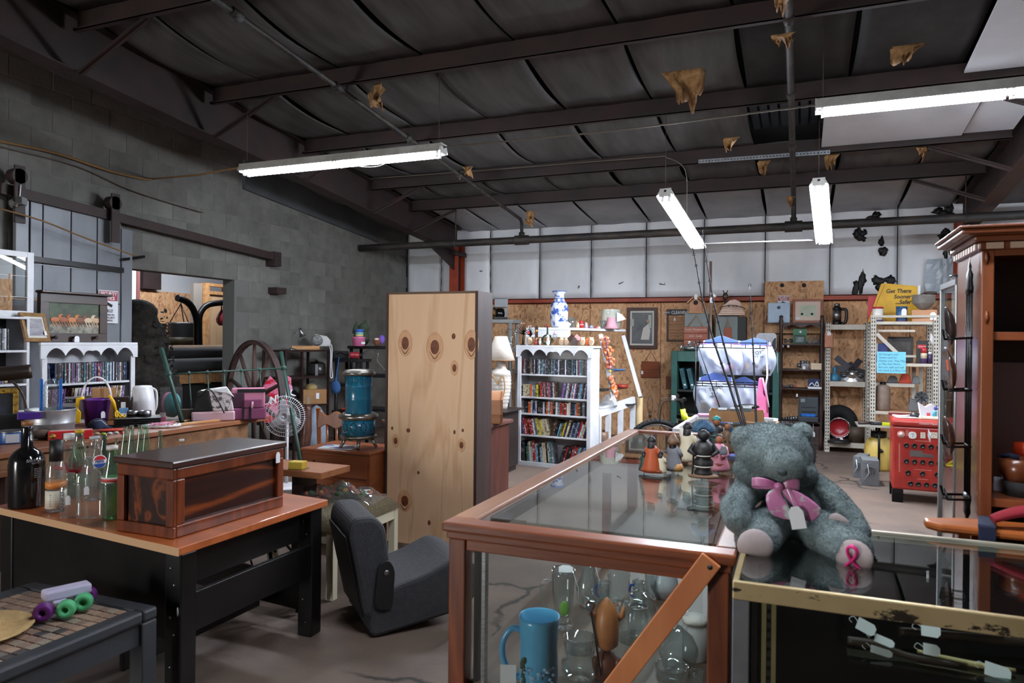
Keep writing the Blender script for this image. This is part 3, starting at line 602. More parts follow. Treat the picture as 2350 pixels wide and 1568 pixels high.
def mug_x(t,w,h):
 hd=B();hd.tube([(-.42*w,0,.78*h),(-.66*w,0,.8*h),(-.86*w,0,.62*h),(-.86*w,0,.38*h),(-.66*w,0,.16*h),(-.42*w,0,.12*h)],w*.075,10).done('handle',BLUEM,t)
 b=B();r=random.Random(5)
 for i in range(40):
  a=-PI/2+r.uniform(-.9,.9);z=.05+.3*r.random();b.ball((.468*w*math.cos(a),.468*w*math.sin(a),z*h),(w*.07,w*.02,h*.025),8,0)
 b.done('wave_relief',mat('mug_sea',(168,206,226),(70,138,182),rough=.25,scale=30),t)
 c=B();
 for i in range(8):
  a=-2.4+.05*math.sin(i*2);z=.12+.045*i;c.ball((.468*w*math.cos(a),.468*w*math.sin(a),z*h),(w*.07*(1 if i<5 else 1.4),w*.03,h*.05),8)
 c.done('palm_relief',mat('palm_green',(40,66,44),rough=.5),t)
BLUEM=mat('mug_blue',(92,172,214),(76,156,202),rough=.22,scale=6)
glassware('mug','large sky blue souvenir mug with raised waves and palm in the wooden counter','mug',(1187,1425,1284,1590),[(.0,.02),(.86,0),(.92,.06),(.94,.2),(.9,.6),(.97,.93),(1,1),(.92,.99),(.84,.6),(.84,.08),(0,.06)],BLUEM,mug_x)
def stein_x(t,w,h):
 B().tube([(-.4*w,0,.8*h),(-.8*w,0,.76*h),(-.86*w,0,.5*h),(-.6*w,0,.25*h),(-.4*w,0,.22*h)],w*.07,8).done('handle',CLEAR,t)
 B().ball((.05*w,-.44*w,.38*h),(.2*w,.05*w,.13*h),10).done('emblem',mat('leaf_green',(96,150,60)),t);
 price_tag(t,(.1*w,-.25*w,.97*h),.06,.035,(math.radians(-50),0,0),[(.4*w,-.2*w,.97*h),(.62*w,-.3*w,.7*h),(.6*w,-.3*w,.4*h)])
glassware('beer_stein','tall clear glass stein with green emblem and price tag','glass',(1263,1312,1320,1447),[(0,.03),(.9,0),(.9,.06),(.72,.16),(.8,.3),(.95,.9),(1,1),(.9,.98),(.85,.5),(.6,.2),(0,.16)],None,stein_x)
def jar_tag(t,w,h):price_tag(t,(-.02,-.2*w,1.0*h),.07,.04,(math.radians(-50),0,.2),[(.03,-.3*w,h),(.05,-.5*w,.7*h),(.045,-.55*w,.4*h)])
glassware('glass_jar','clear round shouldered glass jar with a white tag on its mouth','jar',(1320,1298,1378,1395),[(0,.03),(.75,0),(.95,.15),(1,.4),(.8,.66),(.6,.75),(.62,1),(.54,1),(.52,.78),(.9,.4),(.7,.06),(0,.05)],None,jar_tag)
TEAL=jar_glass('teal_glass',(60,160,150))
def lid_x(t,w,h):B().lathe([(.62*w/2,h),(.7*w/2,h*1.02),(.7*w/2,h*1.12),(.3*w/2,h*1.2),(0,h*1.22)],20).done('stopper',TEAL,t)
glassware('glass_jar','ribbed clear canister with teal stopper at the back of the counter','jar',(1392,1304,1446,1390),[(0,.02),(.9,0),(1,.1),(.94,.2),(1,.3),(.94,.42),(1,.52),(.94,.66),(1,.76),(.8,.95),(.62,1)],None,lid_x)
for x,l in((1385,'small tumbler with blue handle left of the teal stoppered canister'),(1464,'small tumbler with blue handle right of the teal stoppered canister')):
 glassware('tumbler',l,'glass',(x-14,1338,x+16,1385),CUPP,None,lambda t,w,h:B().tube([(-.3*w,-.3*w,.9*h),(-.62*w,-.3*w,.8*h),(-.62*w,-.3*w,.4*h),(-.3*w,-.3*w,.3*h)],w*.1,8).done('handle',mat('blue_glass',(38,96,190),rough=.15),t))
glassware('glass_jar','small squat clear jar in front of the white vase','jar',(1475,1322,1515,1378),[(0,.02),(.85,0),(1,.2),(.9,.6),(.75,.8),(.8,1),(.7,1),(.66,.8),(.8,.1),(0,.06)])
MILK=mat('milk_glass',(206,210,216),rough=.2)
glassware('vase','white milk glass bulb vase lying behind the small jars','vase',(1492,1300,1556,1378),[(0,.02),(.6,0),(1,.3),(.95,.55),(.55,.9),(.5,1),(.42,1),(.4,.9),(.8,.4),(0,.1)],MILK,lambda t,w,h:B().tube([(.45*w,0,.75*h),(.62*w,0,.7*h),(.75*w,0,.62*h)],[.012,.02,.012],8).done('handle',MILK,t))
def cloche_x(t,w,h):
 B().lathe([(.05*w,h),(.1*w,1.05*h),(.04*w,1.1*h),(.12*w,1.18*h),(.05*w,1.25*h),(0,1.27*h)],16).done('finial',CLEAR,t)
 j=B();j.lathe([(0,.05*h),(.24*w,.05*h),(.25*w,.5*h),(.2*w,.58*h),(.22*w,.66*h),(0,.68*h)],18).done('inner_jar',CLEAR,t);B().tube([(.22*w*math.cos(a),.22*w*math.sin(a),.67*h)for a in[i*PI/8 for i in range(16)]],.003,6,closed=True).done('wire_rim',CHROME,t)
glassware('cloche','tall clear bell cover over a jar with beaded finial','glass cover',(1414,1368,1514,1480),[(1.02,0),(1,.05),(.98,.3),(.9,.6),(.7,.82),(.4,.95),(.1,1),(0,1)],None,cloche_x)
glassware('candy_dish','round clear lidded candy dish behind the brace board','dish',(1510,1448,1602,1552),[(0,.02),(.5,0),(.8,.1),(1,.4),(1,.5),(.95,.55),(.7,.78),(.3,.92),(.12,1.0),(0,1.02)],jar_glass('frosty_glass',(214,220,220),1.7),None)
def canister_x(t,w,h):B().box(-.5*w,-.1*w,h*1.0,-.3*w,.1*w,h*1.1).done('lid_grip',WHITE_PL,t);B().lathe([(.52*w,.86*h),(.54*w,.9*h),(.5*w,1.0*h),(0,1.02*h)],20).done('lid',mat('lid_cream',(214,210,204),rough=.4),t)
glassware('canister','white enamel lidded canister beside the right post of the wooden counter','canister',(1566,1422,1622,1520),[(0,.0),(.98,0),(1,.04),(1,.86),(.9,.88)],mat('canister_white',(204,202,200),rough=.4),canister_x)
glassware('bowl','wide ribbed clear glass bowl behind the wooden figure','bowl',(1284,1468,1374,1568),[(0,.05),(.7,0),(.95,.1),(1,.3),(.92,.4),(.7,.5),(.8,.6),(.85,.95),(.78,.95),(.7,.6),(0,.5)])
glassware('bowl','clear glass cup lying low below the brace board','bowl',(1500,1540,1580,1600),[(0,.02),(.5,0),(.9,.5),(1,1),(.92,1),(.8,.5),(0,.1)])
glassware('tumbler','short clear tumbler at the bottom right corner behind the counter front','glass',(1583,1545,1614,1600),CUPP)
p,w_,h_=fr(1362,1370,1420,1556,z=SH);fg=T('wooden_figure','turned wooden figure with pointed horned helmet and thin spear','figurine',p,facing(p))
WF1=wood('figure_pale',(176,112,64),(150,90,50),'z',6,.4);WF2=wood('figure_dark',(96,48,30),(72,34,22),'z',6,.4)
B().lathe([(0,.3*h_),(.46*w_,.42*h_),(.48*w_,.54*h_),(.5*w_,.7*h_),(.38*w_,.86*h_),(.12*w_,.97*h_),(0,h_)],22).done('head',WF1,fg)
B().lathe([(0,0),(.44*w_,.0),(.5*w_,.12*h_),(.42*w_,.25*h_),(.26*w_,.33*h_),(0,.36*h_)],22).done('body',WF2,fg)
for s in(-1,1):B().tube([(s*.42*w_,0,.74*h_),(s*.6*w_,0,.78*h_),(s*.68*w_,0,.9*h_)],[.014,.011,.004],8).done('horn',WF1,fg)
B().tube([(-.62*w_,-.02,.86*h_),(-.2*w_,-.05,.1*h_)],.004,6).done('spear',BLACK_M,fg);B().ball((-.62*w_,-.02,.9*h_),(.02,.012,.022),10).done('spear_head',CHROME,fg)
B().ball((-.42*w_,-.02,.2*h_),(.014,.014,.03),8).done('arm',WF2,fg);B().ball((.46*w_,-.02,.2*h_),(.014,.014,.03),8).done('arm',WF2,fg)
t=T('price_card','small white price card standing left of the blue mug','card',at(1166,1575,z=SH));t.rotation_euler=(0,0,.3);B().box(-.028,-.001,0,.028,.001,.075).done('card',WHITE_TAG,t)
# ---- figurines on the glass of the wooden counter
SKIN=mat('figurine_skin',(150,92,62),rough=.5);HAIR=mat('figurine_hair',(24,22,24),rough=.5)
FC={k:mat('fig_'+k,v,rough=.5)for k,v in dict(orange=(176,82,44),cream=(206,196,168),green=(38,62,54),tan=(196,144,84),grey=(126,128,134),brown=(112,84,60),black=(30,28,28),blue=(40,76,104),teal=(46,150,150),pink=(214,138,158),purple=(96,60,96),rust=(140,62,36),bone=(222,216,204)).items()}
ZC=ZT+.001
def person_bits(par,x,y,h,robe,hair='HAIR',arms=True,head=True,lean=0):
 """a small moulded figure: robe, head, hair, two arms as one cast piece with three colours"""
 b=B();w=h*.36
 b.lathe([(w*.75,0),(w*.8,h*.1),(w*.6,h*.35),(w*.5,h*.5),(w*.52,h*.66),(w*.3,h*.75),(0,h*.78)],14,(x,y,0),0,sx=1,sy=.8)
 if arms:
  for s in(-1,1):b.tube([(x+s*w*.45,y,h*.66),(x+s*w*.6,y-w*.3,h*.46),(x+s*w*.15,y-w*.65,h*.42)],[w*.18,w*.16,w*.11],7,0)
 b.ball((x+lean,y-w*.05,h*.87),(w*.32,w*.32,h*.125),10,1);b.ball((x+lean,y+w*.06,h*.9),(w*.36,w*.34,h*.125),10,2);b.lathe([(w*.34,h*.55),(w*.3,h*.86),(0,h*.9)],10,(x+lean,y+w*.16,0),2,sy=.7)
 return b.done('figure',[FC[robe],SKIN,HAIR],par)
def figbase(par,w,d,h,m,seed=1):
 r=random.Random(seed);b=B();b.lathe([(w*.5,0),(w*.52,h*.5),(w*.44,h),(0,h*1.05)],18,sx=1,sy=d/w);return b.done('base',m,par)
def fig(lab,x0,y0,x1,y1):
 p,w,h=fr(x0,y0,x1,y1,z=ZC);p=p+Vector((p.x,p.y,0)).normalized()*w*.3;p.z=ZC;return T('figurine',lab,'figurine',p,facing(p)),w,h
t,w,h=fig('figurine group with an orange dressed storyteller and three seated listeners',1468,1003,1528,1086)
figbase(t,w,w*.7,h*.12,FC['rust']);person_bits(t,.0*w,.1*w,h*.98,'orange');person_bits(t,-.33*w,0,h*.6,'cream');person_bits(t,.36*w,.02*w,h*.56,'green');person_bits(t,.05*w,-.24*w,h*.45,'tan')
t,w,h=fig('figurine of a grey hooded figure bending over a tan rock base',1522,998,1568,1082)
figbase(t,w,w*.7,h*.2,FC['tan'],2);o=person_bits(t,0,0,h*.9,'grey');B().lathe([(w*.32,0),(w*.3,h*.1),(0,h*.35)],8,(0.02*w,0,h*.72)).done('hood',FC['brown'],t);B().ball((-.12*w,-.3*w,.35*h),(.2*w,.12*w,.2*h),10).done('drum',FC['grey'],t)
t,w,h=fig('pale figurine of a standing figure in cream robe with a beaded cap',1556,972,1600,1060)
figbase(t,w,w*.7,h*.12,FC['brown'],3);person_bits(t,0,0,h*.98,'cream');B().ball((0,0,h*.98),(w*.16,w*.16,h*.05),10).done('cap',FC['purple'],t);B().ball((.25*w,.1*w,.72*h),(.2*w,.1*w,.16*h),10).done('shield',FC['bone'],t);B().ball((.2*w,-.2*w,.3*h),(.14*w,.14*w,.25*h),10).done('dog',FC['tan'],t)
for o_ in[q for q in bpy.data.objects if q.name.startswith('figurine')]:o_.rotation_euler.z+=2.7
t,w,h=fig('black figurine of a stacked shaman with blue feather headdress and staff',1588,972,1640,1098)
figbase(t,w*1.3,w*.9,h*.06,FC['brown'],4)
b=B();b.lathe([(.4*w,.05*h),(.42*w,.1*h),(.3*w,.16*h),(.42*w,.2*h),(.44*w,.3*h),(.3*w,.36*h),(.44*w,.4*h),(.48*w,.52*h),(.36*w,.62*h),(.2*w,.68*h),(0,.7*h)],16).done('body',FC['black'],t)
B().lathe([(.36*w,.185*h),(.43*w,.2*h),(.43*w,.215*h),(.36*w,.23*h)],16).done('fur_band',FC['bone'],t);B().lathe([(.36*w,.385*h),(.45*w,.4*h),(.45*w,.415*h),(.36*w,.43*h)],16).done('fur_band',FC['bone'],t)
B().ball((0,-.02,.78*h),(.28*w,.28*w,.1*h),14).done('head',HAIR,t)
b=B()
for i in range(14):a=PI*i/13;b.tube([(.2*w*math.cos(a),.02,(.82+.06*math.sin(a))*h),(.46*w*math.cos(a),.05,(.84+.17*math.sin(a))*h)],[.006,.011],6)
o=b.done('feather_headdress',FC['blue'],t);o['kind']='stuff'
B().tube([(-.48*w,-.02,.04*h),(-.42*w,0,.5*h)],.0045,6).done('staff',FC['black'],t)
for s in(-1,1):B().tube([(s*.42*w,0,.58*h),(s*.6*w,-.2*w,.48*h),(s*.35*w,-.4*w,.42*h)],[.014,.012,.008],8).done('arm',FC['black'],t)
t,w,h=fig('pink robed figurine carrying a grey pot beside the shaman',1632,995,1668,1082)
figbase(t,w,w*.8,h*.12,FC['orange'],5);person_bits(t,0,0,h*.95,'pink');B().lathe([(.1*w,0),(.26*w,.1*h),(.28*w,.2*h),(.14*w,.28*h),(.18*w,.32*h)],14,(.25*w,-.25*w,.35*h)).done('pot',FC['grey'],t);B().lathe([(.5*w,.12*h),(.5*w,.2*h),(.4*w,.24*h)],14).done('skirt_band',FC['rust'],t)
t,w,h=fig('black figurine with a teal banded wrap standing behind the shaman',1626,955,1662,1035)
person_bits(t,0,0,h*.95,'black');B().lathe([(.38*w,.3*h),(.42*w,.34*h),(.4*w,.44*h),(.36*w,.46*h)],14).done('band',FC['teal'],t);B().lathe([(.24*w,.86*h),(.26*w,.9*h),(.24*w,.95*h),(0,h)],12).done('headband',FC['teal'],t)
t,w,h=fig('small figurine with striped blue and white beadwork at the back right',1656,968,1682,1040)
person_bits(t,0,0,h*.95,'brown');B().ball((.2*w,-.15*w,.75*h),(.25*w,.1*w,.14*h),10).done('bead_disc',FC['blue'],t)
t,w,h=fig('grey horned figurine leaning beside the hooded figure',1530,1010,1560,1048)
person_bits(t,0,0,h*.95,'black');B().tube([(-.2*w,0,h*.9),(0,0,h*.8),(.3*w,0,h)],[.003,.006,.003],6).done('horns',FC['grey'],t)
# ---- second counter: worn gold aluminium frame
A0,A1,C0,C1=-.165,1.62,2.03,2.77
GOLD=mat('worn_gold_aluminium',(190,170,124),(172,152,108),rough=.35,metal=.4,scale=6)
def worn(M):
 nt=M.node_tree;N=nt.nodes;L=nt.links;b=N['Principled BSDF'];src=b.inputs['Base Color'].links[0].from_socket
 tc=N.new('ShaderNodeTexCoord');mp=N.new('ShaderNodeMapping');mp.inputs['Scale'].default_value=(1,1,2.5);L.new(tc.outputs['Object'],mp.inputs[0])
 n=N.new('ShaderNodeTexNoise');n.inputs['Scale'].default_value=9;n.inputs['Detail'].default_value=8;n.inputs['Roughness'].default_value=.7;L.new(mp.outputs[0],n.inputs['Vector'])
 r=N.new('ShaderNodeMapRange');r.inputs['From Min'].default_value=.56;r.inputs['From Max'].default_value=.6;L.new(n.outputs['Fac'],r.inputs['Value'])
 mx=N.new('ShaderNodeMix');mx.data_type='RGBA';L.new(r.outputs[0],mx.inputs['Factor']);L.new(src,mx.inputs['A']);mx.inputs['B'].default_value=lin((44,36,28));L.new(mx.outputs['Result'],b.inputs['Base Color'])
 iv=N.new('ShaderNodeMath');iv.operation='MULTIPLY_ADD';iv.inputs[1].default_value=-.5;iv.inputs[2].default_value=.55;L.new(r.outputs[0],iv.inputs[0]);L.new(iv.outputs[0],b.inputs['Metallic'])
GOLDW=mat('worn_gold_front',(216,194,148),(200,178,132),rough=.35,metal=.4,scale=6);worn(GOLDW)
ALU=mat('grey_aluminium',(150,154,160),(132,136,142),rough=.35,metal=.7,scale=6)
ac=T('display_case','glass display counter with worn gold aluminium edges under the teddy bear','display case',(0,0,0))
B().box(A0,C0,ZT-.05,A1,C0+.018,ZT).done('front_edge',GOLDW,ac,bev=.004)
B().box(A0,C1-.018,ZT-.03,A1,C1,ZT+.004).done('back_edge',mat('cream_aluminium',(206,198,176),rough=.4,metal=.3),ac,bev=.003)
B().box(A0,C0+.02,ZT-.03,A0+.016,C1-.02,ZT).done('side_edge',GOLD,ac,bev=.003)
B().box(A0+.012,C0+.014,ZT-.012,A1,C1-.014,ZT-.004).done('glass_top',GLASS_TOP,ac)
B().box(A0,C0+.002,0,A0+.045,C0+.03,ZT-.05).done('corner_post',ALU,ac,bev=.003)
B().box(A0,C1-.03,0,A0+.03,C1,ZT-.03).done('corner_post',ALU,ac)
for x in(A0+.075,A0+.1):
 b=B();b.box(x,C0+.035,.1,x+.012,C0+.045,ZT-.05);b.done('shelf_standard',GOLD,ac)
s=B()
for i in range(30):s.box(A0+.089,C0+.038,.12+i*.026,A0+.098,C0+.0385,.134+i*.026)
o=s.done('standard_slots',INK,ac);o['kind']='stuff'
B().box(A0+.05,C0+.01,.1,A1,C0+.014,ZT-.05).done('front_glass',pane('front_pane',(236,240,238),1.4),ac)
B().box(A0+.02,C0+.05,.04,A1,C1-.02,.1).done('deck',mat('case_dark',(22,22,24),rough=.5),ac)
B().box(A0+.004,C0+.03,.0,A0+.01,C1-.03,ZT-.04).done('end_panel',mat('case_dark',(22,22,24),rough=.5),ac)
B().box(A0+.02,C1-.014,.04,A1,C1-.006,ZT-.03).done('back_panel',mat('case_dark',(22,22,24),rough=.5),ac)
B().box(A0+.02,C0+.004,0,A1,C0+.02,.1).done('kick_plate',ALU,ac)
sp=at(1945,1508,Y=C0+.16);SZ=sp.z
B().box(sp.x,C0+.14,SZ-.008,A1,C1-.05,SZ).done('glass_shelf',pane('green_edge_glass',(120,168,150),1.5),ac)
for x in(sp.x+.06,A1-.1):B().box(x,C0+.16,SZ-.03,x+.01,C1-.016,SZ-.009).done('shelf_bracket',BLACK_M,ac)
STICK=wood('dark_stick',(58,42,32),(36,26,20),'x',7,.5);HORN=wood('gnarled_stick',(150,104,70),(96,62,42),'x',9,.6)
def stick(lab,pts,r,m,cat='cane',n=8):
 t=T('walking_cane',lab,cat,(0,0,0),0,'sticks on the shelf of the gold counter');c=sum((Vector(p)for p in pts),Vector())/len(pts);t.location=c
 B().tube([Vector(p)-c for p in pts],r,n).done('shaft',m,t);return t,c
def S(px,py,Y,dz=0):q=at(px,py,Y=Y);return Vector((q.x,q.y,max(q.z,SZ+dz)))
stick('dark wooden cane lying at the front left of the glass shelf',[S(1945,1470,2.24,.012),S(2010,1480,2.24,.012),S(2080,1505,2.23,.012),S(2200,1545,2.22,.012)],[.012,.013,.009,.007],STICK)
stick('gnarled light brown stick at the top of the sticks',[S(1890,1408,2.3,.09),S(2000,1420,2.32,.085),S(2150,1445,2.36,.075),S(2300,1480,2.4,.06)],[.013,.014,.016,.012],HORN)
stick('dark brown curved stick across the middle of the shelf',[S(2065,1455,2.36,.03),S(2150,1480,2.38,.03),S(2350,1505,2.42,.03),S(2480,1520,2.45,.03)],.014,STICK)
stick('thin pale edged stick pointing to the lower right',[S(2105,1495,2.27,.014),S(2180,1520,2.26,.01),S(2260,1545,2.25,.01),S(2330,1568,2.25,.01)],[.006,.008,.008,.006],mat('pale_rim',(196,176,120),rough=.4))
for i,(px,py,w,h,rz,lab)in enumerate(((1988,1440,.05,.034,.7,'white price tag tied to the gnarled stick at the left'),(2030,1472,.05,.022,.5,'white folded price tag between the two left sticks'),(2023,1496,.055,.02,.3,'white price tag under the front dark cane'),(2136,1445,.046,.04,.06,'white square price tag hanging at the middle of the sticks'),(2138,1492,.04,.03,.1,'white house shaped price tag on the middle dark stick'),(2290,1545,.06,.035,.35,'white price tag on the thin pale stick'))):
 q=S(px,py,2.22,.012);t=T('price_tag',lab,'tag',q);t.rotation_euler=(math.radians(-35),rz*.6,0)
 B().prism([(-w/2,-h/2),(w/2-.008,-h/2),(w/2,-h/4),(w/2,h/4),(w/2-.008,h/2),(-w/2,h/2)],-.0006,.0006).done('card',WHITE_TAG,t)
 B().tube([(-w/2+.004,0,0),(-w/2-.012,.004,.012),(-w/2-.02,.01,.002),(-w/2-.01,.012,-.004)],.001,5).done('string',WHITE_TAG,t)
t=T('paper_scrap','tiny white scrap on the dark floor of the gold counter','scrap',at(1789,1550,Y=2.3));t.location.z=.101;B().obox((0,0,.0006),(.012,.012,.0012),(0,0,.7)).done('scrap',WHITE_TAG,t)
# ---- teddy bear
p=at(1815,1236,z=ZT+.001);s=mpp(p)
bear=T('teddy_bear','grey green plush teddy bear with pink bow sitting on the glass counter','teddy bear',p,facing(p))
FUR=mat('bear_fur',(134,150,150),(88,103,105),rough=.9,scale=11,detail=6,sheen=.35,bump=.7,bscale=75)
def P(px,py,dy=0):return((px-1815)*s,dy,(1240-py)*s)
b=B()
b.ball(P(1812,1172,.02),(62*s,58*s,74*s),20)
b.ball(P(1812,1125,.02),(60*s,55*s,50*s),18)
b.ball(P(1776,1052,-.01),(84*s,76*s,74*s),22)
b.ball(P(1760,1018,.0),(70*s,60*s,40*s),18)
b.ball(P(1800,1060,-.095),(46*s,40*s,40*s),18);b.ball(P(1792,1092,-.06),(54*s,40*s,30*s),16)
b.ball(P(1730,1085,-.03),(44*s,44*s,34*s),14);b.ball(P(1830,1085,-.03),(40*s,44*s,34*s),14)
b.ball(P(1706,1024,.01),(27*s,17*s,36*s),14,rot=(0,-.25,.3));b.ball(P(1834,1002,.02),(27*s,17*s,29*s),14,rot=(0,.5,-.3))
for pts,rs in(([P(1748,1118),P(1714,1140,-.05),P(1698,1166,-.11),P(1706,1180,-.17)],[31,33,34,30]),([P(1868,1116),P(1902,1142,-.02),P(1932,1172,-.05),P(1950,1196,-.08)],[29,31,29,25]),([P(1780,1200,-.03),P(1758,1212,-.09),P(1746,1222,-.15)],[46,46,48]),([P(1850,1200,-.03),P(1896,1214,-.08),P(1930,1226,-.14)],[46,46,47])):
 for i in range(len(pts)-1):
  for k in range(4):
   f=k/4;q=Vector(pts[i]).lerp(Vector(pts[i+1]),f);b.ball(q,(rs[i]*(1-f)+rs[i+1]*f)*s,14)
 b.ball(pts[-1],rs[-1]*s,14)
body=b.done('body',FUR,bear)
md=body.modifiers.new('one_skin','REMESH');md.mode='VOXEL';md.voxel_size=.0055;md.use_smooth_shade=True
md=body.modifiers.new('relax','SMOOTH');md.factor=.5;md.iterations=3
ps=body.modifiers.new('fur','PARTICLE_SYSTEM').particle_system.settings;ps.type='HAIR';ps.count=60000;ps.hair_length=.0032;ps.hair_step=3;ps.emit_from='FACE';ps.use_modifier_stack=True;ps.distribution='RAND'
ps.root_radius=.5;ps.tip_radius=.15;ps.radius_scale=.002;ps.brownian_factor=.0012;ps.render_step=3;ps.material=1
PAD=mat('bear_pad',(172,158,156),(158,144,142),rough=.85,scale=14,sheen=.2)
for px,py,dy,rz in((1744,1226,-.218,.15),(1936,1230,-.205,-.35)):
 o=B().ball((0,0,0),(37*s,10*s,36*s),18).done('foot_pad',PAD,bear,loc=P(px,py,dy),rot=(math.radians(-8),0,rz))
q=P(1932,1228,-.222)
rb=B();PK=mat('hot_pink_satin',(214,40,122),rough=.35)
rb.tube([(-.022,0,-.05*.6),(.006,-.003,.0),(.013,-.004,.024),(0,-.005,.036),(-.013,-.004,.024),(-.006,-.003,0),(.022,0,-.03)],.008,8,flat=.6);rb.done('pink_patch',PK,bear,loc=q,rot=(0,0,-.35))
B().ball((0,0,0),(20*s,8*s,30*s),14).done('paw_pad',PAD,bear,loc=P(1914,1184,-.098),rot=(.2,-.6,-.2))
B().ball((0,0,0),(11*s,7*s,9*s),14).done('nose',mat('bear_nose',(66,76,78),rough=.8),bear,loc=P(1796,1072,-.146))
for px in(1768,1804):B().ball((0,0,0),4.5*s,10).done('eye',mat('bear_eye',(14,14,16),rough=.1),bear,loc=P(px,1030,-.1 if px<1800 else-.122))
PINK=mat('pink_satin',(206,138,176),(176,96,142),rough=.3,scale=9,sheen=.2);
IRI=mat('iridescent_satin',(204,128,172),(196,214,206),rough=.25,scale=14,contrast=(.5,.6))
def ribbon(pts,wds,m,name):
 b=B();vs=[]
 for(q,wd,tilt)in zip(pts,wds,range(len(pts))):vs+=[Vector(q)+Vector((0,.004*math.sin(tilt*2),wd/2)),Vector(q)+Vector((0,-.004*math.sin(tilt*2),-wd/2))]
 b.add(vs,[(2*i,2*i+1,2*i+3,2*i+2)for i in range(len(pts)-1)],0,True);o=b.done(name,m,bear,thick=.0015,sub=1);return o
dyb=-.128
ribbon([P(1790,1104,dyb),P(1756,1098,dyb-.012),P(1727,1100,dyb+.0),P(1735,1112,dyb+.012),P(1790,1108,dyb+.006)],[14*s,24*s,22*s,16*s,12*s],PINK,'bow_loop')
ribbon([P(1792,1104,dyb),P(1818,1096,dyb-.012),P(1835,1098,dyb+.004),P(1828,1110,dyb+.012),P(1792,1108,dyb+.006)],[14*s,26*s,26*s,18*s,12*s],PINK,'bow_loop')
B().ball(P(1790,1106,dyb-.006),(11*s,8*s,10*s),10).done('bow_knot',PINK,bear)
def tail(pts,name,m):
 b=B();vs=[]
 for(c,a)in pts:vs+=[Vector(c)-Vector(a),Vector(c)+Vector(a)]
 b.add(vs,[(2*i,2*i+1,2*i+3,2*i+2)for i in range(len(pts)-1)],0,True);b.done(name,m,bear,thick=.0015,sub=1)
tail([(P(1786,1108,dyb-.004),(8*s,0,0)),(P(1778,1125,dyb-.01),(21*s,0,1*s)),(P(1790,1152,dyb-.012),(26*s,0,-3*s)),(P(1800,1178,dyb-.008),(33*s,0,-6*s))],'bow_tail',IRI)
tail([(P(1796,1108,dyb-.004),(7*s,0,3*s)),(P(1824,1126,dyb-.012),(13*s,0,13*s)),(P(1850,1148,dyb-.012),(17*s,0,15*s)),(P(1868,1170,dyb-.006),(17*s,0,19*s))],'bow_tail',IRI)
price_tag(bear,P(1832,1190,dyb-.03),30*s,48*s,(0,-.22,0),[P(1806,1108,dyb-.02),P(1815,1128,dyb-.028),P(1822,1146,dyb-.03)])
# ---- wooden bar stool with a strap behind the gold counter
p=at(2290,1240,Y=2.88);zs=.985
st=T('bar_stool','orange wooden bar stool seat behind the gold counter with a strap over it','stool',(p.x,2.885,0))
sw=wood('stool_wood',(196,112,56),(172,92,42),'x',4,.35,coat=.3)
B().prism([(-.22,-.03),(-.18,-.075),(.3,-.09),(.34,.09),(-.1,.075),(-.22,.02)],zs-.03,zs,plane='xy').done('seat',sw,st,bev=.01)
for x,y in((-.12,-.05),(.26,-.06),(.26,.06),(-.06,.05)):B().bar((x,y,0),(x*.9,y*.9,zs-.03),.035,.035).done('leg',sw,st,bev=.004)
sr=T('strap','navy and red woven strap looped over the wooden bar stool','strap',(p.x,2.885,zs+.001));NAVY=mat('navy_webbing',(26,32,58),rough=.9);RED=mat('red_webbing',(140,30,44),rough=.9)
b=B();b.bar((-.05,-.09,.008),(-.02,.06,.008),.05,.012);b.bar((-.05,-.095,.012),(-.05,-.097,-.05),.05,.008);b.done('navy_loop',NAVY,sr,bev=.003)
B().tube([(-.03,-.06,.03),(.05,-.05,.06),(.18,-.05,.085),(.32,-.06,.09)],[.022,.03,.034,.034],10,flat=.6).done('red_band',RED,sr)
# ================================================================ BOOKS: shared builder
ORD='first second third fourth fifth sixth seventh eighth ninth tenth eleventh twelfth thirteenth fourteenth fifteenth sixteenth seventeenth eighteenth nineteenth'.split()
TENS={2:'twent',3:'thirt',4:'fort',5:'fift',6:'sixt'}
def ordinal(i):
 if i<19:return ORD[i]
 t,u=divmod(i+1,10);return TENS[t]+'ieth' if u==0 else TENS[t]+'y-'+ORD[u-1]
def spine(col,c1,c2,c3):
 name='spine_'+col.replace(' ','_')
 if name in MATS:return MATS[name]
 M=mat(name,c1,c2,rough=.35,scale=26,detail=3,stretch=(.6,1,1.2),contrast=(.55,.58),rnd=.12)
 ramp=[n for n in M.node_tree.nodes if n.type=='VALTORGB'][0].color_ramp;ramp.interpolation='CONSTANT'
 e=ramp.elements.new(.66);e.color=lin(c3);return M
SPINES={'black':((26,26,30),(120,118,122),(150,60,50)),'dark blue':((34,46,78),(90,120,160),(200,206,214)),'white':((206,208,212),(120,124,134),(170,60,60)),'red':((150,34,36),(220,206,200),(30,26,28)),'purple':((112,72,128),(190,160,200),(44,34,60)),'grey':((104,108,114),(190,194,198),(40,42,46)),'teal':((58,116,124),(180,206,208),(30,50,58)),'brown':((84,60,46),(190,160,120),(40,30,24)),'cream':((206,194,166),(140,120,90),(70,60,50)),'orange':((196,84,34),(230,200,160),(70,30,20)),'green':((62,92,66),(160,180,150),(30,40,34)),'yellow':((206,190,60),(120,110,50),(60,60,40)),'light blue':((92,150,190),(210,222,230),(50,70,100))}
for k,v in SPINES.items():spine(k,*v)
def spm(c):return MATS['spine_'+c.replace(' ','_')]
PROTO={}
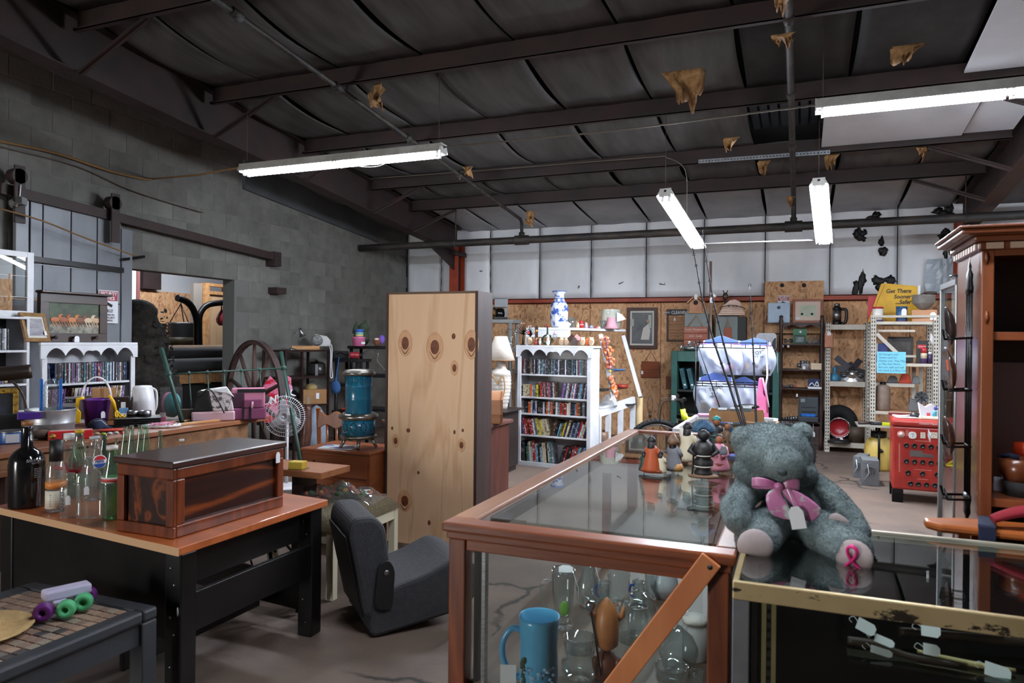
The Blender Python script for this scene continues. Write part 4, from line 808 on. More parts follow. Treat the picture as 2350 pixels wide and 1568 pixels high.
def book_mesh(kind):
 if kind in PROTO:return PROTO[kind]
 b=B()
 if kind=='DVD case':b.prism([(-.007,0),(-.0055,-.0015),(.0055,-.0015),(.007,0),(.007,.135),(-.007,.135)],0,.19,plane='xy')
 elif kind=='paperback':b.prism([(-.0135,.002),(-.011,0),(.011,0),(.0135,.002),(.0135,.105),(-.0135,.105)],0,.175,plane='xy')
 else:
  b.prism([(-.012,.003),(-.008,-.001),(.008,-.001),(.012,.003),(.012,.16),(.0095,.16),(.0095,.006),(-.0095,.006),(-.0095,.16),(-.012,.16)],0,.24,plane='xy')
  b.box(-.0095,.006,.004,.0095,.155,.236)
 o=b.done(kind.replace(' ','_'),spm('black'));PROTO[kind]=[o,False];return PROTO[kind]
def put_book(kind,col,M,x,z,y,lab,group,lean=0,sc=(1,1,1)):
 pr=book_mesh(kind);o=pr[0]if not pr[1]else again(pr[0]);pr[1]=True
 o.material_slots[0].link='OBJECT';o.material_slots[0].material=spm(col)
 o.location=M@Vector((x,y,z));o.rotation_euler=(M.to_3x3()@Euler((0,lean,0)).to_matrix()).to_euler();o.scale=sc
 tag(o,lab,'DVD' if kind=='DVD case' else 'book',group)
def book_row(M,runs,z,y,where,group,rnd,zoff=0):
 """runs: (x0, x1, kind, lean, palette, (hmin, hmax)); books stand side by side, leaning ones share one slope"""
 n=0;used={}
 for x0,x1,kind,lean,pal,hh in runs:
  x=x0;base={'DVD case':.015,'paperback':.028,'book':.025}[kind];H0={'DVD case':.19,'paperback':.175,'book':.24}[kind]
  while x<x1-.004:
   f=rnd.uniform(.92,1.05)if kind=='DVD case' else rnd.uniform(.55,1.25);t=base*f
   col=rnd.choice(pal);h=rnd.uniform(*hh);tw=t/max(.3,math.cos(lean))
   if x+tw>x1+.01:break
   xx=x+tw/2
   zz=z+.001+abs(math.sin(lean))*t/2*1.02
   lab=f'{col} {kind}, {ordinal(n)} from left, {where}'
   put_book(kind,col,M,xx,zz,y+rnd.uniform(0,.012),lab,group,lean,(t/base*.97,1,h/H0));x+=tw+.0006;n+=1
def scalloped_case(lab,loc,rz,W,zsh,H=1.535,D=.29):
 c=T('bookcase',lab,'bookcase',loc,rz);M=Matrix.Translation(loc)@Matrix.Rotation(rz,4,'Z')
 for x in(0,W-.02):B().box(x,.0,0,x+.02,D,H-.025).done('side_panel',WHITE_P,c,bev=.002)
 B().box(.0,D-.008,.02,W,D,H-.03).done('back_panel',WHITE_P,c);B().box(-.02,-.028,H-.025,W+.02,D,H).done('top',WHITE_P,c,bev=.003)
 for x in(0,W-.05):B().box(x,-.018,.03,x+.05,-.0,H-.14).done('stile',WHITE_P,c,bev=.003)
 for z in zsh:B().box(.02,.0,z-.02,W-.02,D-.009,z).done('shelf',WHITE_P,c,bev=.002)
 B().box(0,-.018,0,W,-.001,.055).done('base_rail',WHITE_P,c,bev=.002)
 pts=[(-.02,H-.026),(-.02,H-.15),(.035,H-.15)];n=60
 for i in range(n+1):
  u=i/n;d=.022+.075*abs(math.sin(5*PI*u))**.75 if not .4<u<.6 else .022+.06*abs(math.sin(5*PI*u))**.5*(1-.25*math.exp(-((u-.5)/.03)**2))
  pts.append((.035+u*(W-.07),H-.15+d))
 pts+=[(W-.035,H-.15),(W+.02,H-.15),(W+.02,H-.026)]
 B().prism(pts,-.03,-.012).done('scalloped_valance',WHITE_P,c,bev=.002)
 return c,M
zs=lambda px,ys,**k:[at(px,y,**k).z for y in ys]
zc=zs(1192,(858,910,948,997),Y=8.53);zc.append(.03)
bc,MC=scalloped_case('white scalloped bookcase of films and books standing beside the plywood cabinet',(-3.36,8.55,0),math.radians(-5),1.0,zc)
R=random.Random(11);DV=['black']*6+['grey']*3+['white','white','dark blue','dark blue','brown','brown','teal','purple','red']
PBK=['black','black','black','cream','red','orange','grey','dark blue','white','brown']
HB=['white','cream','grey','black','brown','dark blue','green','red','yellow','teal','light blue','orange']
C1='shelf of bookcase by the plywood'
book_row(MC,[(.055,.948,'DVD case',0,DV,(.185,.192))],zc[0],.03,'top '+C1,'films and books in the bookcase by the plywood',R)
book_row(MC,[(.025,.05,'paperback',0,['black'],(.13,.15)),(.05,.19,'paperback',0,['cream','cream','orange','cream'],(.15,.16)),(.19,.28,'paperback',0,['black','grey','yellow'],(.14,.16)),(.29,.5,'DVD case',-.06,['black','white','grey','purple','brown','red'],(.185,.192)),(.585,.945,'DVD case',.16,['black','light blue','dark blue','white','grey','brown','red','purple'],(.185,.192))],zc[1],.03,'second '+C1,'films and books in the bookcase by the plywood',R)
book_row(MC,[(.025,.96,'paperback',0,PBK,(.145,.165))],zc[2],.03,'third '+C1,'films and books in the bookcase by the plywood',R)
book_row(MC,[(.07,.24,'book',-.18,['grey','brown','red','white','purple'],(.2,.215)),(.27,.44,'book',-.24,['white','yellow','cream','cream'],(.19,.22)),(.45,.93,'book',.3,HB,(.17,.23))],zc[3],.02,'fourth '+C1,'films and books in the bookcase by the plywood',R)
book_row(MC,[(.03,.1,'book',-.08,['orange','black'],(.24,.25)),(.12,.5,'book',-.1,['grey','black','white','green','red','cream','light blue','teal'],(.18,.27)),(.56,.68,'book',.3,['black','red','black'],(.22,.24)),(.69,.92,'book',.32,HB,(.2,.25))],zc[4]+.02,.02,'bottom '+C1,'films and books in the bookcase by the plywood',R)
zl=[at(92,884,X=-6.4).z,at(92,944,X=-6.4).z,.45,.03]
bl,ML=scalloped_case('white scalloped bookcase of films in front of the grey sliding door',(-6.4,4.42,0),PI/2,.98,zl)
C2='shelf of bookcase by sliding door';G2='films in the bookcase by the sliding door'
book_row(ML,[(.06,.12,'DVD case',-.09,['dark blue','black','teal'],(.185,.19)),(.15,.935,'DVD case',0,['black']*5+['grey','grey','red','dark blue','dark blue','white','white','purple','teal','brown'],(.185,.192))],zl[0],.02,'top '+C2,G2,R)
book_row(ML,[(.05,.24,'DVD case',.14,['black','grey','purple','brown'],(.185,.19)),(.3,.9,'DVD case',.12,['black','brown','purple','grey','cream','white'],(.185,.19))],zl[1],.02,'second '+C2,G2,R)
zf=[at(40,804,X=-6.4).z,at(40,881,X=-6.4).z,at(40,943,X=-6.4).z,.5,.06];W=.95;H=at(62,728,X=-6.4).z;yR=at(68,800,X=-6.4).y
pf=T('bookcase','plain white bookcase at the left edge with a window sash on top','bookcase',(-6.4,yR-W,0),PI/2);MF=Matrix.Translation((-6.4,yR-W,0))@Matrix.Rotation(PI/2,4,'Z')
for x in(0,W-.025):B().box(x,0,0,x+.025,.29,H-.02).done('side_panel',WHITE_P,pf,bev=.002)
B().box(0,0,H-.02,W,.29,H).done('top',WHITE_P,pf,bev=.002);B().box(.025,.282,0,W-.025,.29,H-.02).done('back_panel',mat('back_dark',(54,54,56)),pf)
for z in zf:B().box(.025,.0,z-.02,W-.025,.281,z).done('shelf',WHITE_P,pf,bev=.002)
C3='shelf of plain white bookcase'
book_row(MF,[(.56,.8,'DVD case',0,['black','white','grey','dark blue','grey'],(.185,.192))],zf[0],.03,'top '+C3,'films in the plain white bookcase',R)
book_row(MF,[(.5,.78,'paperback',.1,['brown','purple','grey','white'],(.12,.14))],zf[1],.03,'second '+C3,'films in the plain white bookcase',R)
y1,z0,z1=at(75,650,X=-6.5).y,H+.001,at(70,580,X=-6.5).z;y0=y1-.95
sw_=T('window_sash','old white window sash with clothes pegs standing on the plain white bookcase','window sash',(-6.5,y0,z0),PI/2);w_,h_=y1-y0,z1-z0
for(a,b_,c,d)in((0,0,.07,h_),(w_-.06,0,w_,h_),(.07,0,w_-.06,.055),(.07,h_-.05,w_-.06,h_)):B().box(a,-.017,b_,c,.017,d).done('sash_bar',WHITE_P,sw_,bev=.003)
B().box(.07,-.002,.055,w_-.06,.002,h_-.05).done('pane',GLASS,sw_)
for zz in(.17,.36):
 B().tube([(.07,-.012,zz),(w_-.06,-.012,zz+.01)],.002,5).done('string',WHITE_TAG,sw_);B().box(w_-.22,-.022,zz-.03,w_-.21,-.012,zz+.02).done('clothes_peg',PINE,sw_)
# ---- pictures on the left scalloped bookcase
def picture(name,lab,p,rz,w,h,fmat,border,art,tilt=0,mat_=None,mb=0,depth=.025,cat='picture'):
 t=T(name,lab,cat,p,rot=(tilt,0,rz))
 for(a,b_,c,d)in((-w/2,0,w/2,border),(-w/2,h-border,w/2,h),(-w/2,border,-w/2+border,h-border),(w/2-border,border,w/2,h-border)):
  B().box(a,-depth,b_,c,0,d).done('frame_bar',fmat,t,bev=.003)
 if mb:B().box(-w/2+border,-depth*.7,border,w/2-border,-depth*.6,h-border).done('mount',mat_,t)
 g=border+mb;B().box(-w/2+g,-depth*.72,g,w/2-g,-depth*.62,h-g).done('picture_ground',art,t);return t
zt=1.537
p0,p1=at(84,783,X=-6.6),at(238,783,X=-6.6);w=p1.y-p0.y;h=.46
t=picture('picture_rack','dark wooden coat rack with horse painting and pegs on the bookcase by the door',(-6.6,(p0.y+p1.y)/2,zt),PI/2,w,h,DARKW,.085,mat('forest_paint',(58,78,46),(30,40,26),rough=.5,scale=14,detail=6),depth=.05,cat='coat rack')
B().box(-w/2-.02,-.1,h,w/2+.02,0,h+.025).done('cornice',DARKW,t,bev=.008)
B().box(-w/2+.086,-.037,.086,w/2-.086,-.0365,.17).done('painted_water',mat('water_paint',(150,146,130),(70,68,56),rough=.5,scale=18,detail=6),t)
for i in range(6):
 x=-w/2+.15+i*.085;c=((176,104,58),(150,80,44),(190,120,70),(120,70,46),(206,180,150),(196,160,124))[i];m=mat(f'horse_paint_{i}',c,rough=.5)
 b=B();b.ball((x,-.038,.215),(.05,.002,.026),10);b.ball((x+.045,-.038,.245),(.022,.002,.02),8);b.ball((x+.06,-.038,.262),(.02,.002,.009),8);
 for k in(-.03,.0,.035):b.bar((x+k,-.038,.2),(x+k+.02,-.038,.15),.004,.009)
 b.done('painted_horse',m,t)
for x in(-.22,-.02,.2):B().lathe([(.012,0),(.01,.02),(.02,.035),(.0,.045)],10).done('peg',DARKW,t,loc=(x,-.05,.045),rot=(PI/2,0,0))
price_tag(t,(-.02,-.1,-.0),.05,.06)
p=at(88,781,X=-6.42);t=picture('framed_picture','gilt framed grey landscape leaning on the coat rack picture',(-6.44,p.y,zt),PI/2+.35,.32,.27,mat('gilt_wood',(150,116,72),(120,88,52),rough=.4,scale=20),.035,mat('landscape_paint',(120,118,128),(170,168,170),rough=.5,scale=5,stretch=(1,1,4)),math.radians(-14),mat('mount_white',(198,196,186)),.02)
price_tag(t,(.1,-.03,.06),.03,.04)
# ================================================================ THE LONG COUNTER along the wall and what lies on it
ZB=.80
ct=T('counter','long wooden counter with strand board front below the bookcases','counter',(0,0,0));yE=at(637,957,z=ZB).y
CW=wood('counter_wood',(150,92,56),(112,66,40),'y',4,.45,coat=.15)
B().box(-6.1,2.6,ZB-.04,-5.0,yE,ZB).done('top',CW,ct,bev=.004)
B().box(-5.06,3.1,0,-5.04,yE-.25,ZB-.041).done('front_panel',mat('dark_osb',(150,106,70),(104,70,44),rough=.8,scale=9,detail=8),ct)
B().box(-6.05,yE-.3,0,-5.06,yE-.27,ZB-.041).done('end_panel',OSB,ct)
B().box(-5.6,2.62,ZB-.16,-4.96,3.3,ZB-.12).done('lower_top',CW,ct,bev=.004)
for y in(2.64,3.2):B().box(-5.05,y,0,-4.98,y+.07,ZB-.16).done('leg',DARKWZ,ct)
def put(name,lab,cat,box,z=ZB+.001,group=None,push=.5,rz=None,**k):
 """a thing on a level surface, by the box it fills in the view; push moves its middle behind its front edge"""
 p,w,h=fr(*box,z=z)if not k else fr(*box,**k)
 d=Vector((p.x,p.y,0)).normalized();p=p+d*w*push
 if not k:p.z=z
 return T(name,lab,cat,p,facing(p)if rz is None else rz,group),w,h
t,w,h=put('desk_lamp','brown metal desk lamp with a drum shade at the left edge','lamp',(40,868,72,985));LM=mat('lamp_brown',(62,52,46),rough=.35,metal=.6)
B().tube([(.0,0,0),(.01,0,h*.35),(-.02,0,h*.7),(-.1,0,h*.98)],.011,8).done('arm',LM,t);B().lathe([(.07,0),(.07,.015),(.02,.03)],18).done('base',LM,t)
B().tube([(-.34,0,h*1.05),(-.33,0,h*1.05),(.02,0,h*1.12),(.03,0,h*1.12)],[.05,.062,.062,.05],16).done('shade',LM,t)
t,w,h=put('framed_art','carved gold picture frame with dark picture behind the black bag','picture frame',(-24,893,36,985));GO=mat('carved_gold',(196,158,66),(110,80,30),rough=.35,metal=.5,scale=40,bump=.8,bscale=60)
for(a,b_,c,d)in((-w/2,0,w/2,.04),(-w/2,h-.045,w/2,h),(-w/2,.04,-w/2+.04,h-.045),(w/2-.04,.04,w/2,h-.045)):B().box(a,-.03,b_,c,0,d).done('frame_bar',GO,t,bev=.006)
B().box(-w/2+.04,-.012,.04,w/2-.04,-.006,h-.045).done('picture_ground',mat('dark_picture',(40,46,56),(24,26,30),scale=9),t)
t,w,h=put('bag','black zipped case at the left end of the counter','bag',(-30,944,66,1004),push=.25);FAB=mat('black_fabric',(16,16,18),rough=.85,bump=.2,bscale=80)
B().box(-w/2,-.06,0,w/2,.06,h*.85).done('body',FAB,t,bev=.02);B().tube([(w*.3,-.06,h*.5),(w*.46,-.09,h*.2),(w*.5,-.08,-.0+.006),(w*.4,-.1,.006)],.006,6).done('cord',BLACK_PL,t)
t,w,h=put('tin','round blue and silver tin beside the black zipped case','tin',(-2,990,56,1018),push=.3);B().lathe([(.98*w/2,0),(w/2,.01),(w/2,h*.9),(.98*w/2,h)],24).done('body',mat('tin_blue',(44,90,160),rough=.3),t);B().lathe([(w/2*1.02,h*.9),(w/2*1.02,h),(.9*w/2,h*1.02),(0,h*1.01)],24).done('lid',STEEL,t);B().box(-.2*w,-w*.51,h*.1,.25*w,-w*.49,h*.8).done('label',mat('tin_label',(190,196,204)),t)
t,w,h=put('tub','round galvanised tub holding a blue sleeved bottle','tub',(64,942,168,1004),push=.45);B().lathe([(.0,0),(.44*w,0),(.46*w,.02),(.475*w,h*.45),(.485*w,h*.47),(.475*w,h*.5),(.5*w,h*.96),(.51*w,h),(.49*w,h),(.46*w,h*.5),(.43*w,.012),(0,.012)],36).done('body',mat('tub_zinc',(176,178,180),(150,152,155),rough=.4,metal=.6,scale=10),t)
tz=t.location.z;tp=t.location.copy()
t,w2,h2=put('water_bottle','clear ridged bottle with blue sides standing in the galvanised tub','bottle',(109,868,144,985),push=0);t.location=(tp.x,tp.y,tz+.014);h2=at(126,868,Y=tp.y).z-tz-.02
B().lathe([(0,0)]+[(w2*.4*(.94+.06*(i%2)),h2*(.02+i*.045))for i in range(20)]+[(w2*.3,h2*.95),(w2*.16,h2*.98),(w2*.16,h2)],18).done('bottle',CLEAR,t)
for s in(-1,1):B().box(s*w2*.5-.012,-.03,0,s*w2*.5+.012,.03,h2).done('blue_side',mat('bright_blue',(30,104,184),rough=.35),t,bev=.006)
t,w,h=put('tray','purple plastic tray on top of the galvanised tub','tray',(44,926,90,946),push=.3,z=at(64,946,X=-5.5).z);B().box(-w/2,-.05,0,w/2,.05,h*.8).done('tray',mat('violet_plastic',(70,42,130),rough=.35),t,bev=.006);t.location.z=tz+.15
t,w,h=put('carton','grey white equipment carton lettered on its side behind the tub','box',(140,910,216,962),push=.0);B().box(-w/2,-.06,0,w/2,.1,h).done('box',mat('carton_grey',(182,182,182),rough=.7),t,bev=.003);B().box(-.45*w,-.0605,h*.74,-.05*w,-.06,h*.92).done('label',INK,t);text('ALTEC',h*.13,WHITE_PL,t,(-.25*w,-.0612,h*.83))
t,w,h=put('carton','plain brown cardboard carton behind the purple bucket','box',(214,891,262,962),push=.0);B().box(-w/2,-.07,0,w/2,.09,h).done('box',CARD,t,bev=.003);B().box(-.03,-.0708,0,.0,-.07,h).done('tape',mat('brown_tape',(150,110,74),rough=.3),t)
t,w,h=put('wooden_box','small dark lacquered wooden box beside the brown carton','box',(262,911,299,962),push=.0);B().prism([(-w/2,0),(w/2,0),(w/2,h*.6),(w*.36,h),(-w/2,h)],-.05,.06).done('box',DARKW,t,bev=.004);B().ball((-.2*w,-.052,h*.85),.006,8).done('knob',CHROME,t)
t,w,h=put('bucket','purple beach bucket with white handle and yellow toy tools','bucket',(190,917,252,978),push=.3);PU=mat('bucket_purple',(86,34,120),rough=.4)
B().lathe([(0,0),(.36*w,0),(.47*w,h*.95),(.5*w,h*.96),(.5*w,h),(.45*w,h),(.34*w,.01),(0,.01)],28).done('body',PU,t)
B().tube([(.48*w*math.cos(a),0,h*.97+.95*h*math.sin(a)*.9)for a in[PI*i/14 for i in range(15)]],.008,8).done('handle',WHITE_PL,t);price_tag(t,(.22*w,-.42*w,h*.3),.035,.06,(-.12,0,.3))
YE=mat('toy_yellow',(232,184,30),rough=.35)
s_=T('toy_shovel','yellow toy shovel hooked over the left side of the purple bucket','toy',t.location+Vector((0,0,0)),t.rotation_euler.z);B().tube([(-.38*w,-.1,h*1.08),(-.58*w,-.1,h*1.05),(-.62*w,-.1,h*.7)],[.014,.018,.014],8).done('handle',YE,s_);B().prism([(-.72*w,h*.15),(-.5*w,h*.15),(-.48*w,h*.55),(-.6*w,h*.72),(-.78*w,h*.55)],-.12,-.095).done('blade',YE,s_,bev=.008)
s_=T('toy_rake','yellow toy rake hooked over the right side of the purple bucket','toy',t.location+Vector((0,0,0)),t.rotation_euler.z);B().tube([(.4*w,-.1,h*1.15),(.54*w,-.1,h*.9),(.62*w,-.1,h*.55)],[.012,.016,.014],8).done('handle',YE,s_)
for k in range(3):B().tube([(.62*w,-.1,h*.58),(.6*w+.022*k,-.12,h*.4),(.64*w+.03*k,-.13,h*.32),(.68*w+.03*k,-.12,h*.4)],.009,7).done('tine',YE,s_)
t,w,h=put('lotion_bottle','small blue and white bottle with two caps before the dark box','bottle',(274,924,293,966));B().box(-w/2,-.015,0,w/2,.015,h*.68).done('body',mat('pale_blue',(110,160,204),rough=.4),t,bev=.006);B().box(-w*.3,-.012,h*.68,w*.2,.012,h).done('cap',WHITE_PL,t,bev=.004);B().box(-w*.4,-.0156,h*.1,w*.3,-.015,h*.4).done('label',WHITE_TAG,t)
t,w,h=put('kettle','white plastic jug kettle on the counter in front of the camouflage heap','kettle',(301,886,354,962));B().lathe([(0,0),(.46*w,0),(.5*w,h*.06),(.48*w,h*.5),(.4*w,h*.92),(.34*w,h*.985),(0,h)],26).done('body',WHITE_PL,t)
B().tube([(.36*w,0,h*.9),(.52*w,0,h*.8),(.54*w,0,h*.4),(.46*w,0,h*.2)],.012,8).done('handle',WHITE_PL,t);B().prism([(-.46*w,h*.8),(-.3*w,h*.97),(-.3*w,h*.75)],-.03,.03).done('spout',WHITE_PL,t,bev=.004)
t,w,h=put('plate_stack','stack of black square plates','plates',(266,952,366,982),push=.5)
for k in range(5):B().prism([(-w/2+.01,-.13),(w/2-.01,-.13),(w/2,.0),(w/2-.01,.13),(-w/2+.01,.13),(-w/2,0)],k*.016,k*.016+.011,plane='xy').done('plate',BLACK_PL,t,bev=.004)
pz=t.location.z+.077
for i,x in enumerate((306,333)):
 t,w,h=put('tin',('left' if i==0 else 'right')+' shallow silver tin on the black plates','tin',(x-13,943,x+13,955),z=pz,push=.2);B().lathe([(0,0),(w/2,0),(w/2,h),(.94*w/2,h),(.92*w/2,.004),(0,.004)],22).done('tin',STEEL,t)
t,w,h=put('cup_pack','clear pack of pink and teal plastic plates standing on edge','pack',(370,890,416,966))
B().box(-w/2,-.05,0,w/2,.06,h).done('film',PLASTIC_FILM,t,bev=.01)
for k,c in enumerate(((66,158,162),(60,150,156),(220,150,180),(206,120,160))):B().lathe([(0,0),(.34*w,0),(.36*w,.006),(0,.008)],22,sy=1.75).done('plate',simple(c,.4),t,loc=(.1*w-.08*k*w,-.03+.018*k,h*.46),rot=(PI/2-.1,0,.2*(k-1)))
t,w,h=put('card','small pink and white card leaning on the pack of plastic plates','card',(367,947,380,968),push=0);B().box(-w/2,-.001,0,w/2,.001,h).done('card',WHITE_TAG,t);B().box(-w/2,-.0015,0,w/2,-.001,h*.5).done('pink_half',simple((214,110,150)),t)
t,w,h=put('sign_block','dark wooden word block behind the pack of plastic plates','sign',(414,941,446,968));B().box(-w/2,-.02,0,w/2,.02,h).done('block',mat('word_block',(96,84,64),(60,52,40),scale=12),t)
t,w,h=put('flat_frame','oak picture frame lying flat at the front of the counter','picture frame',(376,957,488,972),push=.0,rz=PI/2-.1)
for(a,b_,c,d)in((-.3,-.1,.3,-.06),(-.3,.1,.3,.14),(-.3,-.06,-.26,.1),(.26,-.06,.3,.1)):B().box(a,b_,0,c,d,.02).done('frame_bar',PINE,t,bev=.003)
B().box(-.26,-.06,.0,.26,.1,.006).done('backing',BLACK_PL,t)
t,w,h=put('braided_mat','white braided round mat with pink ribbons on it','mat',(330,967,412,984),push=.4);b=B();n=40;b.tube([(.46*w*math.cos(2*PI*i/n),.46*w*math.sin(2*PI*i/n)*.6,.012+.004*math.sin(i*2.2))for i in range(n)],[.013+.003*math.sin(i*2)for i in range(n)],8,closed=True);b.lathe([(0,.004),(.44*w,.004),(.44*w,.014),(0,.016)],28,sy=.6);b.done('mat',WHITE_PL,t)
for k in range(4):B().tube([(.3*w*math.sin(k*2+j*.9),.1*math.sin(k+j*1.3),.022+.012*abs(math.sin(j+k)))for j in range(6)],.006,6,flat=.4).done('ribbon',simple((222,140,170),.4),t)
t,w,h=put('sunglasses','white framed sunglasses on the counter front','sunglasses',(294,968,326,980),push=.1);
for s in(-1,1):
 B().tube([(s*.27*w+.22*w*math.cos(a),0,h*.55+.4*h*math.sin(a))for a in[2*PI*i/14 for i in range(14)]],.004,6,closed=True).done('rim',WHITE_PL,t);B().lathe([(0,0),(.2*w,0),(.2*w,.001),(0,.001)],14,sy=.8).done('lens',BLACK_PL,t,loc=(s*.27*w,0,h*.55),rot=(PI/2,0,0));B().tube([(s*.5*w,0,h*.8),(s*.48*w,.12,h*.5)],.003,5).done('arm',WHITE_PL,t)
t,w,h=put('plate','coral red oval plate on the counter front','plate',(226,979,288,993),push=.3);B().lathe([(0,.002),(.3*w,.002),(.5*w,.016),(.5*w,.02),(.28*w,.008),(0,.008)],26,sy=.7).done('plate',mat('coral_red',(206,70,56),rough=.35),t)
t,w,h=put('cap','navy blue cap lying in front of the purple bucket','cap',(192,962,256,984),push=.3);b=B();b.ball((0,0,.0),(.34*w,.1,h*1.0),16);b.ball((.3*w,-.02,.006),(.26*w,.08,.012),14);b.done('cap',mat('navy_cloth',(30,40,66),rough=.9),t);B().tube([(-.1*w,-.09,h*.8),(.1*w,-.1,h*.9),(.3*w,-.08,h*.3)],.003,5).done('cord',WHITE_TAG,t)
t,w,h=put('game_box','flat red lidded box with a label at the counter front','box',(118,984,206,1010),push=.3);B().box(-w/2,-.05,0,w/2,.06,h*.75).done('box',mat('box_red',(196,36,46),rough=.4),t,bev=.004);B().box(-w*.45,-.04,h*.75,w*.45,.05,h*.752).done('lid_panel',mat('box_lid',(190,150,140)),t);B().box(-.18*w,-.0508,h*.15,.25*w,-.05,h*.55).done('label',INK,t);text('CHECKERED NO. 3',h*.18,WHITE_PL,t,(.03*w,-.0515,h*.36),wid=.7);B().lathe([(0,0),(.25*h,0),(.25*h,.001),(0,.001)],14).done('seal',GO,t,loc=(-.4*w,-.0508,h*.35),rot=(PI/2,0,0))
t,w,h=put('shell','smooth brown stone bowl between the tin and the red box','bowl',(72,988,120,1010),push=.3);B().ball((0,0,h*.5),(w/2,w*.35,h*.5),18).done('stone',mat('brown_stone',(112,92,76),(84,68,56),rough=.35,scale=9),t)
t,w,h=put('sweets','clear wrapped sweets and small toys scattered beside the coral plate','sweets',(206,988,282,1000),push=.2)
for k,c in enumerate(((180,120,90),(206,170,130),(160,180,60),(210,214,214),(200,206,210),(190,60,50))):B().ball((-.42*w+.17*k*w,.02*math.sin(k*2),.011),(.022,.016,.011),8).done('sweet',simple(c,.25),t)
t,w,h=put('handbag','black and white handbag with pale pink base on the counter','bag',(443,892,536,968),push=.25);PKF=mat('pink_fabric',(206,170,180),rough=.8)
B().box(-w/2,-.08,0,w/2,.08,h*.3).done('base',PKF,t,bev=.015);B().prism([(-w/2+.01,h*.3),(-.02*w,h*.3),(-.12*w,h*.95),(-.36*w,h*.9)],-.075,.075).done('black_side',FAB,t,bev=.012);B().prism([(-.02*w,h*.3),(w/2-.01,h*.3),(.42*w,h*.75),(.25*w,h*.98),(-.12*w,h*.95)],-.07,.07).done('camouflage_side',mat('snow_camo',(206,196,198),(86,80,80),rough=.8,scale=16,contrast=(.5,.56)),t,bev=.012)
B().prism([(-.3*w,h*.93),(.3*w,h*1.03),(.48*w,h*.72),(.3*w,h*.85),(-.1*w,h*.92)],-.076,.072).done('flap',WHITE_PL,t,bev=.006);B().tube([(-.35*w,-.08,h*.75),(-.1*w,-.1,h*.98),(.12*w,-.1,h*.6),(.25*w,-.095,h*.25)],.007,6).done('strap',BLACK_PL,t);B().tube([(.28*w,-.1,h*.3),(.36*w,-.1,h*.5),(.4*w,-.1,h*.7)],.004,6).done('chain',CHROME,t)
t,w,h=put('handbag','plum and pink handbag with a front pocket beside the black one','bag',(530,888,609,964),push=.25);PL=mat('plum_fabric',(126,62,98),rough=.75);PKR=mat('rose_fabric',(190,120,146),rough=.75)
B().box(-w/2,-.085,0,w/2,.08,h*.36).done('base',PL,t,bev=.015);B().box(-w*.46,-.07,h*.36,w*.46,.07,h*.95).done('body',PKR,t,bev=.015);B().box(-w*.475,-.075,h*.36,-w*.1,.074,h*.82).done('dark_side',mat('plum_dark',(62,26,48),rough=.8),t,bev=.01)
B().box(-.12*w,-.088,h*.36,.38*w,-.068,h*.62).done('pocket',PL,t,bev=.008);B().box(-w*.3,-.074,h*.82,w*.47,-.07,h*.93).done('black_band',FAB,t);B().tube([(.1*w,-.094,h*.35),(.12*w,-.096,h*.55)],.009,6).done('pull',PKF,t)
for x in(-.14,.05):B().box(x*w-.01,-.09,0,x*w+.01,-.084,h*.4).done('strap',FAB,t)
# ================================================================ FRONT LEFT: work table, chest, bottles
ZW=.72
wt=T('work_table','heavy black work table with varnished orange wooden top','table',(0,0,0))
TOPW=wood('bench_top',(188,102,54),(158,80,38),'x',4,.35,coat=.3)
q=[(-2.39,2.24),(-2.38,3.24),(-3.83,3.40),(-3.83,2.41)]
B().prism(q,ZW-.035,ZW,plane='xy').done('top',TOPW,wt,bev=.004);B().bar((-2.388,2.2375,ZW-.0175),(-3.83,2.4075,ZW-.0175),.003,.034).done('edge_band',mat('edge_band',(206,164,124),rough=.5),wt)
ins=[(-2.45,2.31),(-2.45,3.18),(-3.76,3.32),(-3.76,2.47)]
BLK=mat('black_gloss_paint',(14,14,15),(22,21,21),rough=.28,scale=5,detail=6)
def post(x,y):b=B();b.box(x-.045,y-.045,0,x+.045,y+.045,ZW-.036);return b.done('leg',BLK,wt,bev=.008)
for x,y in ins:post(x,y)
def apron(p,q,z0,z1,t_=.025):B().bar((p[0],p[1],(z0+z1)/2),(q[0],q[1],(z0+z1)/2),t_,z1-z0).done('apron',BLK,wt,bev=.003)
apron((ins[0][0],ins[0][1]-.02),(ins[3][0],ins[3][1]-.02),.30,ZW-.037);apron((ins[0][0]-.02,ins[0][1]),(ins[1][0]-.02,ins[1][1]),ZW-.2,ZW-.037);apron((ins[2][0],ins[2][1]),(ins[1][0],ins[1][1]),ZW-.17,ZW-.037);apron((ins[0][0]+.03,ins[0][1]),(ins[1][0]+.03,ins[1][1]),.33,.5)
apron((ins[1][0]-.05,ins[1][1]),(ins[2][0],ins[2][1]),.12,.3);apron((ins[0][0]-.35,ins[0][1]),(ins[1][0]-.35,ins[1][1]),.1,.22)
for i,z in enumerate((.62,.55,.41,.34,.2,.08)):
 for(x,y)in(ins[0],ins[1]):B().lathe([(.006,0),(.005,.003),(0,.004)],8).done('bolt',CHROME,wt,loc=(x+.01 if i%2 else x-.01,y-.0455,z),rot=(PI/2,0,0))
B().ball((0,0,0),(.006,.002,.02),8).done('paint_drip',WHITE_PL,wt,loc=(ins[0][0]+.03,ins[0][1]-.0455,.44))
ch=T('wooden_chest','dark stained wooden chest with framed panels on the work table','chest',(-2.855,2.325,ZW+.001),math.radians(-1));cw,cl,chh=.345,.70,.335
CHW=wood('chest_wood',(96,44,22),(38,18,12),'z',4,.3,ring=1.0,coat=.4);CHF=wood('chest_frame',(122,58,28),(84,38,19),'z',6,.3,coat=.4);CHP=wood('chest_panel',(34,14,10),(136,66,26),'y',3.2,.3,ring=1.6,coat=.25,c3=(50,20,12))
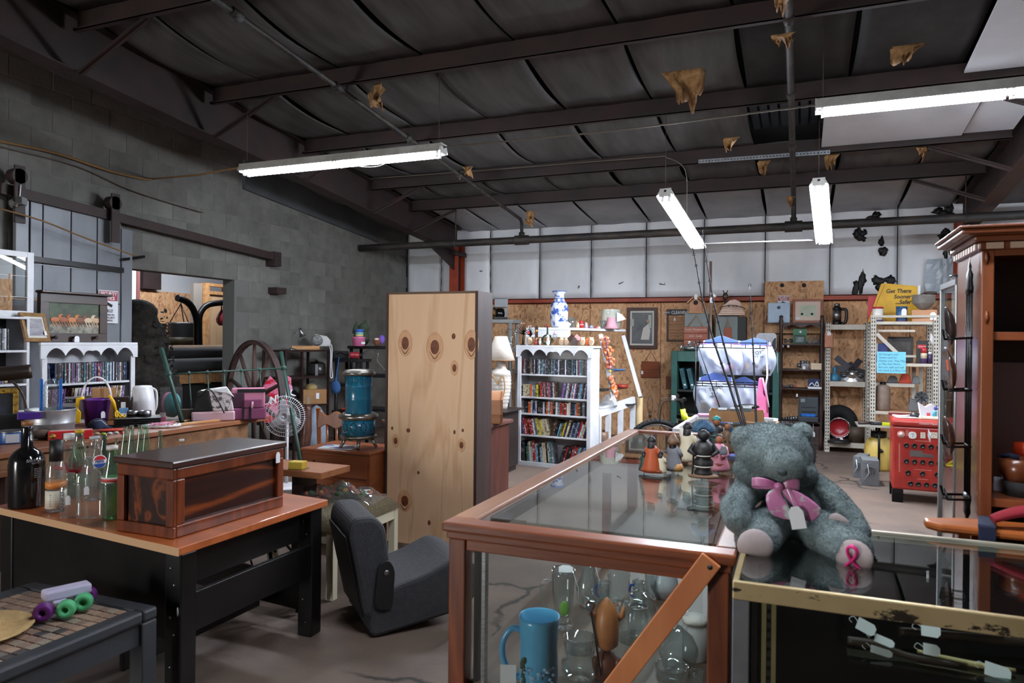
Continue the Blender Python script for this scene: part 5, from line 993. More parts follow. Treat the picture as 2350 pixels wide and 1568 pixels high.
B().box(.02,.02,.02,cw-.02,cl-.02,chh-.03).done('body',CHP,ch)
for(a,b_,c,d,z0,z1)in((0,0,cw,.02,0,.05),(0,0,cw,.02,chh-.08,chh-.03),(0,0,.045,.02,.05,chh-.08),(cw-.045,0,cw,.02,.05,chh-.08),(cw-.02,.02,cw,cl,0,.055),(cw-.02,.02,cw,cl,chh-.08,chh-.03),(cw-.02,.02,cw,.065,.055,chh-.08),(cw-.02,cl-.045,cw,cl,.055,chh-.08),(0,.02,.02,cl,0,chh-.03),(.02,cl-.02,cw-.02,cl,0,chh-.03)):B().box(a,b_,z0,c,d,z1).done('frame_rail',CHF,ch,bev=.005)
B().box(-.012,-.014,chh-.028,cw+.012,cl+.012,chh+.002).done('lid',wood('chest_lid',(66,32,22),(44,22,16),'y',5,.35,coat=.3),ch,bev=.006)
price_tag(ch,(cw+.014,cl-.06,chh-.1),.03,.055,(0,0,PI/2))
def bottle(lab,box,prof,m,z=ZW+.001,cap=None,bands=(),extra=None,Y=None,sy=1):
 if Y:p,w,h=fr(*box,Y=Y);zt=at(box[0],box[1],Y=Y).z;p.z=z;h=zt-z
 else:
  p,w,h=fr(*box,z=z);d=Vector((p.x,p.y,0)).normalized();p=p+d*w*.4;p.z=z
 t=T('bottle',lab,'bottle',p,facing(p));B().lathe([(r*w/2,q*h)for r,q in prof],22,sy=sy).done('glass',m,t)
 if cap:B().lathe([(cap[1]*w/2,(1-cap[2])*h),(cap[1]*w/2,h*1.004),(0,h*1.006)],16).done('cap',simple(cap[0],.4),t)
 for(c,z0,z1,r,nm)in bands:B().lathe([(r*w/2,z0*h),(r*w/2+.0006,z0*h),(r*w/2+.0006,z1*h),(r*w/2,z1*h)],22,sy=sy).done(nm,simple(c,.5),t)
 if extra:extra(t,w,h)
 return t
LIQ=[(0,.01),(.94,0),(1,.03),(1,.6),(.96,.66),(.5,.74),(.36,.78),(.3,.95),(.36,.96),(.36,1),(.28,1)]
SODA=[(0,.02),(.9,0),(1,.03),(.97,.3),(1,.48),(.9,.58),(.6,.74),(.42,.88),(.36,.95),(.42,.97),(.4,1),(.32,1)]
FLASK=[(0,.02),(.92,0),(1,.03),(1,.66),(.9,.74),(.4,.82),(.34,.94),(.44,.95),(.44,1),(.3,1)]
BLACKG=mat('black_glass',(16,16,18),rough=.12,coat=.5)
def rum(t,w,h):
 for z,s in((.56,.03),(.53,.02)):text('Black rum' if s==.03 else 'spiced',s*h*1.6,mat('grey_print',(150,150,150)),t,(.22*w,-.49*w,z*h),rot=(PI/2,0,.42))
 for k in range(6):B().box(-.1*w,-.0006,0,.12*w,0,.006*h).done('print_line',mat('grey_print',(150,150,150)),t,loc=(.27*w,-.46*w,(.36+.02*k)*h),rot=(0,0,.55))
bottle('tall matt black round shouldered spirit bottle with wooden stopper',(24,970,98,1168),[(0,.01),(.96,0),(1,.03),(1,.5),(.96,.58),(.7,.65),(.34,.7),(.32,.92),(.3,.94)],BLACKG,cap=((150,100,60),.32,.05),extra=rum)
def bankers(t,w,h):
 text("BANKERS",.075*h*1.1,INK,t,(.3*w,-.425*w,.17*h),rot=(PI/2,-PI/2,.6),bold=.0006)
 for k in range(6):B().box(-.3*w,-.0006,0,.0,0,.008*h).done('print_line',INK,t,loc=(.0,-.505*w,(.09+.03*k)*h),rot=(0,0,-.25))
bottle('clear bottle with black neck seal and cream and orange labels',(107,1012,149,1176),[(0,.01),(.94,0),(1,.02),(1,.5),(.9,.62),(.55,.76),(.42,.84),(.4,1),(.34,1)],CLEAR,bands=(((24,22,22),.7,1.0,.66,'neck_seal'),((214,130,60),.33,.42,1.01,'orange_label'),((220,214,196),.05,.3,1.01,'cream_label')),extra=bankers)
bottle('small empty clear flask bottle with a paper tag',(140,1088,181,1191),FLASK,CLEAR,sy=.5,extra=lambda t,w,h:price_tag(t,(-.1*w,-.26*w,.3*h),.022,.045))
bottle('large empty clear flask bottle in front',(178,1052,230,1194),FLASK,CLEAR,sy=.45,extra=lambda t,w,h:price_tag(t,(-.1*w,-.235*w,.4*h),.022,.04))
def pepsi(t,w,h):
 q=Vector((.2*w,-.475*w,.62*h));e=B();e.lathe([(0,0),(.3*w,0),(.3*w,.001),(0,.001)],20);e.done('emblem_ring',WHITE_TAG,t,loc=q,rot=(PI/2,0,.4))
 def seg(sgn):return[(.27*w*math.cos(a),sgn*.27*w*math.sin(a))for a in[PI*(.1+.8*i/10)for i in range(11)]]
 for sgn,c,nm in((1,(206,50,60),'emblem_red'),(-1,(34,78,160),'emblem_blue')):B().prism(seg(sgn),0,.0014,plane='xy').done(nm,simple(c),t,loc=q+Vector((0,-.0012,0)),rot=(PI/2,0,.4))
 text('PEPSI',.17*w,simple((34,78,160)),t,q+Vector((0,-.0035,0)),rot=(PI/2,0,.4),bold=.0004)
bottle('clear swirled soda bottle with red white and blue emblem',(190,1005,242,1150),SODA,CLEAR,cap=((190,192,196),.42,.035),extra=pepsi)
bottle('pale green soda bottle with yellow cap and red band',(158,990,204,1140),SODA,GREENISH,cap=((214,176,40),.42,.04),bands=(((170,44,50),.36,.42,1.01,'red_band'),))
bottle('clear bottle with tall white cap and red label at the back',(130,998,186,1130),SODA,CLEAR,cap=((226,226,226),.42,.1),bands=(((170,52,60),.4,.46,1.01,'red_band'),))
bottle('dark green soda bottle behind the red white and blue one',(224,1000,252,1125),SODA,jar_glass('green_glass',(70,150,84)))
bottle('clear long neck bottle behind the red white and blue one',(208,998,238,1120),SODA,CLEAR)
bottle('tall green bottle with white cap and red white label beside the chest',(234,1026,278,1193),SODA,jar_glass('mid_green_glass',(140,196,150)),cap=((214,206,200),.56,.05),bands=(((206,206,200),.5,.58,1.0,'white_label'),((176,60,56),.52,.56,1.02,'red_stripe')))
for i,(x0,y0,x1,l)in enumerate(((258,1006,276,'short pale green bottle at the left end behind the chest'),(273,978,300,'pale green contour bottle second from the left behind the chest'),(288,976,314,'pale green contour bottle third from the left behind the chest'),(309,974,333,'pale green contour bottle fourth from the left behind the chest'),(322,974,347,'pale green contour bottle fifth from the left behind the chest'),(356,988,378,'pale green contour bottle standing apart at the right behind the chest'))):
 bottle(l,(x0,y0,x1,1100),SODA,GREENISH,Y=3.12+.03*(i%2))
bottle('clear bottle with white cap showing just above the chest lid',(408,1008,424,1100),SODA,CLEAR,Y=3.16,cap=((226,226,226),.7,.04))
ZQ=.5;xa,xb,ya,yb=-3.17,-2.425,1.36,2.17
tt=T('tile_table','dark grey wooden side table with mosaic tiled top','table',(0,0,0));GRY=mat('charcoal_paint',(56,58,62),(48,50,54),rough=.5,scale=6)
for(a,b_,c,d)in((xa,ya,xb,ya+.07),(xa,yb-.07,xb,yb),(xa,ya+.07,xa+.07,yb-.07),(xb-.07,ya+.07,xb,yb-.07)):B().box(a,b_,ZQ-.05,c,d,ZQ).done('frame_rail',GRY,tt,bev=.012)
for x in(xa,xb-.075):
 for y in(ya,yb-.075):B().box(x+.002,y+.002,0,x+.073,y+.073,ZQ-.051).done('leg',GRY,tt,bev=.006)
for(a,b_,c,d)in((xa+.07,ya+.02,xb-.07,ya+.045),(xa+.07,yb-.045,xb-.07,yb-.02),(xa+.02,ya+.07,xa+.045,yb-.07),(xb-.045,ya+.07,xb-.02,yb-.07)):B().box(a,b_,ZQ-.14,c,d,ZQ-.051).done('apron',GRY,tt)
B().box(xa+.07,ya+.07,ZQ-.03,xb-.07,yb-.07,ZQ-.014).done('grout_bed',mat('grout',(158,136,116),rough=.9),tt)
tl=B();tl.box(-.019,-.019,0,.019,.019,.006);tile0=None;R2=random.Random(4);nx,ny=14,15;px_,py_=(xb-xa-.15)/nx,(yb-ya-.15)/ny
TM=[mat('tile_%d'%i,c,rough=.55)for i,c in enumerate(((150,122,104),(166,138,118),(138,114,100),(152,138,122),(76,70,70),(116,108,100)))]
for i in range(nx):
 for j in range(ny):
  m_=TM[R2.choice((0,0,1,1,2,2,3,4,5))];l=(xa+.075+(i+.5)*px_,ya+.075+(j+.5)*py_,ZQ-.014)
  if tile0 is None:tile0=tl.done('tile',TM[0],tt,bev=.0015,loc=l)
  else:again(tile0,tt,l,m=m_)
p,w,h=fr(55,1338,188,1412,z=ZQ);rt=T('roller_skate','toy roller skate base with purple and green wheels on the tiled table','skate',(p.x,p.y+.06,ZQ),facing(p)+.25)
LAV=mat('lavender_plastic',(206,200,226),rough=.4)
b=B();b.box(-.085,-.03,.055,.08,.035,.095);o=b.done('deck',LAV,rt,bev=.008);B().box(-.06,-.035,.04,-.01,.04,.056).done('truck',LAV,rt,bev=.006);B().box(.02,-.035,.04,.07,.04,.056).done('truck',LAV,rt,bev=.006)
for x,y,c,nm in((-.09,-.05,(104,36,120),'purple'),(-.02,-.075,(92,190,130),'green'),(.05,-.04,(92,190,130),'green'),(.085,.03,(104,36,120),'purple')):
 o=B().lathe([(.012,0),(.03,0),(.034,.006),(.034,.034),(.03,.04),(.012,.04),(.012,.012),(0,.012)],20).done('wheel',simple(c,.45),rt,loc=(x,y,.036),rot=(PI/2,0,-.5));o['label']=nm+' plastic wheel'
p=at(-62,1457,z=ZQ);hat=T('straw_hat','tan straw hat with price tag on the tiled table','hat',(p.x,p.y,ZQ+.001));STR=mat('straw',(206,172,118),(184,150,98),rough=.8,scale=40)
B().lathe([(.0,.09),(.05,.09),(.075,.07),(.085,.012),(.15,.004),(.19,.014),(.19,.018),(.15,.008),(.08,.018)],30).done('hat',STR,hat);price_tag(hat,(.13,-.1,.02),.03,.045,(-1.2,0,.4))
t=T('price_card','white card lying between the straw hat and the skate','card',at(18,1412,z=ZQ));t.location.z=ZQ-.006;B().box(-.014,-.01,0,.014,.01,.001).done('card',WHITE_TAG,t)
# ================================================================ BEYOND THE OPENING
CAMO=mat('camouflage_cloth',(30,27,24),(58,52,44),rough=.95,scale=14,detail=8,contrast=(.45,.7),bump=1,bscale=40)
p=at(345,950,X=-7.9);t=T('camouflage_heap','tall dark heap draped in camouflage leaf netting in the wall opening','netting',(p.x,p.y-.05,0));zt=at(330,705,X=-7.9).z
b=B();r=random.Random(2)
for i in range(16):z=zt*(i/15)*.94;b.ball((r.uniform(-.06,.06),-.12+.1*(1-i/15)+r.uniform(-.05,.05),z+.05),(.32,.5*(1-.72*(i/15)**2.4)+.05,.17),12)
o=b.done('netting',CAMO,t);md=o.modifiers.new('one_skin','REMESH');md.mode='VOXEL';md.voxel_size=.03
lf=B()
for i in range(420):
 z=r.uniform(.5,zt);a=r.uniform(0,2*PI);f=1-.72*(z/zt)**2.4;q=Vector((.34*math.cos(a),-.05+(.46*f)*math.sin(a),z));u=Vector((r.uniform(-1,1),r.uniform(-1,1),r.uniform(-1,1)))*.035;v=Vector((r.uniform(-1,1),r.uniform(-1,1),r.uniform(-1,1)))*.02
 lf.add([q-u,q+v,q+u,q-v],[(0,1,2,3)])
o=lf.done('leaf_scraps',CAMO,t);o['kind']='stuff'
XS=-9.3;BM=BLACK_M
t=T('punch_bag_stand','black steel punch bag stand with two curved arms','stand',(0,0,0))
def q(px,py,X=XS):return at(px,py,X=X)
B().tube([Vector((XS,q(452,800).y,.02)),q(452,800),q(452,745),q(448,722),q(438,702),q(424,690),q(407,684)],.055,12).done('bag_arm',BM,t)
B().tube([q(458,800),q(457,735),q(464,712),q(478,700),q(500,696),q(523,694)],.05,12).done('speed_arm',BM,t);B().bar(q(500,697),q(560,700),.05,.012).done('platform',BM,t)
f=q(452,800);b=B();b.box(XS-.5,f.y-.1,0,XS+.5,f.y+.1,.05);b.box(XS-.1,f.y-.5,0,XS+.1,f.y+.5,.05);b.done('foot',BM,t)
t=T('punch_bag','heavy black punch bag hanging by chains from the steel arm','punch bag',q(414,830));
rad=abs(q(438,780).y-q(391,780).y)/2*.93;h_=q(414,740).z-q(414,830).z;B().lathe([(0,0),(rad*.98,0),(rad,.02),(rad,h_-.03),(rad*.95,h_),(0,h_)],24).done('body',mat('bag_vinyl',(22,22,24),rough=.45),t)
B().lathe([(rad*1.004,h_*.42),(rad*1.006,h_*.42),(rad*1.006,h_*.62),(rad*1.004,h_*.62)],24).done('band',mat('bag_band',(52,44,26),rough=.5),t)
for a in(0,2.1,4.2):B().tube([(rad*.85*math.cos(a),rad*.85*math.sin(a),h_),(0,0,h_+.3)],.008,6).done('chain',RUSTM,t)
B().tube([(0,0,h_+.3),(0,0,q(414,684).z-q(414,830).z)],.008,6).done('chain',RUSTM,t)
p=q(508,748);t=T('speed_bag','dark red speed bag hanging under its small platform','punch bag',p);s=mpp(p);B().lathe([(0,0),(6*s,1*s),(11*s,8*s),(12*s,15*s),(9*s,24*s),(4*s,33*s),(1.5*s,37*s),(1.5*s,46*s),(0,46*s)],18).done('bag',mat('speed_red',(112,22,34),rough=.3,coat=.3),t)
t=T('pallet','pale timber pallet under rolls of carpet in the wall opening','pallet',(0,0,0));a,b_=q(398,880,-8.0),q(545,880,-8.0);zt=q(470,855,-8.0).z;zb=q(470,878,-8.0).z
for k in range(3):B().box(-8.06-.42*k,a.y,zb,-8.0-.42*k,b_.y,zt-.02).done('stringer',PINE,t)
for k in range(7):y=a.y+(b_.y-a.y)*k/6.4;B().box(-8.98,y,zt-.02,-7.98,y+.09,zt).done('deck_board',PINE,t)
for k in range(3):y=a.y+(b_.y-.1-a.y)*k/2;B().box(-8.98,y,zb-.02,-7.98,y+.1,zb).done('deck_board',PINE,t)
t2=T('crate','dark crate that the timber pallet stands on','crate',(0,0,0));B().box(-8.95,a.y+.05,0,-8.05,b_.y-.05,zb-.021).done('crate',mat('dark_crate',(34,30,28),rough=.9),t2,bev=.01);B().box(-8.05,a.y+.1,.1,-8.03,b_.y-.1,.2).done('batten',mat('dark_crate',(34,30,28)),t2)
def roll(lab,x,z,r,c,y0,y1):
 t=T('carpet_roll',lab,'carpet',(x,(y0+y1)/2,z),0,'rolls of carpet on the pallet');n=(y1-y0)/2
 b=B();b.lathe([(0,0),(r*.98,0),(r,.01),(r,2*n-.01),(r*.98,2*n),(0,2*n)],18);b.done('roll',mat('carpet_%d'%c[0],c,rough=.95,bump=.4,bscale=50),t,loc=(0,-n,0),rot=(-PI/2,0,0))
 s=B();s.tube([(r*(1-.1*k/6)*math.cos(k),0,r*(1-.1*k/6)*math.sin(k))for k in range(0,30)],.004,4);s.done('wound_edge',INK,t,loc=(0,-n-.003,0));return t
y0,y1=a.y-.1,b_.y+.25
roll('grey carpet roll lying lowest on the pallet, front',-8.12,zt+.105,.1,(62,62,64),y0,y1);roll('dark grey carpet roll behind the front one',-8.5,zt+.105,.1,(46,45,46),y0,y1);roll('charcoal carpet roll on top at the left',-8.3,zt+.27,.085,(40,40,42),y0-.05,y1-.3)
roll('tan backed carpet roll on top of the pile',-8.55,zt+.3,.09,(120,98,78),y0+.3,y1)
# ================================================================ LEFT MIDDLE
YW=6.6;c=at(583,915,Y=YW);s=mpp(c);t=T('wagon_wheel','weathered brown wooden wagon wheel standing behind the counter end','wheel',c,math.radians(-8));Rw=133*s;WWM=wood('wheel_wood',(78,56,50),(50,36,34),'z',5,.7);t.scale=(1,1,1)
t.rotation_euler=(0,0,math.radians(68)-PI/2)
rim=B();n=40;vs=[];
for i in range(n):
 a=2*PI*i/n
 for rr,dy in((Rw,-.03),(Rw,.03),(Rw-.04,.03),(Rw-.04,-.03)):vs.append((rr*math.cos(a),dy,rr*math.sin(a)))
rim.add(vs,[(4*i+k,4*i+(k+1)%4,4*((i+1)%n)+(k+1)%4,4*((i+1)%n)+k)for i in range(n)for k in range(4)]);rim.done('rim',WWM,t,bev=.004)
ty=B();vs=[]
for i in range(n):
 a=2*PI*i/n
 for rr,dy in((Rw+.008,-.034),(Rw+.008,.034),(Rw+.0005,.034),(Rw+.0005,-.034)):vs.append((rr*math.cos(a),dy,rr*math.sin(a)))
ty.add(vs,[(4*i+k,4*i+(k+1)%4,4*((i+1)%n)+(k+1)%4,4*((i+1)%n)+k)for i in range(n)for k in range(4)]);ty.done('iron_tyre',RUSTM,t)
B().lathe([(0,-.16),(.06,-.16),(.075,-.1),(.1,-.04),(.1,.05),(.075,.12),(.06,.17),(0,.17)],18).done('hub',WWM,t,rot=(PI/2,0,0))
for i in range(10):a=PI/2+2*PI*i/10;B().tube([(.09*math.cos(a),0,.09*math.sin(a)),(.3*Rw*math.cos(a),0,.3*Rw*math.sin(a)),((Rw-.035)*math.cos(a),0,(Rw-.035)*math.sin(a))],[.026,.03,.02],8).done('spoke',WWM,t)
zb=c.z-Rw-.01;t=T('timber_block','rough timber block under the wagon wheel','timber',(c.x,YW,0),math.radians(-20));B().box(-.35,-.2,0,.35,.2,zb-.002).done('block',mat('old_timber',(70,54,44),rough=.9),t,bev=.01);B().box(-.36,-.05,zb*.4,.36,.05,zb*.5).done('strap',BLACK_M,t)
GM=mat('green_enamel',(40,72,62),(30,54,46),rough=.45,scale=9);t=T('bed_end','green painted iron bed end leaning behind the counter','bed frame',(0,0,0))
PR0,PR1=at(645,808,Y=6.25),at(690,1062,Y=5.95);PL0,PL1=at(370,800,Y=5.15),at(397,895,Y=5.05);
PR1=PR0+(PR1-PR0)*((PR0.z-.01)/(PR0.z-PR1.z));PL1=PL0+(PL1-PL0)*((PL0.z-.81)/(PL0.z-PL1.z))
B().tube([PR0,PR1],.021,10).done('post',GM,t);B().tube([PL0,PL1],.021,10).done('post',GM,t)
ra,rb_=PL0.lerp(PL1,.36),PR0.lerp(PR1,.12);B().tube([ra,rb_],.009,8).done('rail',GM,t)
B().ball(ra,.035,10).done('collar',GM,t);B().ball(rb_,.035,10).done('collar',GM,t)
for f in(.16,.31,.45,.6,.77):
 u=ra.lerp(rb_,f);B().tube([u,u+Vector((.03,.03,-.62+.3*f*0))],.007,6).done('spindle',GM,t);B().ball(u,.02,8).done('collar',GM,t)
p=at(655,955,Y=6.12);s=mpp(p);t=T('fan','white wire cage fan behind the green bed post','fan',(p.x,6.12,0),facing(p)-.25);zc_=p.z;rf=46*s
for k in range(5):
 rr=rf*(1-.2*k);B().tube([(rr*math.cos(2*PI*i/28),-.05-.025*math.cos(PI/2*(1-.2*k)),zc_+rr*math.sin(2*PI*i/28))for i in range(28)],.0035,5,closed=True).done('cage_ring',WHITE_PL,t)
ws=B()
for i in range(56):a=2*PI*i/56;ws.tube([(.03*math.cos(a),-.085,zc_+.03*math.sin(a)),(rf*.6*math.cos(a),-.08,zc_+rf*.6*math.sin(a)),(rf*math.cos(a),-.05,zc_+rf*math.sin(a)),(rf*math.cos(a),.02,zc_+rf*math.sin(a))],.0016,4)
o=ws.done('cage_wires',WHITE_PL,t);o['kind']='stuff'
for k in range(3):o=B().ball((rf*.45,0,0),(rf*.42,.006,rf*.2),12).done('blade',mat('fan_blade',(190,194,198),rough=.3),t,loc=(0,-.03,zc_),rot=(0,2*PI*k/3+.4,0))
B().lathe([(0,0),(.07,0),(.075,.06),(.05,.12),(0,.13)],16).done('motor',WHITE_PL,t,loc=(0,.03,zc_),rot=(-PI/2,0,0));B().tube([(0,.07,.03),(0,.07,zc_)],.018,10).done('pole',WHITE_PL,t);B().lathe([(.2,0),(.2,.02),(.03,.05)],24).done('base',WHITE_PL,t,loc=(0,.07,0))
XR=-6.5;ya,yb=at(655,803,X=XR).y,at(757,803,X=XR).y;s1,s2,s3=[at(757,y,X=XR).z for y in(803,861,925)];DB=mat('dark_brown_metal',(48,30,28),rough=.5,metal=.3)
rk=T('metal_shelf','dark brown slotted steel shelf against the block wall','shelf',(0,0,0))
for x in(XR-.4,XR-.03):
 for y in(ya,ya+(yb-ya)*.36,yb-.03):B().box(x,y,0,x+.03,y+.03,s1+(.0)).done('upright',DB,rk)
for z in(s1,s2,s3,.18):B().box(XR-.399,ya+.005,z-.025,XR-.001,yb-.005,z+.001).done('shelf_plate',DB,rk)
def puts(name,lab,cat,box,X,z,push=.5):
 y=at((box[0]+box[2])/2,box[3],X=X);s=mpp(y);w,h=(box[2]-box[0])*s,(box[3]-box[1])*s
 return T(name,lab,cat,(X,y.y,z+.002),facing(y)),w,h
t,w,h=puts('desk_lamp','small chrome desk lamp with flexible neck on the brown steel shelf','lamp',(658,752,702,803),XR-.15,s1);B().lathe([(w*.28,0),(w*.28,.012),(.02,.025)],18).done('base',CHROME,t,loc=(-.25*w,0,0));B().tube([(-.25*w,0,.02),(-.25*w,0,h*.55),(-.1*w,0,h*.75),(.2*w,0,h*.82)],.006,8).done('neck',CHROME,t);B().lathe([(.018,0),(.022,.05),(.05,.13),(.045,.13),(.018,.04)],18).done('shade',STEEL,t,loc=(.16*w,0,h*.98),rot=(0,PI-.35,0))
t,w,h=puts('board','pale pine board lying on the brown steel shelf','board',(668,794,732,803),XR-.2,s1);B().box(-w/2,-.1,0,w/2,.1,h).done('board',PINE,t,bev=.004)
t,w,h=puts('heater','white round fronted fan heater on the pine board','heater',(714,774,758,802),XR-.2,s1);t.location.z+=.045;B().prism([(-.4*w,0),(.5*w,0),(.5*w,h*.5),(.3*w,h*.85),(-.3*w,h)],-.06,.08).done('body',mat('heater_white',(206,206,204),rough=.4),t,bev=.012)
B().lathe([(0,0),(h*.42,0),(h*.45,.012),(h*.3,.02),(0,.02)],22).done('grille',mat('heater_grille',(150,152,152),(90,92,92),rough=.4,scale=40),t,loc=(-.18*w,-.062,h*.5),rot=(PI/2,0,0));
B().tube([(.5*w,-.08,h*.2),(.56*w,-.24,-.02),(.55*w,-.24,-.3),(.6*w,-.24,-.45),(.48*w,-.24,-.42),(.5*w,-.24,-.1),(.45*w,-.2,0)],.007,6).done('cord',WHITE_PL,t)
t,w,h=puts('slow_cooker','dark slow cooker with silver band on the middle brown shelf','cooker',(706,828,747,861),XR-.2,s2);B().lathe([(0,0),(w*.46,0),(w*.5,h*.1),(w*.48,h*.75),(w*.44,h*.78)],24).done('body',mat('cooker_dark',(44,42,40),rough=.3),t);B().lathe([(w*.46,h*.76),(w*.35,h*.88),(.02,h*.92),(.02,h),(0,h)],24).done('lid',pane('cooker_lid',(150,150,150)),t);B().box(-.07*w,-.52*w,0,.07*w,-.44*w,h*.75).done('band',STEEL,t)
t,w,h=puts('cardboard_box','open cardboard box of plastic wrapped things on the lower brown shelf','box',(690,892,748,925),XR-.18,s3);B().box(-w/2,-.14,0,w/2,.14,h*.98).done('box',CARD,t,bev=.003);B().box(.1*w,-.142,h*.35,.22*w,-.1405,h*.75).done('white_label',WHITE_TAG,t);B().box(-.22*w,-.142,0,-.14*w,-.1405,h*.5).done('tape',mat('grey_tape',(150,146,140)),t)
c=B();r=random.Random(5);g=c.grid(lambda u,v:((u-.5)*w*.8,(v-.5)*.22,h+.1*math.sin(PI*u)*math.sin(PI*v)+.02*r.random()),8,6);c.done('plastic_wrap',PLASTIC_FILM,t);B().ball((-.1*w,0,h+.02),(w*.25,.08,.06),12).done('yellow_goods',simple((206,176,110)),t)
t,w,h=puts('plastic_bag','blue grey plastic sack on the floor below the brown shelf','bag',(704,930,748,1000),XR+.15,0);t.location.z=.0
b=B();r=random.Random(8);hz=at(725,930,X=XR+.15).z
b.lathe([(0,.0),(w*.5,.0),(w*.62,hz*.3),(w*.55,hz*.7),(w*.2,hz*.95),(0,hz)],18,sy=.6);b.done('sack',mat('sack_blue_grey',(150,164,180),(128,142,158),rough=.3,scale=6,bump=.9,bscale=9),t)
t,w,h=puts('umbrella_bag','brown wrapped bundle leaning beside the plastic sack','bundle',(690,930,722,1030),XR+.35,0);hz=at(700,930,X=XR+.35).z;B().tube([(-.05,0,.001),(-.05,0,.05),(-.02,0,hz*.5),(.0,0,hz)],[.04,.07,.075,.04],12).done('bundle',mat('brown_wrap',(70,44,38),(96,62,50),rough=.3,scale=8),t);B().tube([(-.09,0,hz*.5),(.05,0,hz*.5)],.012,6).done('tie',BLACK_PL,t)
p,w,h=fr(604,858,666,950,Y=7.4);t=T('gift_bag','shiny red and pink gift bag with hearts behind the wagon wheel','bag',(p.x,7.4,0),facing(p));hz=at(630,858,Y=7.4).z;z0=hz-.62
RP=mat('foil_red',(190,30,50),(214,120,150),rough=.25,scale=5,contrast=(.5,.54));B().prism([(-w/2,z0),(w/2,z0),(w/2,hz-.05),(w*.25,hz),(0,hz-.12),(-w*.25,hz-.02),(-w/2,hz-.16)],-.07,.07).done('bag',RP,t,bev=.01)
for(x,z,s_)in((.1,hz-.2,.1),(-.15,hz-.34,.08)):B().prism([(x+s_*.9*(math.sin(a)**3),z+s_*(.8*math.cos(a)-.3*math.cos(2*a)-.12*math.cos(3*a)))for a in[2*PI*i/20 for i in range(20)]],-.074,-.0705).done('heart',simple((224,150,190),.3),t)
text('I  WINK',.13,WHITE_PL,t,(.0,-.0755,hz-.32),rot=(PI/2,-.35,0),bold=.004)
t2=T('stool','low dark stool that the gift bag stands on','stool',(p.x,7.42,0));B().box(-.22,-.14,z0-.04,.22,.14,z0-.002).done('seat',DB,t2,bev=.005)
for x in(-.18,.18):
 for y in(-.1,.1):B().box(x-.015,y-.015,0,x+.015,y+.015,z0-.041).done('leg',DB,t2)
BP=mat('black_resin',(22,22,24),rough=.5)
def resin(lab,px0,px1,pys,Y,D=.36):
 a,b_=at(px0,pys[0],Y=Y),at(px1,pys[0],Y=Y);t=T('resin_shelf',lab,'shelf',(0,0,0));zs_=[at(px0,y,Y=Y).z for y in pys]
 for z in zs_:B().box(a.x,Y,z-.045,b_.x,Y+D,z).done('shelf_plate',BP,t,bev=.006)
 for x in(a.x+.02,b_.x-.07):
  for y in(Y+.02,Y+D-.07):B().tube([(x+.025,y+.025,.0),(x+.025,y+.025,zs_[0]-.045)],.025,10).done('leg',BP,t)
 return t,zs_,a.x,b_.x
rs1,z1s,ax,bx=resin('tall black resin shelf with soft toys on top behind the blue heater',797,900,(794,858,935),9.42)
rs2,z2s,ax2,bx2=resin('lower black resin shelf with black bags on top',762,822,(824,880,942),9.0)
t,w,h=put('toy','dark green crocheted toy with droopy ears on the tall black shelf','toy',(808,734,852,792),Y=9.4,push=0);t.location.z=z1s[0]+.002;GT=mat('green_knit',(58,70,52),rough=.95,bump=.5,bscale=40)
b=B();b.ball((0,.04,h*.35),(w*.42,.1,h*.38),16);b.ball((0.1*w,.02,h*.7),(w*.3,.08,h*.22),14);b.ball((-.35*w,0,h*.72),(w*.1,.04,h*.26),10,rot=(0,.3,0));b.ball((.2*w,.02,h*.85),(w*.1,.04,h*.2),10);o=b.done('body',GT,t);md=o.modifiers.new('one_skin','REMESH');md.mode='VOXEL';md.voxel_size=.012
t,w,h=put('tin','round pink tin on the tall black shelf','tin',(812,771,840,792),Y=9.36,push=-.1);t.location.z=z1s[0]+.002;t.location.y-=.03;B().lathe([(0,0),(w/2,0),(w/2,h*.8),(w*.52,h*.82),(w*.52,h),(0,h)],22).done('tin',mat('tin_pink',(222,120,164),rough=.4),t);B().box(.2*w,-.5*w,h*.2,.5*w,-.4*w,h*.45).done('label',WHITE_TAG,t)
t2,w2,h2=put('cup','blue yellow and teal painted cup standing on the pink tin','cup',(819,754,839,771),Y=9.36,push=0);t2.location=t.location+Vector((.01,0,h+.002));B().lathe([(0,0),(w2*.42,0),(w2*.5,h2),(w2*.44,h2),(w2*.38,.008),(0,.008)],20).done('cup',mat('cup_teal',(120,176,176),rough=.4),t2);B().lathe([(w2*.475,h2*.62),(w2*.505,h2*.98),(w2*.5,h2*.98),(w2*.47,h2*.62)],20).done('blue_band',mat('cup_blue',(50,90,190)),t2);B().lathe([(w2*.43,h2*.05),(w2*.455,h2*.3),(w2*.45,h2*.3),(w2*.42,h2*.05)],20).done('yellow_band',mat('cup_yel',(206,200,130)),t2)
t,w,h=put('plush_toy','brown and purple plush toy at the right end of the tall black shelf','toy',(854,766,884,792),Y=9.36,push=0);t.location.z=z1s[0]+.002;B().ball((-.12*w,0,h*.4),(w*.3,.06,h*.42),12).done('body',mat('plush_brown',(110,70,50),rough=.95),t);B().ball((.22*w,.03,h*.6),(w*.26,.06,h*.4),12).done('mane',mat('plush_violet',(122,92,190),rough=.95),t);B().ball((-.15*w,-.05,h*.62),(w*.2,.03,h*.12),10).done('face',mat('plush_cream',(220,200,190),rough=.9),t)
t,w,h=put('camera_bag','black camera bag on the lower black shelf','bag',(764,808,800,826),Y=9.1,push=0);t.location.z=z2s[0]+.002;B().box(-w/2,-.08,0,w/2,.08,h).done('bag',FAB,t,bev=.02);B().tube([(-.3*w,-.09,h*.6),(0,-.1,h*.9),(.4*w,-.09,h*.5)],.008,6).done('strap',BLACK_PL,t)
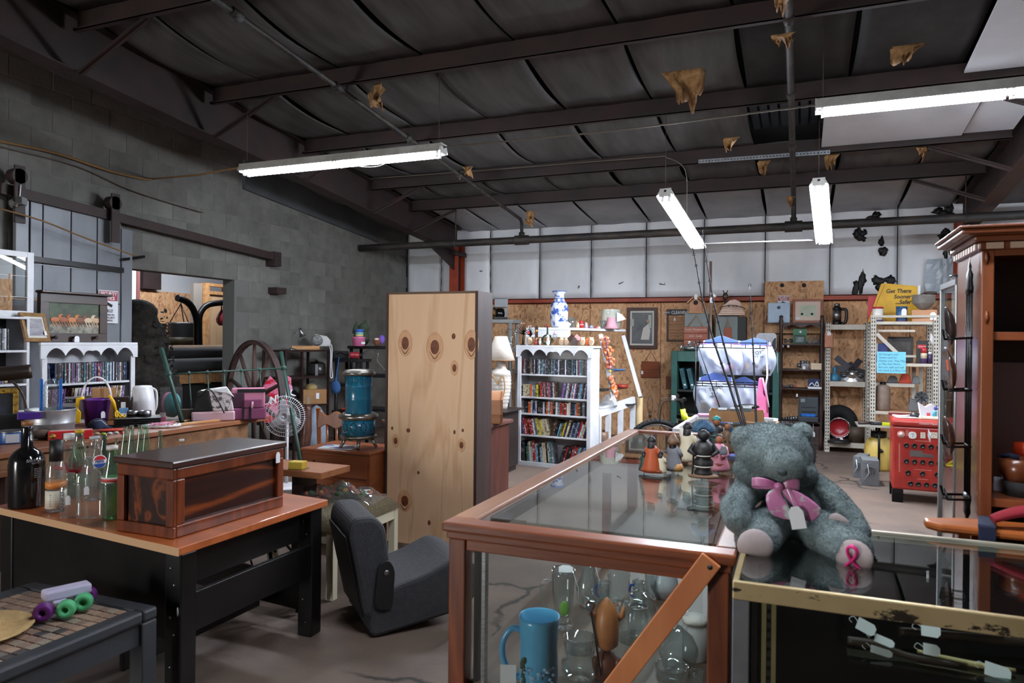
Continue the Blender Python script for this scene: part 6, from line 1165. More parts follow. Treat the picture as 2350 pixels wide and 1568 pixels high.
t,w,h=put('flask','red flask lying at the right of the lower black shelf','flask',(800,811,820,826),Y=9.1,push=0);t.location.z=z2s[0]+.06;B().lathe([(0,0),(.045,0),(.05,.02),(.05,.13),(.03,.15),(0,.15)],16).done('flask',mat('flask_red',(150,40,50),rough=.35),t,loc=(-.05,0,0),rot=(0,PI/2,0));B().lathe([(.035,0),(.035,.03),(0,.03)],12).done('lid',BLACK_PL,t,loc=(.1,0,0),rot=(0,PI/2,0))
p=at(770,903,Y=8.9);s=mpp(p);t=T('cloth_bag','small blue cloth bag hanging from the lower black shelf','bag',p);b=B();b.ball((0,0,14*s),(13*s,.05,16*s),14);b.tube([(0,0,26*s),(.0,.02,40*s),(0,.08,z2s[0]-p.z+.03)],[.03,.01,.008],8);b.done('bag',mat('denim_blue',(52,92,146),rough=.9),t)
t=T('wire_hanger','bent wire hanger hooked on the tall black shelf','hanger',(0,0,0));B().tube([at(812,850,Y=9.25),at(830,815,Y=9.25),at(850,803,Y=9.25),at(868,812,Y=9.25),at(866,828,Y=9.25),at(884,850,Y=9.25)],.005,5).done('wire',STEEL,t)
t=T('cloth_pile','orange cloth lying on the lowest black shelf','cloth',(0,0,0));p=at(805,938,Y=9.1);t.location=(p.x,9.12,z2s[2]+.004);b=B();r=random.Random(1)
for k in range(5):b.ball((-.12+.06*k,0,.015),(.06,.06,.02+.012*r.random()),10)
b.done('cloth',mat('orange_cloth',(196,66,30),rough=.9),t)
YD,xl,xr,ZD=4.68,-3.70,-3.06,.72
WAL=wood('walnut',(138,72,34),(108,54,24),'x',3,.35,coat=.2);dr=T('dresser','small brown wooden cabinet with a drawer and two doors','cabinet',(0,0,0))
B().box(xl,YD+.012,.1,xr,YD+.46,ZD-.022).done('body',WAL,dr);B().box(xl-.01,YD-.005,ZD-.022,xr+.01,YD+.47,ZD).done('top',WAL,dr,bev=.008)
B().box(xl+.02,YD-.004,ZD-.21,xr-.02,YD+.011,ZD-.045).done('drawer',WAL,dr,bev=.006)
xm=(xl+xr)/2
for a,b_ in((xl+.02,xm-.003),(xm+.003,xr-.02)):B().box(a,YD-.002,.13,b_,YD+.011,ZD-.23).done('door',WAL,dr,bev=.006)
B().box(xr-.09,YD-.008,ZD-.34,xr-.045,YD-.0025,ZD-.27).done('latch_plate',mat('antique_brass',(84,66,36),rough=.4,metal=.6),dr);b=B();b.tube([(-3.57,YD-.006,ZD-.09),(-3.57,YD-.02,ZD-.11),(-3.57,YD-.006,ZD-.13)],.006,6);b.done('drawer_pull',mat('antique_brass',(84,66,36)),dr)
for x in(xl+.04,xr-.08):
 for y in(YD+.03,YD+.4):B().lathe([(.03,0),(.022,.1)],10).done('foot',WAL,dr,loc=(x+.02,y,0))
p,w,h=fr(716,1010,816,1030,z=ZD);t=T('magazine','glossy magazine lying on the brown cabinet','magazine',(p.x,YD+.14,ZD+.001),.25);B().box(-.14,-.1,0,.14,.1,.004).done('pages',WHITE_TAG,t);B().box(-.14,-.1,.004,.14,.1,.0055).done('cover',mat('magazine_cover',(206,210,216),(60,80,140),rough=.3,scale=7,contrast=(.5,.6)),t)
ph=at(846,1022,z=ZD);HX=(ph.x,YD+.2,ZD);ph=Vector(HX);s=mpp(ph);kz=at(846,848,Y=HX[1]).z-ZD
ht=T('oil_heater','round blue enamel oil heater with silver rims standing on the brown cabinet','heater',(HX[0],HX[1],ZD+.001),facing(HX))
HB_=mat('heater_blue',(30,116,148),(24,98,128),rough=.25,scale=5,coat=.4);NK=mat('worn_nickel',(172,168,160),(120,116,108),rough=.3,metal=.9,scale=12)
k=kz;r0=30*s
for a in(PI/2+.0,PI/2+2*PI/3,PI/2+4*PI/3,-PI/2):B().tube([(r0*1.1*math.cos(a),r0*1.1*math.sin(a),.14*k),(r0*1.35*math.cos(a),r0*1.35*math.sin(a),.07*k),(r0*1.55*math.cos(a),r0*1.55*math.sin(a),0.012)],[.016,.014,.011],8).done('leg',NK,ht)
B().lathe([(r0*1.2,.12*k),(r0*1.42,.135*k),(r0*1.38,.16*k),(r0*1.1,.18*k),(r0*.6,.17*k)],32).done('base_ring',NK,ht)
B().lathe([(r0*1.26,.17*k),(r0*1.26,.37*k)],32).done('lower_drum',HB_,ht)
B().lathe([(r0*1.3,.36*k),(r0*1.52,.385*k),(r0*1.48,.42*k),(r0*1.2,.445*k),(r0*.9,.44*k)],32).done('middle_ring',NK,ht)
B().lathe([(r0*.98,.44*k),(r0*1.01,.45*k),(r0*1.01,.61*k),(r0*1.03,.62*k),(r0*1.01,.63*k),(r0*1.01,.78*k),(r0*1.03,.785*k),(r0*1.0,.79*k),(r0*1.0,.92*k)],32).done('upper_drum',HB_,ht)
B().lathe([(r0*.99,.92*k),(r0*1.24,.925*k),(r0*1.26,.95*k),(r0*1.2,.965*k),(r0*1.1,.97*k),(r0*1.05,.99*k),(r0*.5,1.0*k),(0,.995*k)],32).done('cap',NK,ht)
def lattice(rad,z0,z1,n,a0=0,a1=2*PI):
 b=B();
 for i in range(n):
  a=a0+(a1-a0)*(i+.5)/n;da=(a1-a0)/n
  for(u,v)in((-.22,.3),(.22,.3),(-.22,.7),(.22,.7),(0,.12),(0,.88),(-.3,.5),(.3,.5)):
   aa=a+u*da;zz=z0+(z1-z0)*v;e=Vector((math.cos(aa),math.sin(aa),0));tn=Vector((-e.y,e.x,0));c_=e*(rad+.0012)+Vector((0,0,zz));w_=da*rad*.11;hh=(z1-z0)*.09
   b.add([c_-tn*w_,c_+Vector((0,0,hh)),c_+tn*w_,c_-Vector((0,0,hh))],[(0,1,2,3)])
 o=b.done('pierced_lattice',INK,ht);o['kind']='stuff'
lattice(r0,.8*k,.915*k,16);lattice(r0*1.26,.2*k,.35*k,4,-PI/2-1.2,-PI/2+1.2)
YC=5.75;c0_=at(775,1000,Y=YC);s=mpp(c0_);zt=at(760,937,Y=YC).z;CHA=wood('chair_maple',(150,86,44),(124,66,32),'z',5,.35,coat=.2);t=T('wooden_chair','orange brown wooden chair with scalloped back behind the blue heater','chair',(c0_.x,YC,0),.15)
for x in(-.19,.19):
 B().tube([(x,0,0),(x,0,.45),(x,-.03,zt-.06),(x,-.035,zt)],[.018,.022,.02,.026],10).done('back_post',CHA,t);B().tube([(x,.36,0),(x,.36,.43)],.02,10).done('leg',CHA,t)
B().box(-.21,-.02,.43,.21,.4,.46).done('seat',CHA,t,bev=.01);n=24;B().prism([(-.19+.38*i/n,zt-.045+.022*math.cos(4*PI*i/n))for i in range(n+1)]+[(.19-.38*i/n,zt-.17-.018*math.cos(4*PI*i/n))for i in range(n+1)],-.045,-.02).done('crest',CHA,t,bev=.004)
for x in(-.1,0,.1):B().tube([(x,-.01,.46),(x,-.03,zt-.15)],[.014,.011],8).done('spindle',CHA,t)
pe=at(752,1082,z=.7);t=T('side_bench','thick pine plank bench end behind the wooden chest','bench',(pe.x-.9,pe.y+.06,0),0);B().box(-.2,-.13,.655,.9,.2,.7).done('plank',wood('plank_fir',(176,112,70),(140,84,50),'x',4,.6),t,bev=.004)
for x in(-.1,.62):B().box(x,-.08,0,x+.07,.1,.654).done('leg',DARKWZ,t)
p,w,h=fr(666,1058,698,1080,z=.7);t=T('sponge','yellow wrapped sponge on the pine plank','sponge',(p.x-.03,p.y+.05,.701),.2);B().box(-w*.6,-.04,0,w*.5,.04,h*.8).done('sponge',mat('sponge_yellow',(220,190,70),rough=.7,bump=.4,bscale=60),t,bev=.006);B().box(-w*.62,-.043,-.0,w*.7,.043,.003).done('film',PLASTIC_FILM,t)
ZS_=.49;xs_,y0s,y1s=-2.62,3.62,4.38;t=T('vanity_stool','cream painted bench with olive patterned cushion seat','bench',(0,0,0));CRM=mat('cream_paint',(214,206,178),rough=.5);OLV=mat('olive_weave',(96,84,58),(76,66,44),rough=.9,scale=60,bump=.3,bscale=90)
for x in(xs_-.05,xs_-.5):
 for y in(y0s,y1s-.05):B().box(x,y,0,x+.05,y+.05,ZS_-.07).done('leg',CRM,t,bev=.003)
B().box(xs_-.02,y0s+.05,ZS_-.15,xs_-.002,y1s-.05,ZS_-.071).done('apron',CRM,t);B().box(xs_-.5,y1s-.03,ZS_-.15,xs_-.05,y1s-.01,ZS_-.071).done('apron',CRM,t);B().box(xs_-.5,y0s+.01,ZS_-.15,xs_-.05,y0s+.03,ZS_-.071).done('apron',CRM,t)
B().grid(lambda u,v:(xs_-.52+.54*u,y0s-.01+(y1s-y0s+.02)*v,ZS_-.07+.075*min(1,9*min(u,1-u))**.5*min(1,11*min(v,1-v))**.5),20,20).done('cushion',OLV,t)
dts=B()
for i in range(11):
 for j in range(15):u,v=(i+.5)/11,(j+.5)/15;dts.obox((xs_-.52+.54*u,y0s-.01+(y1s-y0s+.02)*v,ZS_-.0695+.076*min(1,9*min(u,1-u))**.5*min(1,11*min(v,1-v))**.5),(.005,.005,.001))
o=dts.done('woven_dots',mat('dot_cream',(206,196,150)),t);o['kind']='stuff'
p=at(775,1150,z=ZS_+.01);t=T('flower_bag','clear plastic bag of artificial flowers on the patterned cushion','bag',(p.x-.06,p.y+.1,ZS_+.006),.2);r=random.Random(6)
b=B();b.grid(lambda u,v:((u-.5)*.62,(v-.5)*.34,.002+.075*(max(0,math.sin(PI*u))**.6)*(max(0,math.sin(PI*v))**.7)*(1+.3*math.sin(u*17+v*9)+.35*r.random())),30,20,sm=True);b.done('film',pane('crinkled_film',(244,246,248),1.5,.04,.1),t)
for i in range(26):
 c_=r.choice(((176,60,40),(206,150,60),(60,84,46),(206,190,150),(140,80,60),(70,90,60),(60,50,40)));x,y=r.uniform(-.2,.24),r.uniform(-.1,.1);k_=.012+.012*r.random();z=k_+.003+r.random()*.03
 B().ball((x,y,z),(k_*1.3,k_,k_),8).done('flower_head',simple(c_,.7),t)
for i in range(5):B().tube([(-.22+.03*i,-.05+.025*i,.012),(0,-.04+.02*i,.02+.006*i),(.2,-.03+.02*i,.014)],.004,5).done('stem',simple((54,70,44),.7),t)
th=math.atan2(.52,.48);o0=Vector((-2.12,3.25,0));t=T('car_seat','loose charcoal fabric car rear seat standing on the floor','car seat',o0,th)
CSF=mat('seat_cloth',(52,52,56),(44,44,48),rough=.85,scale=30,bump=.3,bscale=90);CSB=mat('seat_vinyl',(20,20,22),rough=.55);WS=.5;zt=at(790,1163,Y=3.4).z
def round_poly(pts,k=4):
 out=[];n=len(pts)
 for i in range(n):
  a,b_,c_=Vector(pts[i-1]),Vector(pts[i]),Vector(pts[(i+1)%n]);rr=min(.06,(a-b_).length*.45,(c_-b_).length*.45);p0_,p1_=b_+(a-b_).normalized()*rr,b_+(c_-b_).normalized()*rr
  for j in range(k+1):f=j/k;out.append(tuple(p0_.lerp(b_,f).lerp(b_.lerp(p1_,f),f)))
 return out
bk=[(-.02,.1),(.1,.1),(.13,.3),(.09,zt-.06),(.03,zt),(-.09,zt),(-.115,zt-.08)]
B().prism(round_poly(bk),.0,WS,plane='xz',sm=False).done('backrest',CSF,t,bev=.025)
B().prism([(-.03,.1),(-.018,.1),(-.112,zt-.1),(-.124,zt-.1)],.03,WS-.03,plane='xz').done('back_shell',CSB,t,bev=.006)
stp=[(.0,.0),(.5,.07),(.62,.14),(.66,.25),(.6,.34),(.5,.38),(.3,.3),(.12,.26),(.02,.18)]
B().prism(round_poly(stp),-.02,WS+.02,plane='xz').done('seat_cushion',CSF,t,bev=.03)
B().prism(round_poly([(.02,.16),(.12,.14),(.135,.36),(.1,.42),(.04,.4)]),-.035,-.021,plane='xz').done('hinge_cover',CSB,t,bev=.004);B().lathe([(.016,0),(.012,.004),(0,.005)],12).done('hinge_bolt',STEEL,t,loc=(.085,-.036,.35),rot=(PI/2,0,0))
t=T('treadle_base','black cast iron sewing machine treadle base behind the work table','sewing machine base',(-2.96,3.46,0),.0)
for x in(-.28,.28):
 for pts in([(x,-.09,.013),(x,-.05,.3),(x,.0,.4),(x,-.07,.58)],[(x,.09,.013),(x,.05,.3),(x,0,.4),(x,.07,.58)],[(x,-.09,.02),(x,0,.12),(x,.09,.02)],[(x,-.07,.57),(x,0,.6),(x,.07,.57)]):B().tube(pts,.013,8).done('side_iron',BLACK_M,t)
for k in range(4):
 cx=-.21+.14*k;B().tube([(cx+.07*math.cos(a),.02,.48+.09*math.sin(a))for a in[2*PI*i/16 for i in range(16)]],.009,7,closed=True).done('scroll',BLACK_M,t);B().tube([(cx+.07,.02,.45),(cx+.03,.02,.36),(cx+.1,.02,.3)],.008,6).done('scroll',BLACK_M,t)
B().box(-.29,-.012,.56,.29,.012,.6).done('top_bar',BLACK_M,t);B().tube([(-.1+.16*math.cos(2*PI*i/24),-.06,.28+.16*math.sin(2*PI*i/24))for i in range(24)],.011,8,closed=True).done('flywheel',BLACK_M,t)
for k in range(4):B().tube([(-.1,-.06,.28),(-.1+.155*math.cos(PI/2*k+.4),-.06,.28+.155*math.sin(PI/2*k+.4))],.006,6).done('flywheel_spoke',BLACK_M,t)
B().box(-.28,-.02,.12,.28,.02,.15).done('cross_bar',BLACK_M,t)
# ================================================================ CENTRE: plywood backed cabinet, desk, lamp
YP=4.88;xl,xr=-3.03,-2.265;hz=at(1000,671,Y=YP).z
PLYM=wood('plywood_face',(230,188,148),(212,166,124),'z',2.6,.6,ring=1.3,c3=(232,194,156))
pc=T('plywood_cabinet','tall narrow cabinet turned with its knotty plywood back to the viewer','cabinet',(0,0,0));SIDEB=wood('cabinet_side',(70,44,36),(48,30,26),'z',5,.6)
B().box(xl+.006,YP,.0,xr-.006,YP+.012,hz-.012).done('plywood_back',PLYM,pc)
for x in(xl-.018,xr-.0):B().box(x,YP-.004,0,x+.02,YP+.27,hz+.006).done('side_board',SIDEB,pc,bev=.002)
B().box(xl+.003,YP-.003,hz-.012,xr-.001,YP+.27,hz+.006).done('top_board',wood('cabinet_top',(112,84,60),(88,64,46),'x',5,.6),pc);B().box(xl+.003,YP+.02,0,xr-.001,YP+.27,.05).done('bottom_board',SIDEB,pc);B().box(xl+.003,YP+.26,.05,xr-.001,YP+.27,hz-.013).done('front_doors',SIDEB,pc)
KN=mat('knot_brown',(128,70,36),(92,46,24),rough=.6,scale=20);KH=mat('knot_halo',(208,156,112),(220,172,130),rough=.6,scale=14);KD=mat('knot_black',(40,24,18),rough=.7)
for px,py,a,b_,big in((930,788,11,17,1),(998,797,13,19,1),(1082,791,11,19,1),(1041,772,5,7,0),(1043,845,6,10,0),(937,988,5,5,0),(1043,992,3,5,0),(908,1012,6,9,0),(1059,1022,6,9,0),(900,983,3,4,0),(929,1150,11,14,1),(911,1160,5,6,0),(1062,988,3,4,0),(985,1200,4,6,0),(960,1085,3,4,0)):
 p=at(px,py,Y=YP);s=mpp(p)
 if big or a>5:
  o=B().ball((0,0,0),(a*1.7*s,.0012,b_*1.8*s),18).done('knot_halo',KH,pc,loc=p)
 B().ball((0,0,0),(a*s,.0022,b_*s),16).done('knot',KN,pc,loc=p)
 if big:B().tube([(-a*1.1*s,-.001,-b_*.5*s),(-a*.3*s,-.002,-b_*1.25*s),(0,-.002,-b_*1.4*s),(a*.3*s,-.002,-b_*1.25*s),(a*1.1*s,-.001,-b_*.5*s)],[.002,.005,.006,.005,.002],6,flat=.4).done('knot_crack',KD,pc,loc=p)
q0=at(1168,1140,z=0);YK=q0.y-.62;zt=at(1170,962,Y=q0.y).z;dk=T('desk','dark red brown wooden desk behind the plywood cabinet','desk',(0,0,0));DKW=wood('desk_wood',(92,44,32),(64,32,26),'z',4,.5)
B().box(q0.x-1.1,YK,0,q0.x,YK+.6,zt-.035).done('pedestal',DKW,dk);B().box(q0.x-1.12,YK-.03,zt-.035,q0.x+.03,YK+.65,zt).done('top',wood('desk_top',(104,66,58),(80,48,42),'x',4,.5),dk,bev=.006);B().box(q0.x-1.1,YK+.3,zt,q0.x-.32,YK+.34,zt+.09).done('gallery',DKW,dk)
def onY(name,lab,cat,box,Y,z,dy=0,rz=None):
 p=at((box[0]+box[2])/2,box[3],Y=Y);s=mpp(p);t=T(name,lab,cat,(p.x,Y+dy,z),facing(p)if rz is None else rz);top=at((box[0]+box[2])/2,box[1],Y=Y).z
 return t,(box[2]-box[0])*s,max(.01,top-z)
t,w,h=onY('bread_box','pale wooden roll front bread box on the dark desk','box',(1100,899,1158,960),YK+.25,zt+.001);PBB=wood('beech',(206,150,108),(186,126,86),'x',4,.5)
B().prism([(-.12,0),(.1,0),(.1,h),(-.02,h),(-.09,h*.75),(-.12,h*.3)],-w/2,w*.36,plane='yz').done('body',PBB,t,bev=.004);B().prism([(-.13,0),(.11,0),(.11,h),(-.02,h*1.01),(-.1,h*.76),(-.13,h*.3)],w*.36,w*.42,plane='yz').done('end',wood('beech_end',(186,120,76),(160,100,60),'z',4,.5),t)
t=T('paper','white sheets lying on the dark desk','paper',(q0.x-.12,YK+.12,zt+.001),.2);B().box(-.14,-.08,0,.1,.08,.006).done('sheets',WHITE_TAG,t)
YL=7.9;p=at(1148,940,Y=YL);lz=p.z;s=mpp(p);st=T('lamp_stand','dark low cabinet under the ceramic lamp','cabinet',(p.x,YL+.05,0));B().box(-.5,-.28,.06,.1,.3,lz-.022).done('body',mat('stand_dark',(40,30,28),rough=.5),st,bev=.004);B().box(-.52,-.3,lz-.022,.16,.32,lz-.001).done('top',mat('stand_dark',(40,30,28),rough=.5),st,bev=.004);B().box(-.48,-.26,0,.08,.28,.06).done('plinth',mat('stand_dark',(40,30,28)),st)
lp=T('table_lamp','ribbed cream ceramic table lamp with pale cone shade','lamp',(p.x,YL,lz));CER=mat('cream_ceramic',(206,200,192),(184,176,168),rough=.35,scale=9)
zz=lambda y:at(1148,y,Y=YL).z-lz
prof=[(0,0),(16*s,0)]
for i in range(9):z0=zz(932)+(zz(868)-zz(932))*i/8;r0=(17+7*math.sin(PI*i/8*.62))*s;prof+=[(r0,z0),(r0*1.05,z0+.012),(r0,z0+.03)]
prof+=[(24*s,zz(862)),(22*s,zz(852)),(14*s,zz(848)),(10*s,zz(838)),(12*s,zz(832)),(4*s,zz(828)),(4*s,zz(822))]
B().lathe(prof,26).done('base',CER,lp);n_=B();n_.tube([(-18*s,-26*s,zz(852)),(0,-28*s,zz(870)),(6*s,-28*s,zz(880)),(16*s,-24*s,zz(860)),(20*s,-22*s,zz(890)),(14*s,-24*s,zz(915))],.009,6);n_.done('twisted_cord',mat('cord_tan',(160,128,82)),lp)
B().lathe([(14*s,zz(772)),(32*s,zz(826))],32).done('shade',mat('shade_linen',(214,206,196),(202,192,180),rough=.8,scale=5),lp,thick=.003);B().lathe([(31.4*s,zz(825)),(32.4*s,zz(825)),(32.4*s,zz(828)),(31.4*s,zz(828))],32).done('shade_rim',mat('rim_tan',(140,110,80)),lp)
GRS=mat('grey_resin',(150,152,152),rough=.5);YG=10.6;a,b_=at(1085,733,Y=YG),at(1177,733,Y=YG);gs=T('resin_shelf','grey resin shelf by the back wall with a coffee maker on top','shelf',(0,0,0));zg=[at(1170,y,Y=YG).z for y in(733,800,850)]
for z in zg:B().box(a.x,YG,z-.06,b_.x,YG+.4,z).done('shelf_plate',GRS,gs,bev=.006)
for x in(a.x+.04,b_.x-.08):
 for y in(YG+.04,YG+.34):B().tube([(x+.02,y,0),(x+.02,y,zg[0]-.05)],.035,10).done('leg',GRS,gs)
t,w,h=onY('coffee_maker','black and silver coffee maker on the grey resin shelf','coffee maker',(1134,685,1165,731),YG+.1,zg[0]+.001);B().box(-w/2,-.08,0,w/2,.1,h*.12).done('hot_plate',BLACK_PL,t,bev=.004);B().box(-w/2,-.09,h*.55,w/2,.1,h).done('water_head',mat('maker_silver',(120,122,124),rough=.3,metal=.6),t,bev=.01);B().box(w*.28,-.08,h*.1,w/2,.1,h*.55).done('column',mat('maker_silver',(120,122,124),rough=.3,metal=.6),t);B().lathe([(0,0),(w*.33,0),(w*.38,h*.15),(w*.3,h*.36),(w*.2,h*.4)],18).done('carafe',mat('carafe',(14,14,15),rough=.08,coat=.5),t,loc=(-.08*w,-.02,h*.125))
t,w,h=onY('juicer','yellow appliance with black handle beside the coffee maker','appliance',(1108,704,1134,731),YG+.1,zg[0]+.001);B().lathe([(0,0),(w*.5,0),(w*.45,h*.4),(w*.35,h*.9),(0,h)],18).done('body',mat('juicer_yellow',(224,160,30),rough=.3),t);B().tube([(w*.4,0,h*.9),(w*.62,0,h*.75),(w*.62,0,h*.4),(w*.45,0,h*.3)],.02,8).done('handle',BLACK_PL,t)
t,w,h=onY('magnifier','round glass disc in a wire frame behind the lamp shade','mirror',(1153,755,1184,805),9.9,at(1168,805,Y=9.9).z);B().tube([(w/2*math.cos(2*PI*i/24),0,h/2+h/2*math.sin(2*PI*i/24))for i in range(24)],.006,6,closed=True).done('frame',STEEL,t);B().lathe([(0,0),(w*.48,0),(w*.48,.004),(0,.004)],24,sy=h/w).done('glass',GLASS,t,loc=(0,.002,h/2),rot=(PI/2,0,0));B().tube([(0,.01,0),(0,.01,-t.location.z+.0)],.008,6).done('stand_rod',STEEL,t)
# ================================================================ on the centre bookcase
ZC_=1.537;YB=8.63
def onbc(name,lab,cat,box,group=None,dy=0):
 t,w,h=onY(name,lab,cat,box,YB+dy,ZC_);
 if group:t['group']=group
 return t,w,h
for(x0,x1,y0,lab,dy)in((1182,1218,740,'black wire ornament tree with beads, left of the pair',.05),(1204,1228,746,'black wire ornament tree with a red bead, right of the pair',-.02)):
 t,w,h=onbc('ornament_tree',lab,'ornament',(x0,y0,x1,789),None,dy);r=random.Random(x0)
 B().lathe([(w*.2,0),(w*.2,.006),(0,.008)],14).done('foot',BLACK_M,t);B().tube([(0,0,0),(.0,0,h*.3),(.01,0,h*.5)],[.01,.008,.007],7).done('trunk',BLACK_M,t)
 for k in range(11):
  a=-.2+PI*1.1*(k/10)-.05;e=(w*.5*math.cos(a),.05*math.sin(k*2),h*(.52+.48*abs(math.sin(a))));B().tube([(.01,0,h*.45),(e[0]*.45,e[1]*.3,h*.5+(e[2]-h*.5)*.6),e],[.005,.004,.0025],5).done('branch',BLACK_M,t)
  B().ball((e[0]*.95,e[1]-.005,e[2]-.012),.007,8).done('bead',mat('bead_pearl',(214,200,200),rough=.3)if k%4 else mat('bead_red',(190,40,40),rough=.3),t)
 if x0>1200:B().ball((-.02,-.02,h*.6),.018,10).done('red_bauble',mat('bead_red',(190,40,40)),t)
t,w,h=onbc('mantel_clock','small dark pendulum clock figurine on the white bookcase','clock',(1226,747,1236,789),None,.05);B().box(-w/2,-.03,0,w/2,.03,h*.12).done('base',DARKW,t);B().box(-w*.36,-.022,h*.12,w*.36,.022,h*.86).done('case',DARKW,t);B().prism([(-w*.5,h*.86),(w*.5,h*.86),(0,h)],-.026,.026).done('pediment',DARKW,t);B().lathe([(0,0),(w*.28,0),(w*.28,.003),(0,.004)],14).done('dial',mat('dial_gold',(196,150,60),rough=.3,metal=.5),t,loc=(0,-.0225,h*.72),rot=(PI/2,0,0));B().lathe([(0,0),(w*.16,0),(w*.16,.003),(0,.004)],12).done('pendulum',mat('dial_gold',(196,150,60)),t,loc=(0,-.0225,h*.35),rot=(PI/2,0,0))
OWL=mat('mug_cream',(206,190,166),(176,154,128),rough=.5,scale=20)
for i,(x,l)in enumerate(((1215,'round cream clock mug at the foot of the ornament trees'),(1289,'round cream clock mug at the left of the toy birdhouse pair'),(1300,'round cream clock mug touching the toy birdhouse'),(1337,'round cream clock mug left of the orange ornament'),(1357,'round cream clock mug at the right end of the white bookcase'))):
 t,w,h=onbc('mug',l,'mug',(x-6.5,774,x+6.5,789),'cream mugs on the white bookcase',-.03);B().ball((0,0,h*.5),(w*.5,.03,h*.5),16).done('body',OWL,t);B().lathe([(w*.3,0),(w*.34,.003),(w*.3,.005)],18).done('face_ring',mat('ring_brown',(150,120,92)),t,loc=(0,-.027,h*.5),rot=(PI/2,0,0));B().ball((-.3*w,0,h*.95),(w*.12,.01,w*.12),8).done('ear',OWL,t);B().ball((.3*w,0,h*.95),(w*.12,.01,w*.12),8).done('ear',OWL,t)
t,w,h=onbc('ornament','small red and brown reindeer ornament below the mantel clock','ornament',(1222,775,1237,789),None,-.05);B().ball((0,0,h*.3),(w*.28,.02,h*.3),10).done('body',simple((150,50,36)),t);B().ball((0,-.01,h*.7),(w*.2,.02,h*.22),10).done('head',simple((130,84,56)),t);B().tube([(-.4*w,0,h),(-.1*w,0,h*.8),(.1*w,0,h*.8),(.4*w,0,h)],.003,5).done('antlers',simple((220,210,200)),t)
t,w,h=onbc('ornament','small white bird ornament right of the reindeer','ornament',(1236,777,1243,789),None,-.05);B().ball((0,0,h*.4),(w*.45,.02,h*.38),10).done('body',WHITE_PL,t);B().ball((0,-.01,h*.85),(w*.25,.014,h*.18),8).done('head',WHITE_PL,t)
t,w,h=onbc('wine_bottle','ring shaped dark green wine bottle on the white bookcase','bottle',(1243,745,1269,789),None,.04);DG=mat('dark_green_glass',(26,40,26),rough=.08,coat=.4);rr=w*.42;B().tube([(rr*math.cos(2*PI*i/24),0,rr+.012+rr*math.sin(2*PI*i/24)*.95)for i in range(24)],.012,10,closed=True).done('ring_body',DG,t);B().lathe([(.013,2*rr+.01),(.01,h*.72),(.009,h*.85),(.011,h*.86),(.011,h*.93)],12).done('neck',DG,t);B().lathe([(.0115,h*.85),(.0115,h),(0,h)],12).done('foil',simple((120,30,30),.4),t)
t,w,h=onbc('dog_figure','white sitting dog figure in front of the ring shaped bottle','figurine',(1252,768,1263,789),None,-.06);b=B();b.ball((0,0,h*.3),(w*.42,.03,h*.32),12);b.ball((0,-.02,h*.6),(w*.3,.025,h*.25),12);b.ball((0,-.03,h*.85),(w*.3,.026,h*.15),12);b.ball((0,-.055,h*.8),(w*.15,.016,h*.07),8);o=b.done('body',WHITE_PL,t);md=o.modifiers.new('one_skin','REMESH');md.mode='VOXEL';md.voxel_size=.005
t,w,h=onbc('goblet','clear cut glass goblet with pink top beside the dog figure','glass',(1268,760,1279,789),None,-.02);B().lathe([(w*.4,0),(w*.4,.004),(.005,.01),(.006,h*.4),(w*.4,h*.5),(w*.45,h*.8),(w*.38,h*.8)],16).done('glass',CLEAR,t);B().ball((0,0,h*.86),(w*.3,w*.3,h*.14),10).done('pink_top',simple((222,150,170),.4),t)
t,w,h=onbc('toy_birdhouse','tiny dark log birdhouse with a dusty pink roof','birdhouse',(1307,771,1329,789),None,-.02);B().prism([(-w*.4,0),(w*.36,0),(w*.36,h*.5),(0,h*.85),(-w*.4,h*.5)],-.035,.035).done('house',mat('log_dark',(62,48,40),(44,34,28),rough=.8,scale=20),t);B().bar((-w*.52,0,h*.42),(0,0,h*.95),.09,.006,up=(0,1,0)).done('roof_side',DARKW,t);B().bar((0,0,h*.95),(w*.52,0,h*.4),.006,.09,up=(0,0,1)).done('roof_side',mat('roof_pink',(176,130,130),rough=.7),t)
for(x,z)in((-.15,.3),(.1,.3),(-.02,.55)):B().lathe([(.005,0),(0,.001)],8).done('hole',INK,t,loc=(x*w,-.0355,z*h),rot=(PI/2,0,0))
t,w,h=onbc('ornament','small orange pumpkin ornament between two cream mugs','ornament',(1344,774,1353,787),None,0);b=B()
for k in range(7):b.ball((w*.22*math.cos(k*.9),w*.22*math.sin(k*.9),h*.45),(w*.3,w*.3,h*.45),8)
b.done('body',simple((214,100,40)),t);B().tube([(0,0,h*.85),(.003,0,h*1.05)],.004,6).done('stalk',simple((80,90,50)),t)
# ---- white rack behind the bookcase, its table top with the vase
zr=at(1305,752,Y=9.15).z;wr_=T('display_rack','white painted wooden rack with slanted legs behind the white bookcase','rack',(0,0,0))
def quadprism(par,name,pts,z0,z1,m):B().prism([(p[0],p[1])for p in pts],z0,z1,plane='xy').done(name,m,par,bev=.004)
A_,B_,C_,D_=at(1207,752,Y=9.15),at(1306,752,Y=9.15),at(1436,768,Y=10.4),at(1300,765,Y=10.4)
quadprism(wr_,'table_top',(A_,B_,C_,D_),zr-.035,zr,WHITE_P);quadprism(wr_,'top_apron',((A_.x,9.15),(B_.x,9.15),(B_.x+.01,9.19),(A_.x,9.19)),zr-.13,zr-.036,WHITE_P)
def leg_(px0,py0,Y0,px1,py1,Y1,w=.075):a,b_=at(px0,py0,Y=Y0),at(px1,py1,Y=Y1);B().bar(a,b_,w,.05,up=(1,0,0)).done('slant_leg',WHITE_P,wr_,bev=.003);return b_
l1=leg_(1379,768,9.75,1412,932,9.55);l2=leg_(1431,772,10.3,1470,912,10.0)
leg_(1212,756,9.3,1209,800,9.3,.05)
